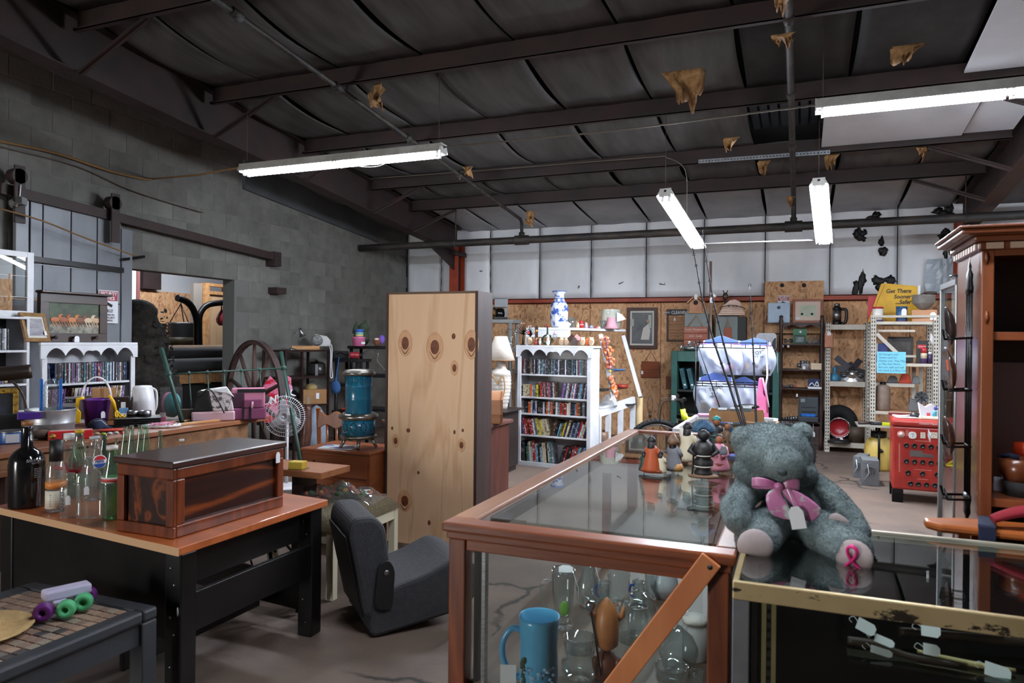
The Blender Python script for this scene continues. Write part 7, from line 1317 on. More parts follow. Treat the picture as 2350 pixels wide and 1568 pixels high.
ra,rb_=at(1372,948,Y=9.3),at(1455,920,Y=9.95);B().bar(ra,rb_,.05,.12).done('lower_rail',WHITE_P,wr_,bev=.003)
for f,in((.02,),(.28,),(.62,),(.97,)):u=ra.lerp(rb_,f);B().box(u.x-.035,u.y-.03,0,u.x+.035,u.y+.03,u.z-.06).done('short_post',WHITE_P,wr_,bev=.003)
u,v=Vector((ra.x,ra.y,.22)),Vector((rb_.x,rb_.y,.22));B().bar(u,v,.3,.03).done('bottom_board',WHITE_P,wr_)
for py in(853,895):
 z=at(1400,py,Y=9.7).z;e=at(1440,850,Y=10.05);B().prism([(ra.x-.25,9.3),(ra.x+.06,9.3),(e.x,e.y+.25),(e.x-.35,e.y+.25)],z-.008,z,plane='xy').done('glass_shelf',GLASS,wr_)
 for k in range(3):pass
B().prism([(ra.x-.25,9.3),(ra.x+.03,9.28),(rb_.x,rb_.y),(rb_.x-.4,rb_.y+.1)],ra.z+.06,ra.z+.075,plane='xy').done('tray_board',WHITE_P,wr_)
def onr(name,lab,cat,box,Y,z=None):return onY(name,lab,cat,box,Y,(zr if z is None else z)+.001)
VB=mat('porcelain_blue',(216,222,232),(52,84,160),rough=.15,scale=9,detail=5,contrast=(.5,.56),coat=.5)
t,w,h=onr('vase','tall blue and white porcelain vase on the white rack','vase',(1262,668,1304,751),9.4);B().lathe([(0,0),(w*.36,0),(w*.42,h*.04),(w*.48,h*.2),(w*.5,h*.5),(w*.46,h*.62),(w*.32,h*.72),(w*.26,h*.8),(w*.27,h*.92),(w*.38,h*.97),(w*.38,h),(w*.3,h),(w*.22,h*.9)],32).done('body',VB,t);
for z,r0 in((.985,.385),(.79,.27),(.69,.37)):B().lathe([(r0*w,z*h-.006),(r0*w+.002,z*h),(r0*w,z*h+.006)],32).done('blue_ring',simple((52,84,160),.2),t)
t,w,h=onr('price_card','white folded price card in front of the blue and white vase','card',(1282,738,1311,752),9.22);B().prism([(-w/2,0),(w*.3,0),(w/2,h*.6),(w*.2,h),(-w*.5,h*.95)],-.003,0).done('card',WHITE_TAG,t)
t,w,h=onr('glass_mug','clear glass mug beside the vase','mug',(1303,729,1320,752),9.45);B().lathe([(0,0),(w*.44,0),(w*.46,h),(w*.42,h),(w*.4,.01),(0,.01)],18).done('glass',CLEAR,t);B().tube([(w*.44,0,h*.8),(w*.7,0,h*.7),(w*.7,0,h*.35),(w*.44,0,h*.25)],.008,6).done('handle',CLEAR,t)
for(x0,y0,x1,c,lab,nm)in((1320,741,1330,(230,190,150),'small peach candle figure on the white rack','candle'),(1328,736,1340,(176,40,40),'tiny glass with red liquid on the white rack','candle'),(1340,741,1349,(200,170,180),'small pale pink jar on the white rack','jar'),(1351,747,1362,(120,130,170),'small blue patterned cup on the white rack','cup'),(1364,750,1371,(200,60,50),'tiny red ornament on the white rack','ornament'),(1369,750,1379,(226,220,216),'small white cup with red flowers on the white rack','cup')):
 t,w,h=onr(nm,lab,nm,(x0,y0,x1,757),9.5+(x0-1320)*.007);B().lathe([(0,0),(w*.42,0),(w*.5,h*.4),(w*.36,h*.8),(w*.4,h),(w*.3,h)],14).done('body',simple(c,.4),t);B().lathe([(w*.47,h*.3),(w*.5,h*.45),(w*.46,h*.5)],14).done('band',simple((206,206,206),.4),t)
t,w,h=onr('vase','flared cut glass vase before the pink lampshade','vase',(1375,736,1390,762),9.85);B().lathe([(w*.3,0),(w*.32,.008),(w*.16,.02),(w*.2,h*.4),(w*.5,h),(w*.46,h),(w*.15,h*.4),(0,.03)],16).done('glass',CLEAR,t)
t,w,h=onr('horse_figure','brown horse figurine with white foal before the pink lampshade','figurine',(1389,742,1402,763),9.95);b=B();b.ball((0,0,h*.45),(w*.36,.03,h*.16),10);b.tube([(-.25*w,0,h*.5),(-.35*w,0,h*.85)],[.02,.014],7);b.ball((-.42*w,0,h*.9),(w*.16,.014,h*.07),8);[b.tube([(x*w,0,h*.45),(x*w,0,0)],[.012,.008],6)for x in(-.28,-.12,.15,.3)];o=b.done('horse',simple((104,62,40),.4),t);md=o.modifiers.new('one_skin','REMESH');md.mode='VOXEL';md.voxel_size=.006;B().ball((.12*w,-.04,h*.2),(w*.2,.015,h*.14),8).done('foal',WHITE_PL,t)
t,w,h=onr('lampshade','dusty pink bell lampshade on the white rack','lampshade',(1384,729,1420,766),10.0);B().lathe([(w*.5,0),(w*.36,h*.3),(w*.27,h*.7),(w*.24,h)],26).done('shade_cloth',mat('shade_pink',(206,150,164),rough=.7),t,thick=.003)
t,w,h=onr('lampshade','cream drum lampshade wrapped in clear plastic on the white rack','lampshade',(1378,711,1424,768),10.25);B().lathe([(w*.5,0),(w*.46,h)],28).done('shade_cloth',mat('shade_cream',(206,204,184),rough=.6),t,thick=.003);b=B();r=random.Random(9);b.grid(lambda u,v:(w*.53*math.sin(-.4+2.4*u)*(1+.06*math.sin(v*11+u*5)),-w*.53*math.cos(-.4+2.4*u)*(1+.05*math.sin(v*9)),h*v*1.0),14,10);b.done('wrap',PLASTIC_FILM,t);B().prism([(w*.3,h*.35),(w*.75,h*.5),(w*.55,h*.75),(w*.3,h*.85)],-w*.5,-w*.46).done('torn_wrap',mat('white_wrap',(224,226,224),rough=.3),t)
p=at(1392,772,Y=9.62);t=T('sweets_strip','long clear bag of orange sweets hanging on the slanted white leg','sweets',p);s=mpp(p);OS=mat('orange_sweet',(228,110,40),(226,196,168),rough=.3,scale=30,contrast=(.5,.6));r=random.Random(12);z1_=p.z-at(1392,905,Y=9.62).z
for k in range(64):
 f=k/63
 if .52<f<.66:continue
 wd=(9 if f<.52 else 7*(1.15-f)*2)*s;B().ball((f*24*s+r.uniform(-wd,wd),-.05+r.uniform(-.02,.02),-.02-f*z1_),(.034,.022,.03),7).done('sweet',OS,t)
B().grid(lambda u,v:((v*24*s)+(u-.5)*22*s*(1 if v<.7 else 1.6-v*.9),-.078-.01*math.sin(v*20),-.01-v*z1_),6,24).done('film',PLASTIC_FILM,t);B().tube([(0,-.08,0),(12*s,-.082,-z1_*.5)],.006,5).done('zip_line',simple((90,40,90)),t)
for k,c in enumerate(((214,150,190),(226,190,70))):B().lathe([(0,0),(.018,0),(.018,.003),(0,.004)],12).done('charm',simple(c),t,loc=(13*s,-.085,-z1_*(.53+.07*k)),rot=(PI/2,0,0))
p=at(1465,985,Y=10.15);t=T('cardboard_roll','upright cream cardboard tube beside the white rack','tube',(p.x,10.2,0));B().lathe([(.05,0),(.05,at(1465,913,Y=10.2).z),(.042,at(1465,913,Y=10.2).z),(.042,.01)],20).done('tube',mat('cream_card',(214,186,140),rough=.8),t)
def loose(name,lab,cat,px,py,Y,r,c,rough=.4,metal=0,on=None):
 p=at(px,py,Y=Y);t=T(name,lab,cat,(p.x,Y,p.z if on is None else on),facing(p));B().lathe([(0,0),(r[0]*.7,0),(r[0],r[2]*.4),(r[0]*.96,r[2]),(r[0]*.8,r[2]*.97),(r[0]*.6,r[2]*.15),(0,r[2]*.12)],20,sy=r[1]/r[0]).done('body',simple(c,rough,metal),t);return t
zt_=ra.z+.077;g1,g2=at(1400,853,Y=9.7).z,at(1400,895,Y=9.7).z
loose('bowl','red bowl on the lower glass shelf of the white rack','bowl',1428,868,10.05,(.09,.08,.06),(150,54,40),on=g2+.001);loose('dish','blue dish on the upper glass shelf of the white rack','dish',1420,842,10.05,(.1,.05,.025),(70,110,160),on=g1+.001);loose('dish','dark dish on the lower glass shelf beside the red bowl','dish',1385,868,9.6,(.1,.06,.02),(40,46,44),on=g2+.001)
t=loose('tray','dark round tray at the right end of the white tray board','tray',1440,905,9.85,(.12,.1,.02),(40,42,44),on=zt_);p=at(1392,935,Y=9.5);t=T('plastic_bag','crumpled clear plastic bag of glass on the white tray board','bag',(p.x,9.55,zt_));r=random.Random(4);B().grid(lambda u,v:((u-.5)*.24,(v-.5)*.2,.13*math.sin(PI*u)*math.sin(PI*v)*(1+.4*r.random())),12,10,sm=False).done('film',pane('bag_film',(230,232,234),1.45,.08,.3),t);B().ball((0,0,.035),(.08,.06,.034),10).done('contents',simple((150,154,156),.3),t)
t=loose('pan','steel pan on the bottom board of the white rack','pan',1438,985,9.9,(.12,.1,.06),(120,122,124),.25,.9,on=.237);t=loose('bag_of_parts','clear bag of brown goods on the bottom board of the white rack','bag',1382,1008,9.45,(.09,.09,.14),(124,96,78),on=.237)
# ================================================================ BACK WALL: pictures, plaques, boxes
YW_=11.93
def hang_(px0,py0,px1,py1):a,b_=at(px0,py1,Y=YW_+.05),at(px1,py0,Y=YW_+.05);return a,b_.x-a.x,b_.z-a.z
a,w,h=hang_(1439,706,1510,800);t=picture('framed_picture','large brown framed picture of a seated woman by a window on the strand board wall',(a.x+w/2,11.98,a.z),0,w,h,mat('frame_brown',(74,46,36),rough=.5),.055,mat('picture_dusk',(86,88,92),(116,118,114),rough=.5,scale=4),0,mat('slip_white',(206,204,192)),.03,depth=.04)
B().box(w*.2,-.0305,h*.5,w*.3,-.03,h*.82).done('painted_window',mat('paint_light',(176,178,170),rough=.6),t);b=B();b.prism([(-.02,h*.22),(.12,h*.22),(.14,h*.45),(.1,h*.6),(.02,h*.5)],-.0312,-.03);b.done('painted_dress',mat('paint_white',(206,202,190)),t);B().lathe([(0,0),(.035,0),(.035,.001),(0,.001)],12).done('painted_head',mat('paint_skin',(170,150,130)),t,loc=(.09,-.0302,h*.66),rot=(PI/2,0,0));B().box(-.22,-.0305,h*.55,-.14,-.03,h*.72).done('painted_notice',mat('paint_light',(176,178,170)),t)
PLQ=wood('plaque_wood',(140,72,40),(112,54,30),'x',5,.4,coat=.2)
def plaque(lab,x0,y0,x1,y1,hang_y,slats=2,mm=PLQ,words=()):
 a,w,h=hang_(x0,y0,x1,y1);t=T('wooden_plaque',lab,'plaque',(a.x+w/2,11.965,a.z))
 for k in range(slats):B().box(-w/2+.004*(k%2),-.0,h*k/slats+.001,w/2-.003*(k%2),.018,h*(k+1)/slats-.001).done('slat',mm,t,bev=.002)
 hz=at((x0+x1)/2,hang_y,Y=YW_).z-a.z;B().tube([(-w*.32,.006,h),(0,.01,hz),(w*.32,.006,h)],.005,5).done('cord',mat('jute',(170,130,84),rough=.9),t)
 for i,bt in enumerate(words):text(bt,.085,mat('plaque_paint',(206,196,190)),t,(0,-.0015,h*(.84-.3*i)),shear=.3)
 return t
t=plaque('small brown wooden plaque hanging below the framed picture',1472,830,1515,867,806);price_tag(t,(-.14,-.003,.06),.035,.06)
plaque('brown wooden plaque low on the wall beside the green cabinet',1528,864,1546,893,858,3)
a,w,h=hang_(1530,710,1576,784);t=T('slatted_sign','dark framed slatted wooden sign with lettering across its top','sign',(a.x+w/2,11.965,a.z));FRB=mat('sign_brown',(70,52,44),rough=.6)
for x in(-w/2,w/2-.03):B().box(x,0,0,x+.03,.02,h-.1).done('frame_bar',FRB,t)
B().box(-w/2,0,h-.1,w/2,.02,h).done('title_board',mat('sign_dark',(44,42,44),rough=.6),t);B().box(-w/2+.03,0,0,w/2-.03,.02,.03).done('frame_bar',FRB,t)
for k in range(8):z=.04+(h-.15)*k/8;B().box(-w/2+.03,.002,z,w/2-.03,.016,z+(h-.15)/8*.72).done('slat',mat('slat_tan',(176,130,94),(150,106,74),rough=.7,scale=6),t)
text('CLEANING',.075,WHITE_TAG,t,(.06,-.001,h-.055),wid=.8,bold=.001);text('Laundry',.05,WHITE_TAG,t,(-.17,-.001,h-.05),shear=.4,wid=.7);price_tag(t,(-.03,-.004,h-.19),.03,.05)
p=at(1492,958,Y=11.96);t=T('wire_whisk','small wire tool with white tag hung low on the strand board wall','whisk',p);s=mpp(p);B().tube([(6*s*math.cos(2*PI*i/16),0,(30+20*math.sin(2*PI*i/16))*s)for i in range(16)],.004,5,closed=True).done('wire_loop',STEEL,t);B().tube([(0,0,0),(0,0,12*s)],.02,8).done('weight',STEEL,t);price_tag(t,(-3*s,-.01,-14*s),.04,.07)
YC_=11.15;GC=mat('cabinet_green',(46,92,84),(38,78,72),rough=.4,scale=5);xa,xb=at(1540,860,Y=YC_).x,at(1788,860,Y=YC_).x;zg_=at(1560,806,Y=YC_).z;gc=T('green_cabinet','open green steel cabinet of binders behind the wire bag rack','cabinet',(0,0,0))
for x in(xa,xb-.09):B().box(x,YC_,0,x+.09,YC_+.55,zg_-.001).done('side_post',GC,gc,bev=.006)
B().box(xa+.09,YC_,zg_-.16,xb-.09,YC_+.55,zg_).done('top_beam',GC,gc,bev=.008);B().box(xa+.09,YC_+.53,.0,xb-.09,YC_+.55,zg_-.161).done('back_panel',mat('cabinet_dark',(18,24,24)),gc)
zsh=at(1600,895,Y=YC_+.1).z
for z in(zsh,.5,.08):B().box(xa+.09,YC_+.02,z-.03,xb-.09,YC_+.53,z).done('shelf',mat('cabinet_dark',(18,24,24)),gc)
BG=mat('binder_teal',(36,84,92),rough=.4)
for i,(x,ln,lab)in enumerate(((1573,-.22,'leaning teal ring binder at the left of the green cabinet'),(1590,-.22,'leaning teal ring binder second from the left in the green cabinet'),(1612,0,'upright teal ring binder third from the left in the green cabinet'),(1625,0,'upright teal ring binder fourth from the left in the green cabinet'))):
 p=at(x,893,Y=YC_+.1);t=T('ring_binder',lab,'binder',(p.x,YC_+.1,zsh+.012),rot=(0,ln,0));b=B();b.box(-.03,0,0,-.025,.26,.32);b.box(.025,0,0,.03,.26,.32);b.box(-.025,0,0,.025,.005,.32);b.done('cover',BG,t);B().box(-.022,.01,.01,.022,.25,.3).done('pages',mat('pages',(200,198,190)),t);B().lathe([(0,0),(.018,0),(.018,.001),(0,.001)],14).done('spine_label',WHITE_TAG,t,loc=(0,-.0005,.06),rot=(PI/2,0,0));B().box(-.016,-.001,.17,.016,0,.28).done('title_patch',mat('binder_dark',(24,54,62)),t)
GBX=mat('grey_metal_box',(112,120,118),rough=.5)
def gbox(lab,x0,y0,x1,y1,Y,dark):
 a,b_=at(x0,y1,Y=Y),at(x1,y0,Y=Y);t=T('metal_box',lab,'box',(0,0,0));B().box(a.x,Y,zg_+.001,b_.x,Y+.02,b_.z).done('front',GBX,t);B().box(a.x,Y+.021,zg_+.001,b_.x,Y+.36,b_.z-.005).done('body',GBX,t);B().box(b_.x+.001,Y+.02,zg_+.02,b_.x+dark,Y+.34,b_.z-.02).done('open_side',mat('box_inside',(34,34,34)),t);return t,(a,b_)
t1,(ga,gb)=gbox('grey metal box carrying the birdhouse on the green cabinet',1571,719,1625,790,11.45,.04);t2,(ga2,gb2)=gbox('grey metal box carrying the pile of pink leather on the green cabinet',1642,724,1693,790,11.45,.12)
def bplaque(lab,x0,y0,x1,y1,hy,slats,words,Y):
 a,b_=at(x0,y1,Y=Y),at(x1,y0,Y=Y);w,h=b_.x-a.x,b_.z-a.z;t=T('wooden_plaque',lab,'plaque',(a.x+w/2,Y,a.z));mm=mat('plaque_red',(156,72,36),(124,52,28),rough=.35,scale=6,coat=.3)
 for k in range(slats):B().box(-w/2+.006*(k%2),0,h*k/slats+.002,w/2-.005*(k%2),.02,h*(k+1)/slats-.002).done('slat',mm,t,bev=.003)
 hz=at((x0+x1)/2,hy,Y=Y).z-a.z;B().tube([(-w*.34,.006,h),(0,.01,hz),(w*.3,.006,h)],.007,5).done('cord',mat('jute',(170,130,84)),t)
 for i,bt in enumerate(words):text(bt,h*.15,mat('plaque_paint',(206,196,190)),t,(0,-.0015,h*(.86-.33*i)),shear=.25,wid=.9)
bplaque('varnished three board plaque with white lettering hanging on the left grey box',1569,750,1624,795,724,3,('Lucky Prospectors','only - Lucky','hand made'),11.42)
bplaque('small varnished plaque hanging on the right grey box',1662,752,1679,778,730,1,(),11.42)
t,w,h=onY('birdhouse','plain wooden birdhouse with a round hole on the left grey box','birdhouse',(1581,680,1612,718),11.55,gb.z+.002);BW=mat('birdhouse_wood',(190,142,110),(170,122,92),rough=.75,scale=6)
B().prism([(-w*.42,.02),(w*.42,.02),(w*.42,h*.62),(0,h),(-w*.42,h*.62)],-.1,.1).done('house',BW,t);B().box(-w*.5,-.14,0,w*.5,.12,.018).done('floor_board',PINE,t);B().bar((-w*.62,0,h*.58),(0.0,0,h*1.05),.32,.016,up=(0,0,1)).done('roof_board',PINE,t);B().bar((0,0,h*1.05),(w*.66,0,h*.56),.32,.016,up=(0,0,1)).done('roof_board',PINE,t);B().lathe([(.035,0),(.035,.002),(0,.002)],16).done('hole',INK,t,loc=(0,-.1,h*.6),rot=(PI/2,0,0));price_tag(t,(0,-.17,h*.78),.05,.08)
t,w,h=onY('leather_pile','pile of pale pink scalloped leather pieces with a hook rail','leather',(1648,688,1714,724),11.5,gb2.z+.002);PKL=mat('pale_leather',(222,196,178),(204,172,156),rough=.7,scale=6)
for k in range(5):B().prism([(-w*(.5-.03*k),0),(w*(.42-.02*k),0),(w*(.38-.02*k),h*.1),(-w*(.45-.03*k),h*.1)],-.14+.01*k,.12).done('leather_piece',PKL,t,loc=(.01*(k%2),0,k*h*.11),bev=.006)
B().prism([(-w*.36,0),(w*.3,-.0),(w*.25,h*.3),(w*.08,h*.46),(-.1*w,h*.4)],-.06,.06).done('fan_piece',PKL,t,loc=(0,0,h*.55),bev=.01);B().tube([(-w*.4,-.16,h*.5),(-.1*w,-.16,h*.62),(.2*w,-.16,h*.55),(.42*w,-.16,h*.38)],.006,6).done('hook_rail',BLACK_M,t)
for x in(-.12,.02,.14):B().tube([(x*w,-.165,h*.6),(x*w,-.18,h*.52),(x*w,-.19,h*.56)],.006,6).done('hook',BLACK_M,t)
t,w,h=onY('bell','round metal bell with horns on a rod above the strand board','ornament',(1657,668,1672,700),11.75,at(1664,700,Y=11.75).z);B().ball((0,0,h*.6),(w*.42,.04,h*.3),12).done('ball',mat('old_bronze',(90,78,64),rough=.4,metal=.7),t)
for sx_ in(-1,1):B().tube([(sx_*.2*w,0,h*.85),(sx_*.35*w,0,h*1.05)],.008,6).done('horn',mat('old_bronze',(90,78,64)),t)
B().tube([(0,0,h*.3),(0,0,gb2.z-t.location.z+.0)],.02,8).done('rod',mat('old_bronze',(90,78,64)),t)
t,w,h=onY('duck_figure','shiny tin duck shaped dish on the left of the green cabinet','dish',(1559,782,1612,806),YC_+.12,zg_+.002);TS=mat('polished_tin',(206,206,208),rough=.18,metal=.9);b=B();b.ball((.05*w,0,h*.3),(w*.42,.1,h*.3),16);b.tube([(-.1*w,0,h*.45),(-.06*w,0,h*.8)],[.05,.03],10);b.ball((-.04*w,0,h*.88),(w*.16,.05,h*.09),10);b.ball((-.42*w,0,h*.35),(w*.08,.06,h*.3),10);o=b.done('body',TS,t);md=o.modifiers.new('one_skin','REMESH');md.mode='VOXEL';md.voxel_size=.012
t,w,h=onY('toaster','silver toaster on the right end of the green cabinet','toaster',(1734,764,1781,808),YC_+.14,zg_+.002);B().prism(round_poly([(-w/2,.02),(w/2,.02),(w/2*.96,h),(-w/2*.9,h)]),-.1,.12).done('body',STEEL,t,bev=.006);B().box(-w*.52,-.11,0,w*.52,.13,.03).done('base',BLACK_PL,t,bev=.004);b=B();b.prism(round_poly([(.24*w,.04),(w*.46,.04),(w*.46,h*.8),(.3*w,h*.6)]),-.112,-.101);b.done('side_trim',BLACK_PL,t);B().tube([(w*.5,-.1,h*.1),(w*.52,-.2,-.05),(w*.54,-.2,-.3)],.004,6).done('cord',WHITE_PL,t)
t=T('pole','bare wooden pole standing behind the fishing rods with a white tag','pole',(0,0,0));a=at(1631,600,Y=10.9);B().tube([(a.x+.03,10.9,0),(a.x,10.9,a.z)],.019,8).done('pole',mat('pole_wood',(130,106,92),rough=.7),t);p=at(1633,695,Y=10.87);price_tag(t,p,.05,.08);B().tube([at(1631,672,Y=10.87),at(1642,682,Y=10.87)],.02,8).done('cross_peg',WHITE_PL,t)
# ================================================================ wire rack of zip bags, bicycle, rods
YR_=8.6;wk=T('wire_rack','black wire rack with two baskets holding zip bags','rack',(0,0,0));xa,xb=at(1596,900,Y=YR_).x,at(1760,900,Y=YR_).x
zt1,zt2,zt3,zt4=[at(1680,y,Y=YR_).z for y in(787,799,877,888)]
for x in(xa,xb):
 for y in(YR_,YR_+.35):B().tube([(x,y,0),(x,y,zt1+.03)],.008,7).done('upright',BLACK_M,wk)
for z in(zt1,zt2,zt3,zt4,zt4-.5):B().tube([(xa,YR_,z),(xb,YR_,z),(xb,YR_+.35,z),(xa,YR_+.35,z)],.006,6,closed=True).done('basket_wire',BLACK_M,wk)
for z0,z1 in((zt2,zt1),(zt4,zt3)):
 for k in range(5):x=xa+(xb-xa)*(k+.5)/5;B().tube([(x,YR_-.003,z0),(x,YR_-.003,z1)],.005,5).done('basket_stay',BLACK_M,wk)
for z in(zt2-.42,zt4-.42):
 for k in range(6):y=YR_+.35*k/5;B().tube([(xa,y,z),(xb,y,z)],.005,5).done('basket_floor_wire',BLACK_M,wk)
B().tube([(xa,YR_-.01,zt1+.03),(xa+.4*(xb-xa),YR_-.012,zt4-.35)],.006,6).done('diagonal_wire',BLACK_M,wk)
BAGM=pane('zip_bag_film',(236,240,248),1.4,.25,.5,(212,220,240),5)
ZIPM=simple((140,60,130),.4)
def zip_bag(lab,x0,y0,x1,y1,dy,seed,goods,note=None):
 p=at((x0+x1)/2,y1,Y=YR_+dy);s=mpp(p);w,h=(x1-x0)*s,(y1-y0)*s;t=T('zip_bag',lab,'bag',(p.x,YR_+dy,p.z),0,'zip bags in the wire rack');r=random.Random(seed);ph=r.random()*6
 def shape(u,v,sg):
  e=math.sin(PI*min(1,max(0,u)))**.5;th_=.1*e*math.sin(PI*min(1,v*1.25)if v<.8 else 0)**.6 if v<.8 else 0
  return((u-.5)*w*(.82+.18*math.sin(PI*min(1,v*1.1)))+.03*w*math.sin(v*6+ph),sg*(th_+.004)*(1+.3*math.sin(u*13+v*7+ph)+.1*math.sin(u*23+ph)*math.sin(v*17+ph)),h*v*(1-.10*abs(u-.5)*(v>.8)*2)-.02*h*math.sin(u*8+ph)*(v>.9))
 b=B();b.grid(lambda u,v:shape(u,v,-1),26,24);b.grid(lambda u,v:shape(u,v,1),12,12);b.done('film',BAGM,t)
 zl_=[Vector(shape(u,.8,-1))+Vector((0,-.004,0))for u in[i/10 for i in range(11)]];B().tube(zl_,.004,5).done('zip',ZIPM,t)
 B().grid(lambda u,v:tuple(Vector(shape(.05+.9*u,.83+.17*v,-1))+Vector((0,-.003,0))),8,3).done('blue_top',pane('zip_top_film',(170,188,236),1.4,.15,.35,(120,150,222)),t)
 for k,c in enumerate(goods):B().ball((r.uniform(-.3,.3)*w,r.uniform(-.02,.02),h*(.1+.32*r.random())),(w*r.uniform(.07,.15),.045,h*r.uniform(.06,.12)),9).done('goods',simple(c,.5),t)
 if note:
  q=Vector(shape(*note,-1))+Vector((0,-.012,0));B().box(-.1,-.001,-.06,.1,0,.06).done('note',mat('note_paper',(206,214,232)),t,loc=q,rot=(.15,-.2,0));text('TOYS',.055,INK,t,q+Vector((0,-.004,.012)),rot=(PI/2+.15,-.2,0));text('$1 ea',.045,INK,t,q+Vector((.01,-.009,-.035)),rot=(PI/2+.15,-.2,0))
zip_bag('pink and white stuffed zip bag at the upper left of the wire rack',1604,772,1704,860,.12,1,((206,130,170),(214,150,190),(226,226,230),(60,64,100),(230,232,236)))
zip_bag('zip bag with yellow edged tiles at the upper right of the wire rack',1684,776,1776,862,.2,2,((40,40,36),(60,50,36),(176,130,60),(30,34,40),(120,90,50)),(.6,.58))
zip_bag('zip bag with red toy and a note at the lower left of the wire rack',1594,856,1686,952,.1,3,((206,70,50),(176,140,100),(190,160,130),(120,110,120),(226,226,220)),(.55,.6))
zip_bag('zip bag of pale toys at the lower right of the wire rack',1664,866,1748,962,.2,4,((80,100,130),(200,180,190),(150,120,110),(190,170,200),(110,130,150)))
p=at(1745,975,Y=YR_-.05);t=T('pink_dress','bright pink toy bag hanging at the right side of the wire rack','bag',p);s=mpp(p);PKD=mat('toy_pink',(236,130,178),(220,104,156),rough=.5,scale=8);B().prism([(-14*s,0),(20*s,0),(14*s,55*s),(6*s,70*s),(4*s,108*s),(-4*s,108*s),(-8*s,70*s),(-8*s,50*s)],-.03,.03).done('body',PKD,t,bev=.015);B().tube([(4*s,-.035,108*s),(12*s,-.04,70*s),(16*s,-.035,30*s)],.01,7).done('strap',PKD,t)
t=T('cable_bundle','white cable bundle hanging down beside the pink bag','cable',(0,0,0));B().tube([at(1758,800,Y=YR_-.06),at(1761,860,Y=YR_-.06),at(1757,890,Y=YR_-.06),at(1764,935,Y=YR_-.06)],.01,6).done('cable',WHITE_PL,t)
gx0,gx1=at(1548,995,Y=5.6).x,at(1770,995,Y=5.6).x;ZL=.93;gcs=T('display_case','small white edged glass case beyond the wooden counter','display case',(0,0,0));y0_,y1_=5.6,6.75;dxs=.1
def edge(a,b_):B().bar(a,b_,.035,.03).done('white_edge',WHITE_PL,gcs,bev=.003)
cs=[(gx0,y0_),(gx1,y0_),(gx1,y1_),(gx0+.02,y1_)]
for i in range(4):edge((*cs[i],ZL-.015),(*cs[(i+1)%4],ZL-.015));B().box(cs[i][0]-.02,cs[i][1]-.02,0,cs[i][0]+.02,cs[i][1]+.02,ZL-.03).done('corner_post',WHITE_PL,gcs)
B().prism(cs,ZL-.026,ZL-.018,plane='xy').done('glass_top',GLASS_TOP,gcs);B().prism(cs,.3,.32,plane='xy').done('floor_board',mat('case_grey',(110,112,112)),gcs)
B().box(gx0,y0_-.004,.02,gx1,y0_,ZL-.03).done('front_glass',GLASS,gcs)
pz=ZL+.001;p=at(1680,972,z=pz);t=T('cardboard_tray','open cardboard tray on the small glass case','box',(p.x+.02,6.35,pz),.05);
for(a,b_,c,d)in((-.22,-.12,.22,-.116),(-.22,.116,.22,.12),(-.22,-.116,-.216,.116),(.216,-.116,.22,.116)):B().box(a,b_,0,c,d,.09).done('side',CARD,t)
B().box(-.216,-.116,0,.216,.116,.004).done('bottom',CARD,t)
for k in range(3):B().box(-.15+.1*k,-.1,.0045,-.08+.1*k,.1,.1+.01*k).done('packet',mat('packet_grey',(96,100,100),rough=.4),t)
p=at(1625,957,z=pz);t=T('packet','pink plastic packet lying behind the white edge','packet',(p.x,6.6,pz),.3);B().box(-.09,-.05,0,.09,.05,.025).done('packet',mat('packet_pink',(214,150,200),rough=.35),t,bev=.008)
p=at(1725,978,z=pz);t=T('cardboard_tray','flat cardboard lid lying right of the open tray','box',(p.x+.05,6.2,pz),-.1);B().box(-.1,-.1,0,.14,.1,.02).done('lid',CARD,t,bev=.002);B().box(-.09,-.09,.0201,.13,.09,.022).done('plastic_window',PLASTIC_FILM,t)
BYL=mat('bike_yellow',(206,214,40),rough=.3,coat=.5);RUB=mat('tyre_rubber',(20,20,21),rough=.85,bump=.6,bscale=60)
hf,hr=at(1508,1035,z=.36),at(1795,1042,z=.36);hr=hf+(hr-hf).normalized()*1.08 if(hr-hf).length<.9 else hr;d_=(hr-hf);L_=d_.length;ang=math.atan2(d_.y,d_.x)
bk_=T('bicycle','yellow framed mountain bike with fat black tyres behind the counter','bicycle',(hf.x,hf.y,0),ang)
def wheel(x,nm):
 R_=.335;b=B();b.tube([(x+R_*math.cos(2*PI*i/48),0,.36+R_*math.sin(2*PI*i/48))for i in range(48)],.028,10,closed=True);b.done('tyre',RUB,bk_)
 kb=B()
 for i in range(96):a=2*PI*i/96;kb.obox((x+(R_+.027)*math.cos(a),.012*(-1 if i%2 else 1),.36+(R_+.027)*math.sin(a)),(.008,.018,.014),(0,-a,0))
 o=kb.done('tyre_knobs',RUB,bk_);o['kind']='stuff'
 B().tube([(x+(R_-.035)*math.cos(2*PI*i/48),0,.36+(R_-.035)*math.sin(2*PI*i/48))for i in range(48)],.011,8,closed=True).done('wheel_rim',STEEL,bk_);B().tube([(x,-.05,.36),(x,.05,.36)],.025,10).done('hub',BLACK_M,bk_)
 s_=B()
 for i in range(24):a=2*PI*i/24;s_.tube([(x+.02*math.cos(a+.5),.02*(-1)**i,.36+.02*math.sin(a+.5)),(x+(R_-.04)*math.cos(a),0,.36+(R_-.04)*math.sin(a))],.0014,4)
 o=s_.done('spokes',CHROME,bk_);o['kind']='stuff'
wheel(0,'front');wheel(L_,'rear');hb=(.3,0,.78);sb=(.72*L_/1.08,0,.76);bb_=(.66*L_/1.08,0,.34)
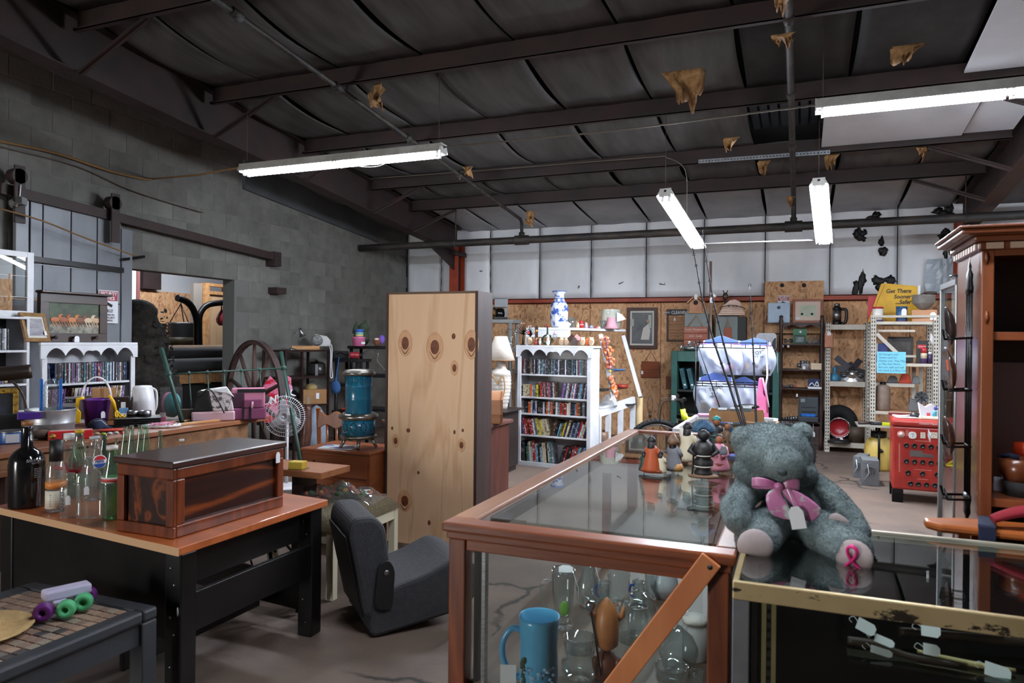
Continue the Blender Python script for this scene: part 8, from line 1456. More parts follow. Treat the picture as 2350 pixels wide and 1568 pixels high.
B().tube([hb,(.34,0,.72),sb],[.03,.032,.02],10).done('top_tube',BYL,bk_);B().tube([(.3,0,.68),bb_],[.034,.026],10).done('down_tube',BYL,bk_);B().tube([(.28,0,.84),(.31,0,.66)],.03,10).done('head_tube',BYL,bk_);B().tube([bb_,(sb[0]+.06,0,.84)],.018,10).done('seat_tube',BLACK_M,bk_)
for y in(-.06,.06):B().tube([(L_,y,.36),(bb_[0],y*.4,.34)],.012,8).done('chain_stay',BYL,bk_);B().tube([(L_,y,.36),(sb[0],y*.4,.72)],.011,8).done('seat_stay',BYL,bk_);B().tube([(0,y,.36),(.13,y,.56),(.25,y*.8,.68)],[.018,.024,.026],9).done('fork_leg',BLACK_M,bk_)
B().bar((.22,0,.7),(.3,0,.69),.17,.05).done('fork_crown',BLACK_M,bk_);B().tube([(.28,0,.84),(.26,0,.92),(.2,0,.95)],.025,9).done('stem',BLACK_M,bk_);B().tube([(.26,-.34,.97),(.2,-.1,.95),(.2,.1,.95),(.26,.34,.97)],.015,8).done('handlebar',BLACK_M,bk_)
for y in(-.28,.28):B().tube([(.25,y-.06,.97),(.26,y+.06,.97)],.02,8).done('grip',BLACK_PL,bk_);B().tube([(.2,y*.6,.95),(.05,y*.5,.92),(.02,y*.3,.7),(.1,y*.1,.6)],.005,5).done('brake_hose',BLACK_PL,bk_)
B().box(.155,-.03,.93,.2,.03,.99).done('stem_plate',WHITE_PL,bk_,bev=.006);B().ball((sb[0]+.08,0,.88),(.13,.07,.03),12).done('saddle',BLACK_PL,bk_);B().lathe([(0,0),(.1,0),(.1,.006),(0,.006)],24).done('chain_ring',BLACK_M,bk_,loc=(bb_[0],-.05,.34),rot=(PI/2,0,0));B().tube([(bb_[0],-.06,.34),(bb_[0]+.1,-.065,.22)],.012,7).done('crank',BLACK_M,bk_);B().box(bb_[0]+.06,-.15,.205,bb_[0]+.15,-.07,.225).done('pedal',BLACK_PL,bk_)
for k in range(4):B().box(.4+.07*k,-.036,.7-.045*k,.43+.07*k,-.033,.72-.045*k).done('frame_mark',INK,bk_)
YF=5.42
def rod(lab,pts,r0):
 t=T('fishing_rod',lab,'fishing rod',(0,0,0));P_=[at(x,y,Y=YF+.12*i)for i,(x,y)in enumerate(pts)];P_=[P_[i//2]if i%2==0 else(P_[i//2]+P_[i//2+1])/2 for i in range(2*len(P_)-1)];d=(P_[1]-P_[0]).normalized();foot=P_[0]-d*((P_[0].z-.004)/d.z)if False else Vector((P_[0].x+.03,P_[0].y-.0,.004))
 n=len(P_);B().tube([foot]+P_,[r0*1.3]+[r0*(1-.75*i/(n-1))for i in range(n)],7).done('blank',mat('rod_black',(24,22,26),rough=.35),t);B().tube([foot+Vector((0,0,.02)),foot.lerp(P_[0],.5)],r0*1.9,8).done('grip',mat('cork_dark',(60,44,34),rough=.8),t)
 for i in range(1,n):B().tube([P_[i]+Vector((.01*math.cos(a),-.012,.01*math.sin(a)))for a in[2*PI*j/8 for j in range(8)]],.002,4,closed=True).done('line_guide',BLACK_M,t)
rod('tall black fishing rod, leftmost of the three',[(1706,985),(1672,880),(1640,790),(1612,690),(1598,610),(1588,560)],.011)
rod('tallest black fishing rod, middle of the three',[(1713,985),(1686,880),(1661,790),(1637,690),(1622,600),(1612,528)],.011)
rod('short black fishing rod, rightmost of the three',[(1736,985),(1732,880),(1728,790),(1724,720),(1721,655)],.009)
# ================================================================ RIGHT REAR: dark shelf, beige racks, charger, boxes
YS=11.6;xa,xb=at(1786,900,Y=YS).x,at(1890,900,Y=YS).x;zs_=[at(1840,y,Y=YS).z for y in(741,789,848,892,968)];DSH=wood('dark_shelf_wood',(62,40,34),(40,26,22),'x',5,.5)
ds=T('dark_bookshelf','dark brown wooden shelf unit with turned posts by the back wall','shelf',(0,0,0))
for x in(xa,xb-.06):
 B().lathe([(.03,0)]+[(.03 if i%3 else .022,.12*i)for i in range(1,int(zs_[0]/.12)+1)]+[(.034,zs_[0]+.02),(.024,zs_[0]+.06),(.03,zs_[0]+.1),(0,zs_[0]+.12)],12).done('turned_post',DSH,ds,loc=(x+.03,YS+.03,0))
 B().box(x,YS+.3,0,x+.05,YS+.35,zs_[0]).done('rear_post',DSH,ds)
for z in zs_+[.1]:B().box(xa+.03,YS+.01,z-.025,xb-.03,YS+.35,z).done('shelf_board',DSH,ds,bev=.003)
n=20;B().prism([(xa+.06,zs_[0]-.026),(xb-.06,zs_[0]-.026)]+[(xb-.06-(xb-xa-.12)*i/n,zs_[0]-.05-.02*math.cos(2*PI*i/n*2))for i in range(n+1)],YS+.01,YS+.025).done('shaped_apron',DSH,ds)
B().box(xa+.05,YS+.02,.0,xb-.05,YS+.32,.35).done('lower_box',DSH,ds)
def ons(name,lab,cat,box,i,dy=.1,Y=YS,zz=None):return onY(name,lab,cat,box,Y+dy,(zs_[i]if zz is None else zz)+.001)
t,w,h=ons('metal_case','pale blue metal first aid case with round emblem on the dark shelf','case',(1763,695,1811,736),0);t.location.x+=0;B().box(-w/2,-.0,0,w/2,.06,h).done('case',mat('case_pale_blue',(176,196,214),(164,184,204),rough=.4,scale=4),t,bev=.012);B().lathe([(.014,0),(.026,.001),(.026,.002),(.014,.002)],18).done('emblem_ring',mat('emblem_grey',(90,104,120)),t,loc=(0,-.001,h*.76),rot=(PI/2,0,0));B().box(-.022,-.003,h*.74,.022,-.001,h*.78).done('emblem_bar',mat('emblem_grey',(90,104,120)),t)
a=at(1819,737,Y=YS+.12);b_=at(1889,686,Y=YS+.12);w,h=b_.x-a.x,b_.z-zs_[0];t=picture('framed_picture','wood framed watercolour of a green old car on the dark shelf',(a.x+w/2,YS+.16,zs_[0]+.001),0,w,h,mat('frame_red_wood',(150,84,54),rough=.45),.035,mat('water_green',(176,190,160),(206,206,190),rough=.6,scale=6),math.radians(-6),mat('mount_buff',(222,200,182)),.06)
hd=-.0158;b=B();b.prism([(-.15,h*.48),(-.05,h*.6),(.02,h*.68),(.1,h*.62),(.14,h*.52)],hd-.0006,hd);b.done('painted_hill',mat('paint_hill',(70,104,70),rough=.7),t);b=B();b.prism([(-.13,h*.36),(-.11,h*.44),(-.05,h*.46),(-.02,h*.54),(.05,h*.54),(.08,h*.45),(.1,h*.42),(.1,h*.36)],hd-.0012,hd-.0006);b.done('painted_car',mat('paint_car',(96,140,110),rough=.6),t);B().box(-.14,hd-.001,h*.28,.14,hd-.0004,h*.34).done('painted_grass',mat('paint_grass',(130,160,80)),t)
for x in(-.08,.06):B().lathe([(.0,0),(.018,0),(.018,.001),(0,.001)],12).done('painted_wheel',INK,t,loc=(x,hd-.0013,h*.37),rot=(PI/2,0,0))
price_tag(t,(-.14,-.03,.05),.06,.035)
t,w,h=ons('handbag','soft black handbag slung on the left post of the dark shelf','bag',(1752,728,1784,790),0,-.15);t.location.z=at(1768,790,Y=YS-.1).z;b=B();b.ball((0,0,h*.35),(w*.4,.07,h*.36),14);b.tube([(-.25*w,0,h*.5),(-.1*w,0,h*.95),(.08*w,0,h),(.25*w,0,h*.6)],[.05,.03,.03,.05],8);b.done('bag',FAB,t);B().tube([(.1*w,-.08,h*.95),(.1*w,-.09,h*.2)],.016,6).done('brown_strap',mat('strap_brown',(70,46,34)),t)
t,w,h=ons('tool_pack','green carded tool pack on the upper dark shelf','pack',(1821,755,1850,788),1);B().box(-w/2,0,0,w/2,.006,h).done('card',mat('card_green',(30,104,66),rough=.4),t);B().box(-w*.42,-.02,h*.05,w*.42,0,h*.6).done('blister',PLASTIC_FILM,t);B().box(-w*.3,-.015,h*.1,w*.3,-.002,h*.45).done('contents',mat('pack_silver',(170,180,178),(90,110,104),rough=.3,scale=18),t);B().lathe([(0,0),(.02,0),(.02,.001),(0,.001)],10).done('label',WHITE_TAG,t,loc=(.04*w,-.001,h*.8),rot=(PI/2,0,0))
t,w,h=ons('parts_bag','clear bag of small silver parts beside the green tool pack','bag',(1848,770,1884,789),1,.06);B().grid(lambda u,v:((u-.5)*w,(v-.5)*.14,h*math.sin(PI*u)*math.sin(PI*v)*.9),12,8).done('film',PLASTIC_FILM,t)
for k in range(8):B().ball((-.35*w+.1*k*w,.02*math.sin(k*3),.016),(.025,.014,.014),7).done('metal_part',simple((150,152,160)if k%3 else(70,80,130),.3,.7),t)
for x0,c,l in((1795,(150,92,46),'small orange tool at the left of the upper dark shelf'),(1808,(60,44,40),'small dark carved block on the upper dark shelf')):
 t,w,h=ons('hand_tool',l,'tool',(x0-6,776,x0+8,789),1,.06);B().bar((-w/2,0,h*.3),(w/2,0,h*.5),.03,.03).done('handle',simple(c),t,bev=.004);B().ball((w*.4,0,h*.5),(.03,.02,h*.4),8).done('head',simple((70,66,64),.4,.6),t);price_tag(t,(0,-.04,-.06),.03,.05)
t,w,h=ons('carburettor','silver carburettor with price tag on the middle dark shelf','engine part',(1829,828,1861,848),2);ALM=mat('cast_aluminium',(150,150,152),(110,110,112),rough=.4,metal=.8,scale=20)
B().box(-w*.2,-.05,h*.1,w*.35,.05,h*.7).done('body',ALM,t,bev=.008);B().tube([(-w*.1,0,h*.6),(-w*.1,0,h)],.035,10).done('throat',ALM,t);B().tube([(.25*w,0,h*.6),(.25*w,0,h)],.03,10).done('throat',ALM,t);B().tube([(-.48*w,0,h*.45),(-.2*w,0,h*.4)],.03,10).done('inlet',ALM,t);B().box(-w*.3,-.06,0,w*.4,.06,h*.1).done('flange',ALM,t);price_tag(t,(0,-.07,.0),.04,.05)
t,w,h=ons('book','thick cream paperback lying on the middle dark shelf','book',(1862,830,1884,848),2,.06);B().box(-w/2,-.08,0,w/2,.08,h*.7).done('pages',mat('pages_cream',(206,186,156)),t);B().box(-w*.52,-.085,h*.7,w*.52,.085,h*.78).done('cover',mat('cover_cream',(222,208,186)),t)
t,w,h=ons('box','open blue box with white cord on the lower dark shelf','box',(1855,870,1884,892),3);B().box(-w/2,.0,0,w/2,.02,h).done('lid',mat('box_blue',(28,44,92),rough=.5),t);B().box(-w*.5,-.1,0,w*.5,-.0,h*.2).done('tray',WHITE_PL,t);B().tube([(-.4*w,-.05,h*.3),(-.2*w,-.06,h*.6),(0,-.05,h*.3),(.15*w,-.06,h*.75),(.3*w,-.05,h*.3),(.1*w,-.04,h*.35)],.008,6).done('white_cord',WHITE_PL,t)
for(x0,x1,c,l)in((1788,1812,(96,92,90),'grey hand tool lying at the left of the lower dark shelf'),(1814,1828,(170,60,56),'red handled clip with white tag on the lower dark shelf')):
 t,w,h=ons('hand_tool',l,'tool',(x0,878,x1,892),3,.06);B().bar((-w/2,0,.02),(w/2,0,.03),.025,.025).done('handle',simple(c),t,bev=.004);B().ball((-.3*w,0,.03),(.04,.03,.028),8).done('head',simple((110,108,106),.4,.6),t)
 if x0>1800:price_tag(t,(.05,-.05,-.13),.025,.05)
t,w,h=ons('tool_case','open dark grey plastic tool case with a blue cloth on the bottom dark shelf','tool case',(1834,912,1876,968),4);TC=mat('case_grey_plastic',(70,76,82),rough=.5);B().box(-w/2,.05,0,w/2,.1,h).done('lid',TC,t,bev=.01);B().box(-w/2,-.14,0,w/2,.048,h*.22).done('tray',mat('case_tray',(50,56,62),rough=.5),t,bev=.008);B().box(-w*.4,.045,h*.78,-w*.18,.05,h*.92).done('label',mat('label_grey',(150,156,160)),t);B().box(-w*.36,.046,h*.35,w*.4,.05,h*.4).done('hinge_rib',BLACK_PL,t);B().box(-w*.36,.046,h*.55,w*.4,.05,h*.58).done('hinge_rib',BLACK_PL,t);b=B();[b.ball((-.25*w+.12*k*w,-.08,h*.26),(.05,.05,.03),8)for k in range(5)];b.done('blue_cloth',mat('cloth_blue',(36,110,196),rough=.7),t)
t,w,h=ons('socket_set','row of silver sockets on the bottom dark shelf','tools',(1792,955,1830,969),4,.05);
for k in range(7):B().tube([(-w*.45+w*.14*k,0,.0),(-w*.45+w*.14*k,0,.04+.006*k)],.016+.001*k,9).done('socket',simple((130,130,132),.3,.8),t)
p=at(1866,1003,Y=YS-.02);t=T('price_tag','white price tag hanging under the bottom dark shelf','tag',p);B().prism([(-.025,0),(.025,0),(.025,.06),(.01,.08),(-.01,.08),(-.025,.06)],-.001,0).done('card',WHITE_TAG,t);B().tube([(0,0,.08),(0,.02,zs_[4]-p.z-.02)],.002,5).done('string',WHITE_TAG,t)
# ---- beige slotted racks
def slotted_post(par,x,y,h,wx,wy):
 b=B();b.box(x,y,0,x+wx,y+.004,h);b.box(x,y,0,x+.004,y+wy,h);b.done('slotted_post',BEIGE,par)
 s=B();n=int(h/.05)
 for i in range(n):
  for u in(.3,.72):s.box(x+wx*u-.006,y-.001,.03+i*.05,x+wx*u+.006,y-.0002,.058+i*.05)
 o=s.done('post_slots',INK,par);o['kind']='stuff'
Y1_=11.5;r1=T('beige_rack','beige slotted steel rack with a wheel on its lowest shelf','rack',(0,0,0));xa,xb=at(1893,900,Y=Y1_).x,at(1998,900,Y=Y1_).x;zr1=[at(1940,y,Y=Y1_).z for y in(745,876,1016)];tz_=at(1900,741,Y=Y1_).z
for x in(xa,xb-.07):
 for y in(Y1_,Y1_+.4):slotted_post(r1,x,y,tz_,.07,.045)
for z in zr1:
 B().box(xa+.071,Y1_+.002,z-.075,xb-.071,Y1_+.012,z).done('beam',BEIGE,r1,bev=.002);B().box(xa+.01,Y1_+.014,z-.02,xb-.01,Y1_+.39,z-.001).done('shelf_board',mat('shelf_particle',(176,124,84),rough=.8),r1)
Y2_=10.7;r2=T('beige_rack','taller beige slotted steel rack carrying the yellow sign and blue note','rack',(0,0,0));xa2,xb2=at(1996,900,Y=Y2_).x,at(2154,900,Y=Y2_).x;zr2=[at(2070,y,Y=Y2_).z for y in(738,834,946)];tz2=at(2010,724,Y=Y2_).z
for x in(xa2,xb2-.07):
 for y in(Y2_,Y2_+.5):slotted_post(r2,x,y,tz2,.07,.045)
for z in zr2:B().box(xa2+.071,Y2_+.002,z-.04,xb2-.071,Y2_+.012,z).done('beam',BEIGE,r2,bev=.002);B().box(xa2+.01,Y2_+.014,z-.012,xb2-.01,Y2_+.49,z-.001).done('shelf_board',mat('shelf_particle',(176,124,84)),r2);B().box(xa2+.071,Y2_+.49,z-.05,xb2-.071,Y2_+.5,z-.0).done('beam',BEIGE,r2)
B().box(xa2,Y2_-.003,tz2-.03,xb2,Y2_+.001,tz2+.0).done('top_bar',BEIGE,r2)
for(y_,x1_)in((815,2140),(757,2100)):q=at(2070,y_,Y=Y2_+.1);B().box(xa2+.07,Y2_+.1,q.z-.03,at(x1_,y_,Y=Y2_+.1).x,Y2_+.11,q.z).done('cross_bar',BEIGE,r2)
B().bar(at(2012,766,Y=Y2_-.012),at(2062,814,Y=Y2_-.012),.012,.045,up=(0,0,1)).done('diagonal_brace',BEIGE,r2)
for x_ in(2092,2108):b=at(x_,900,Y=Y2_+.42);B().box(b.x,Y2_+.42,zr2[2]+.001,b.x+.05,Y2_+.424,zr2[1]-.06).done('rear_upright',BEIGE,r2)
a,b_=at(2012,856,Y=Y2_-.02),at(2079,808,Y=Y2_-.02);t=T('paper_note','light blue handwritten paper note taped on the beige rack','note',((a.x+b_.x)/2,Y2_-.02,a.z));w,h=b_.x-a.x,b_.z-a.z;B().box(-w/2,-.001,0,w/2,.001,h).done('sheet',mat('paper_blue',(120,200,226),rough=.7),t)
for i,l in enumerate(('All Chargers and','Testers sold for','Display only. They May','or May Not Work.','But ours sells and will','not work in a Mine Cart.')):text(l,h*.125,mat('pen_ink',(40,60,90)),t,(-w*.45,-.0018,h*(.87-.15*i)),align='LEFT',shear=.2,wid=.95,ext=.0003)
def on1(name,lab,cat,box,i,dy=.12):return onY(name,lab,cat,box,Y1_+dy,zr1[i]+.001)
t,w,h=on1('thermos','silver and black vacuum flask with a large handle on the left beige rack','flask',(1905,696,1936,745),0);w*=.62;B().lathe([(0,0),(w*.48,0),(w*.5,.01),(w*.5,h*.2)],20).done('base',BLACK_PL,t);B().lathe([(w*.49,h*.2),(w*.49,h*.68)],20).done('body',STEEL,t);B().lathe([(w*.5,h*.68),(w*.52,h*.74),(w*.4,h*.82),(w*.3,h*.86)],20).done('shoulder',BLACK_PL,t);B().lathe([(w*.3,h*.86),(w*.34,h*.9),(w*.34,h*.98),(0,h)],18).done('cup',STEEL,t);B().tube([(w*.45,0,h*.72),(w*.95,0,h*.68),(w*1.05,0,h*.4),(w*.9,0,h*.1),(w*.5,0,h*.06)],.022,8).done('handle',BLACK_PL,t)
p=at(1902,798,Y=Y1_-.03);s=mpp(p);t=T('leather_pouch','tan pink leather pouch hanging on the left beige rack post','pouch',p);B().box(-9*s,-.02,0,9*s,.02,34*s).done('pouch',mat('pouch_leather',(190,132,104),(170,112,86),rough=.6,scale=8),t,bev=.012);price_tag(t,(.0,-.023,28*s),.05,.05)
t,w,h=on1('vessel','turquoise enamel gas lantern base on the left beige rack','lantern',(1903,843,1927,876),1);B().lathe([(0,0),(w*.48,0),(w*.5,h*.1),(w*.46,h*.42),(w*.2,h*.52),(w*.15,h*.6),(w*.2,h*.75),(w*.18,h),(0,h)],18).done('body',mat('lantern_blue',(58,120,150),rough=.4),t)
t,w,h=on1('hubcap','polished star shaped aluminium hubcap on the left beige rack','hubcap',(1928,846,1984,876),1);n=12
b=B();b.lathe([(0,.12),(.1*w,.11),(.2*w,.05),(.38*w,.035),(.5*w,.0),(.46*w,-.0),(0,0)],12,sm=False);b.done('cap',TS,t,loc=(0,0,h*.42),rot=(PI/2-.5,0,0));
for k in range(6):a=2*PI*k/6;B().ball((.3*w*math.cos(a),-.05-.12*math.sin(a)*0,h*.42+.2*w*math.sin(a)),(.05,.02,.03),8).done('cut_out',mat('hub_shadow',(70,72,74),rough=.3,metal=.6),t)
t,w,h=on1('radiator_fan','dark metal radiator fan with five long blades leaning on the hubcap','fan',(1915,800,1988,862),1,.2)
c_=Vector((.02,-.1,h*.35));B().tube([c_+Vector((0,.03,0)),c_-Vector((0,.05,0))],.05,12).done('hub',BLACK_M,t)
for a,l in((2.45,.75),(.95,.5),(3.05,.62),(-.2,.55),(1.9,.3)):e=c_+Vector((l*w*.8*math.cos(a),.02,l*w*.8*math.sin(a)));B().bar(c_,e,.02,.085,up=(0,0,1)).done('blade',simple((66,66,70),.35,.7),t)
t,w,h=on1('tyre','black tyre standing on the lowest shelf of the left beige rack','tyre',(1903,930,1972,1016),2,.22);R_=h/2;B().tube([((R_-.09)*math.cos(2*PI*i/32),0,R_+(R_-.09)*math.sin(2*PI*i/32))for i in range(32)],.09,12,closed=True).done('tyre',RUB,t,loc=(-.08,.06,.0));
t,w,h=on1('plate','dark red round reflector dish leaning against the black tyre','dish',(1903,950,1948,1010),2,.1);B().lathe([(0,-.03),(.4*w,-.01),(.5*w,.03),(.48*w,.035),(.38*w,0),(0,-.015)],26).done('dish',mat('dish_red',(140,20,30),rough=.3),t,loc=(.0,-.02,h*.5),rot=(PI/2-.1,0,0));B().tube([(.5*w*math.cos(2*PI*i/26),-.055,h*.5+.5*w*math.sin(2*PI*i/26))for i in range(26)],.012,7,closed=True).done('chrome_rim',CHROME,t)
t,w,h=on1('dish','wide black lid with a white tag lying before the red dish','lid',(1900,990,1950,1016),2,.02);B().lathe([(0,.06),(.3*w,.05),(.5*w,.015),(.5*w,.0),(0,0)],24).done('lid',mat('lid_black',(24,24,26),rough=.5),t);price_tag(t,(.04,-.1,.04),.04,.04,(-.9,0,.3))
t,w,h=on1('pot','old brown metal pot on the lowest shelf of the left beige rack','pot',(1944,978,1986,1016),2,.12);B().lathe([(0,0),(.42*w,0),(.5*w,h),(.47*w,h),(.4*w,.02),(0,.02)],22).done('pot',mat('pot_brown',(78,60,46),(56,44,36),rough=.6,scale=8),t);B().tube([(.49*w,0,h*.9),(.55*w,0,h*.8),(.49*w,0,h*.7)],.012,6).done('lug',simple((50,40,34)),t)
def on2(name,lab,cat,box,i,dy=.12):return onY(name,lab,cat,box,Y2_+dy,zr2[i]+.001)
SY=mat('sign_yellow',(226,178,40),(206,156,34),rough=.5,scale=5);Ysg=Y2_+.34
P_=[at(x,y,Y=Ysg)for x,y in((1992,735),(2022,652),(2028,650),(2107,657),(2110,735))];t=T('yellow_sign','large yellow metal sign with dark slogan on the right beige rack','sign',(0,0,0));zb_=zr2[0]+.002
B().prism([(P_[0].x,zb_)]+[(p.x,p.z)for p in P_[1:4]]+[(P_[4].x,zb_)],Ysg,Ysg+.012).done('sheet',SY,t);c=at(2091,690,Y=Ysg-.002);s=mpp(c)
B().bar(at(2005,712,Y=Ysg-.001),at(2030,655,Y=Ysg-.001),.002,.006).done('fold_line',mat('fold_brown',(130,92,30)),t)
for i,(l,y)in enumerate((('Get There',668),('Sooner',681),('...Safer',693.5))):q=at(2091,y,Y=Ysg-.003);text(l,13*s,mat('slogan_ink',(62,52,40)),t,q,align='RIGHT',shear=.2,bold=.002,wid=.93)
a,b_=at(1992,706,Y=Ysg+.1),at(2008,681,Y=Ysg+.1);t=T('red_sign','red square sign half hidden behind the yellow sign','sign',(0,0,0));B().box(a.x,Ysg+.1,zb_,b_.x+.05,Ysg+.115,b_.z).done('sheet',mat('sign_pure_red',(196,36,50),rough=.4),t)
for(x0,y0,x1,c1,c2,lab)in((2003,705,2026,(222,218,210),(170,40,40),'white tin can with a red lid on the right beige rack'),(2057,704,2081,(50,90,130),(44,78,112),'blue tin can with a white tag on the right beige rack')):
 t,w,h=on2('tin_can',lab,'can',(x0,y0,x1,738),0,.08);B().lathe([(0,0),(w*.48,0),(w*.49,h*.9)],22).done('can',simple(c1,.4),t);B().lathe([(w*.5,h*.88),(w*.5,h),(w*.46,h*1.01),(0,h*1.01)],22).done('lid',simple(c2,.4),t);B().lathe([(w*.485,0),(w*.5,.004),(w*.5,h*.1),(w*.485,h*.12)],22).done('foot_band',simple((60,50,90),.4),t)
 if x0>2050:price_tag(t,(.2*w,-w*.52,h*.4),.06,.09)
t,w,h=on2('block','tan wooden block under the metal strainer on the right beige rack','block',(2096,712,2146,738),0,.1);B().box(-w/2,-.08,0,w/2,.08,h).done('block',mat('block_tan',(190,140,104),rough=.7),t,bev=.004);price_tag(t,(.1,-.085,.02),.07,.1);bz=t.location.z+h;bp=t.location.copy()
t,w,h=on2('food_mill','grey metal food mill with crank on the tan block','food mill',(2091,674,2138,713),0,.1);t.location.z=bz+.001;t.location.x=bp.x-.01;h=at(2114,676,Y=Y2_+.1).z-bz;ZNC=mat('dull_zinc',(166,163,158),(140,136,130),rough=.45,metal=.4,scale=9)
B().lathe([(0,0),(.1*w,0),(.24*w,.02),(.46*w,h*.4),(.5*w,h*.44),(.5*w,h*.92),(.52*w,h*.94),(.5*w,h*.96),(.46*w,h*.9),(.4*w,h*.4),(0,.03)],26).done('bowl',ZNC,t);B().tube([(0,0,h*.7),(0,0,h*1.05),(.3*w,-.02,h*1.12),(.55*w,-.03,h*1.08)],.014,7).done('crank',RUSTD,t);B().tube([(-.2*w,.1,h*.9),(-.2*w,.1,h*1.6)],.02,7).done('grip',WHITE_PL,t)
t,w,h=on2('battery_charger','black charger box with red cap on the middle of the right beige rack','charger',(2104,782,2127,834),1);B().box(-w/2,-.05,0,w/2,.06,h).done('box',BLACK_PL,t,bev=.006);B().box(-w*.4,-.0515,h*.66,w*.35,-.05,h*.82).done('label',mat('label_red',(180,40,44)),t);text('Cruise',w*.24,WHITE_PL,t,(0,-.053,h*.74),shear=.3)
t,w,h=on2('spray_bottle','small bottle with red cap on the middle of the right beige rack','bottle',(2113,796,2127,834),1,.04);B().lathe([(0,0),(w*.46,0),(w*.46,h*.55),(w*.3,h*.62)],16).done('body',mat('bottle_purple',(84,60,104),rough=.4),t);B().lathe([(w*.47,h*.3),(w*.47,h*.6),(w*.4,h*.62)],16).done('cream_top',mat('bottle_cream',(206,190,160)),t);B().lathe([(w*.4,h*.62),(w*.42,h*.9),(0,h)],14).done('cap',mat('cap_red',(180,40,50),rough=.4),t)
t,w,h=on2('spray_bottle','small dark violet bottle at the right post of the beige rack','bottle',(2128,808,2141,834),1,.06);B().lathe([(0,0),(w*.46,0),(w*.46,h*.7),(w*.3,h*.8)],16).done('body',mat('bottle_violet',(60,44,80),rough=.4),t);B().lathe([(w*.3,h*.8),(w*.3,h),(0,h)],12).done('cap',WHITE_PL,t)
t,w,h=on2('folder','dark blue and white folder leaning behind the blue note','folder',(2012,788,2040,834),1,.12);B().prism([(-w/2,0),(w*.4,0),(w*.3,h),(-w*.48,h)],-.01,.01).done('cover',mat('folder_blue',(34,50,110),rough=.4),t);B().prism([(-w*.52,0),(-w*.4,0),(-w*.36,h),(-w*.5,h)],-.012,.012).done('white_spine',WHITE_PL,t)
t,w,h=on2('radio','dark flat radio receiver at the back of the right beige rack','radio',(2040,778,2092,812),1,.38);t.location.z=zr2[1]+.03;B().box(-w/2,0,-.027,w/2,.08,h).done('case',mat('radio_dark',(40,38,36),rough=.5),t,bev=.006);B().box(-w*.4,-.003,h*.1,w*.4,0,h*.8).done('dial',mat('radio_dial',(70,66,60),(50,48,46),rough=.4,scale=20),t)
zmid=at(2070,880,Y=Y2_+.3).z;B().box(xa2+.02,Y2_+.2,zmid-.045,xb2-.25,Y2_+.48,zmid).done('shelf_board',BEIGE,r2)
for(x0,x1,y0,c,lab)in((2036,2060,862,(84,86,88),'grey plastic battery cap on the lower beige shelf'),(2064,2090,857,(206,70,40),'orange red plastic cap on the lower beige shelf'),(2092,2110,862,(110,114,116),'pale grey plastic cap right of the orange one')):
 t,w,h=onY('battery_cover',lab,'plastic cap',(x0,y0,x1,880),Y2_+.28,zmid+.001);B().prism(round_poly([(-w/2,0),(w/2,0),(w*.36,h*.9),(-.2*w,h),(-.4*w,h*.5)]),-.07,.07).done('cap',simple(c,.45),t,bev=.01);B().box(-w*.52,-.075,h*.0,w*.52,.075,h*.12).done('rim',simple(tuple(int(v*.8)for v in c),.45),t)
t,w,h=on2('gas_cylinder','dusty tan gas cylinder standing on the low beige shelf','cylinder',(2010,880,2041,946),2,.16);B().lathe([(0,0),(w*.48,0),(w*.5,.02),(w*.5,h*.78),(w*.42,h*.9),(w*.2,h*.95),(w*.16,h*.96)],22).done('body',mat('cyl_tan',(128,108,96),(106,90,80),rough=.6,scale=7),t);B().tube([(-.2*w,0,h*1.0),(.2*w,0,h*1.0)],.02,8).done('valve',BLACK_M,t);B().tube([(0,0,h*.94),(0,0,h)],.025,8).done('valve_stem',BLACK_M,t)
t,w,h=on2('work_lamp','grey plastic lamp with round wire guard on the low beige shelf','lamp',(2086,896,2128,946),2,.2);B().prism([(-w*.5,0),(0,0),(.05*w,h*.5),(-w*.4,h*.62)],-.06,.06).done('housing',mat('lamp_grey',(96,98,100),rough=.5),t,bev=.01);B().lathe([(0,0),(.26*w,0),(.34*w,.06),(.3*w,.06),(.2*w,.01)],22).done('reflector',mat('lamp_grey',(96,98,100)),t,loc=(.15*w,-.02,h*.68),rot=(PI/2,0,0));[B().tube([(.15*w+.34*w*math.cos(a),-.08,h*.68+.34*w*math.sin(a)),(.15*w-.34*w*math.cos(a),-.09,h*.68-.34*w*math.sin(a))],.004,5).done('guard_wire',BLACK_M,t)for a in(0,.8,1.57,2.36)]
p=at(2004,978,Y=9.9);lz_=p.z;xl_,xr_=at(1968,970,Y=9.9).x,at(2060,970,Y=9.9).x;t=T('tool_table','small grey topped folding table with tools beside the red charger','table',(0,0,0));B().box(xl_,9.9,lz_-.02,xr_+.1,10.4,lz_).done('top',mat('table_grey',(150,144,136),rough=.6),t,bev=.004)
for x in(xl_+.25,xr_+.05):
 for y in(9.98,10.32):B().tube([(x,y,0),(x,y,lz_-.02)],.014,8).done('leg',BLACK_M,t)
def tool(lab,px,py,w,c1,c2,ang=0,Y=10.05):
 p=at(px,py,Y=Y);t=T('hand_tool',lab,'tool',(p.x,Y,lz_+.002),ang);B().tube([(-w/2,0,.02),(w*.1,0,.022)],[.02,.016],8).done('handle',simple(c1),t);B().box(w*.1,-.02,.0,w/2,.02,.04).done('head',simple(c2,.35,.6),t,bev=.004)
tool('silver wrench with dark grip on the grey topped table',1995,968,.26,(60,46,40),(160,160,162),.3);tool('black clamp with yellow end on the grey topped table',2020,972,.22,(30,30,30),(206,214,50),-.2,10.0)
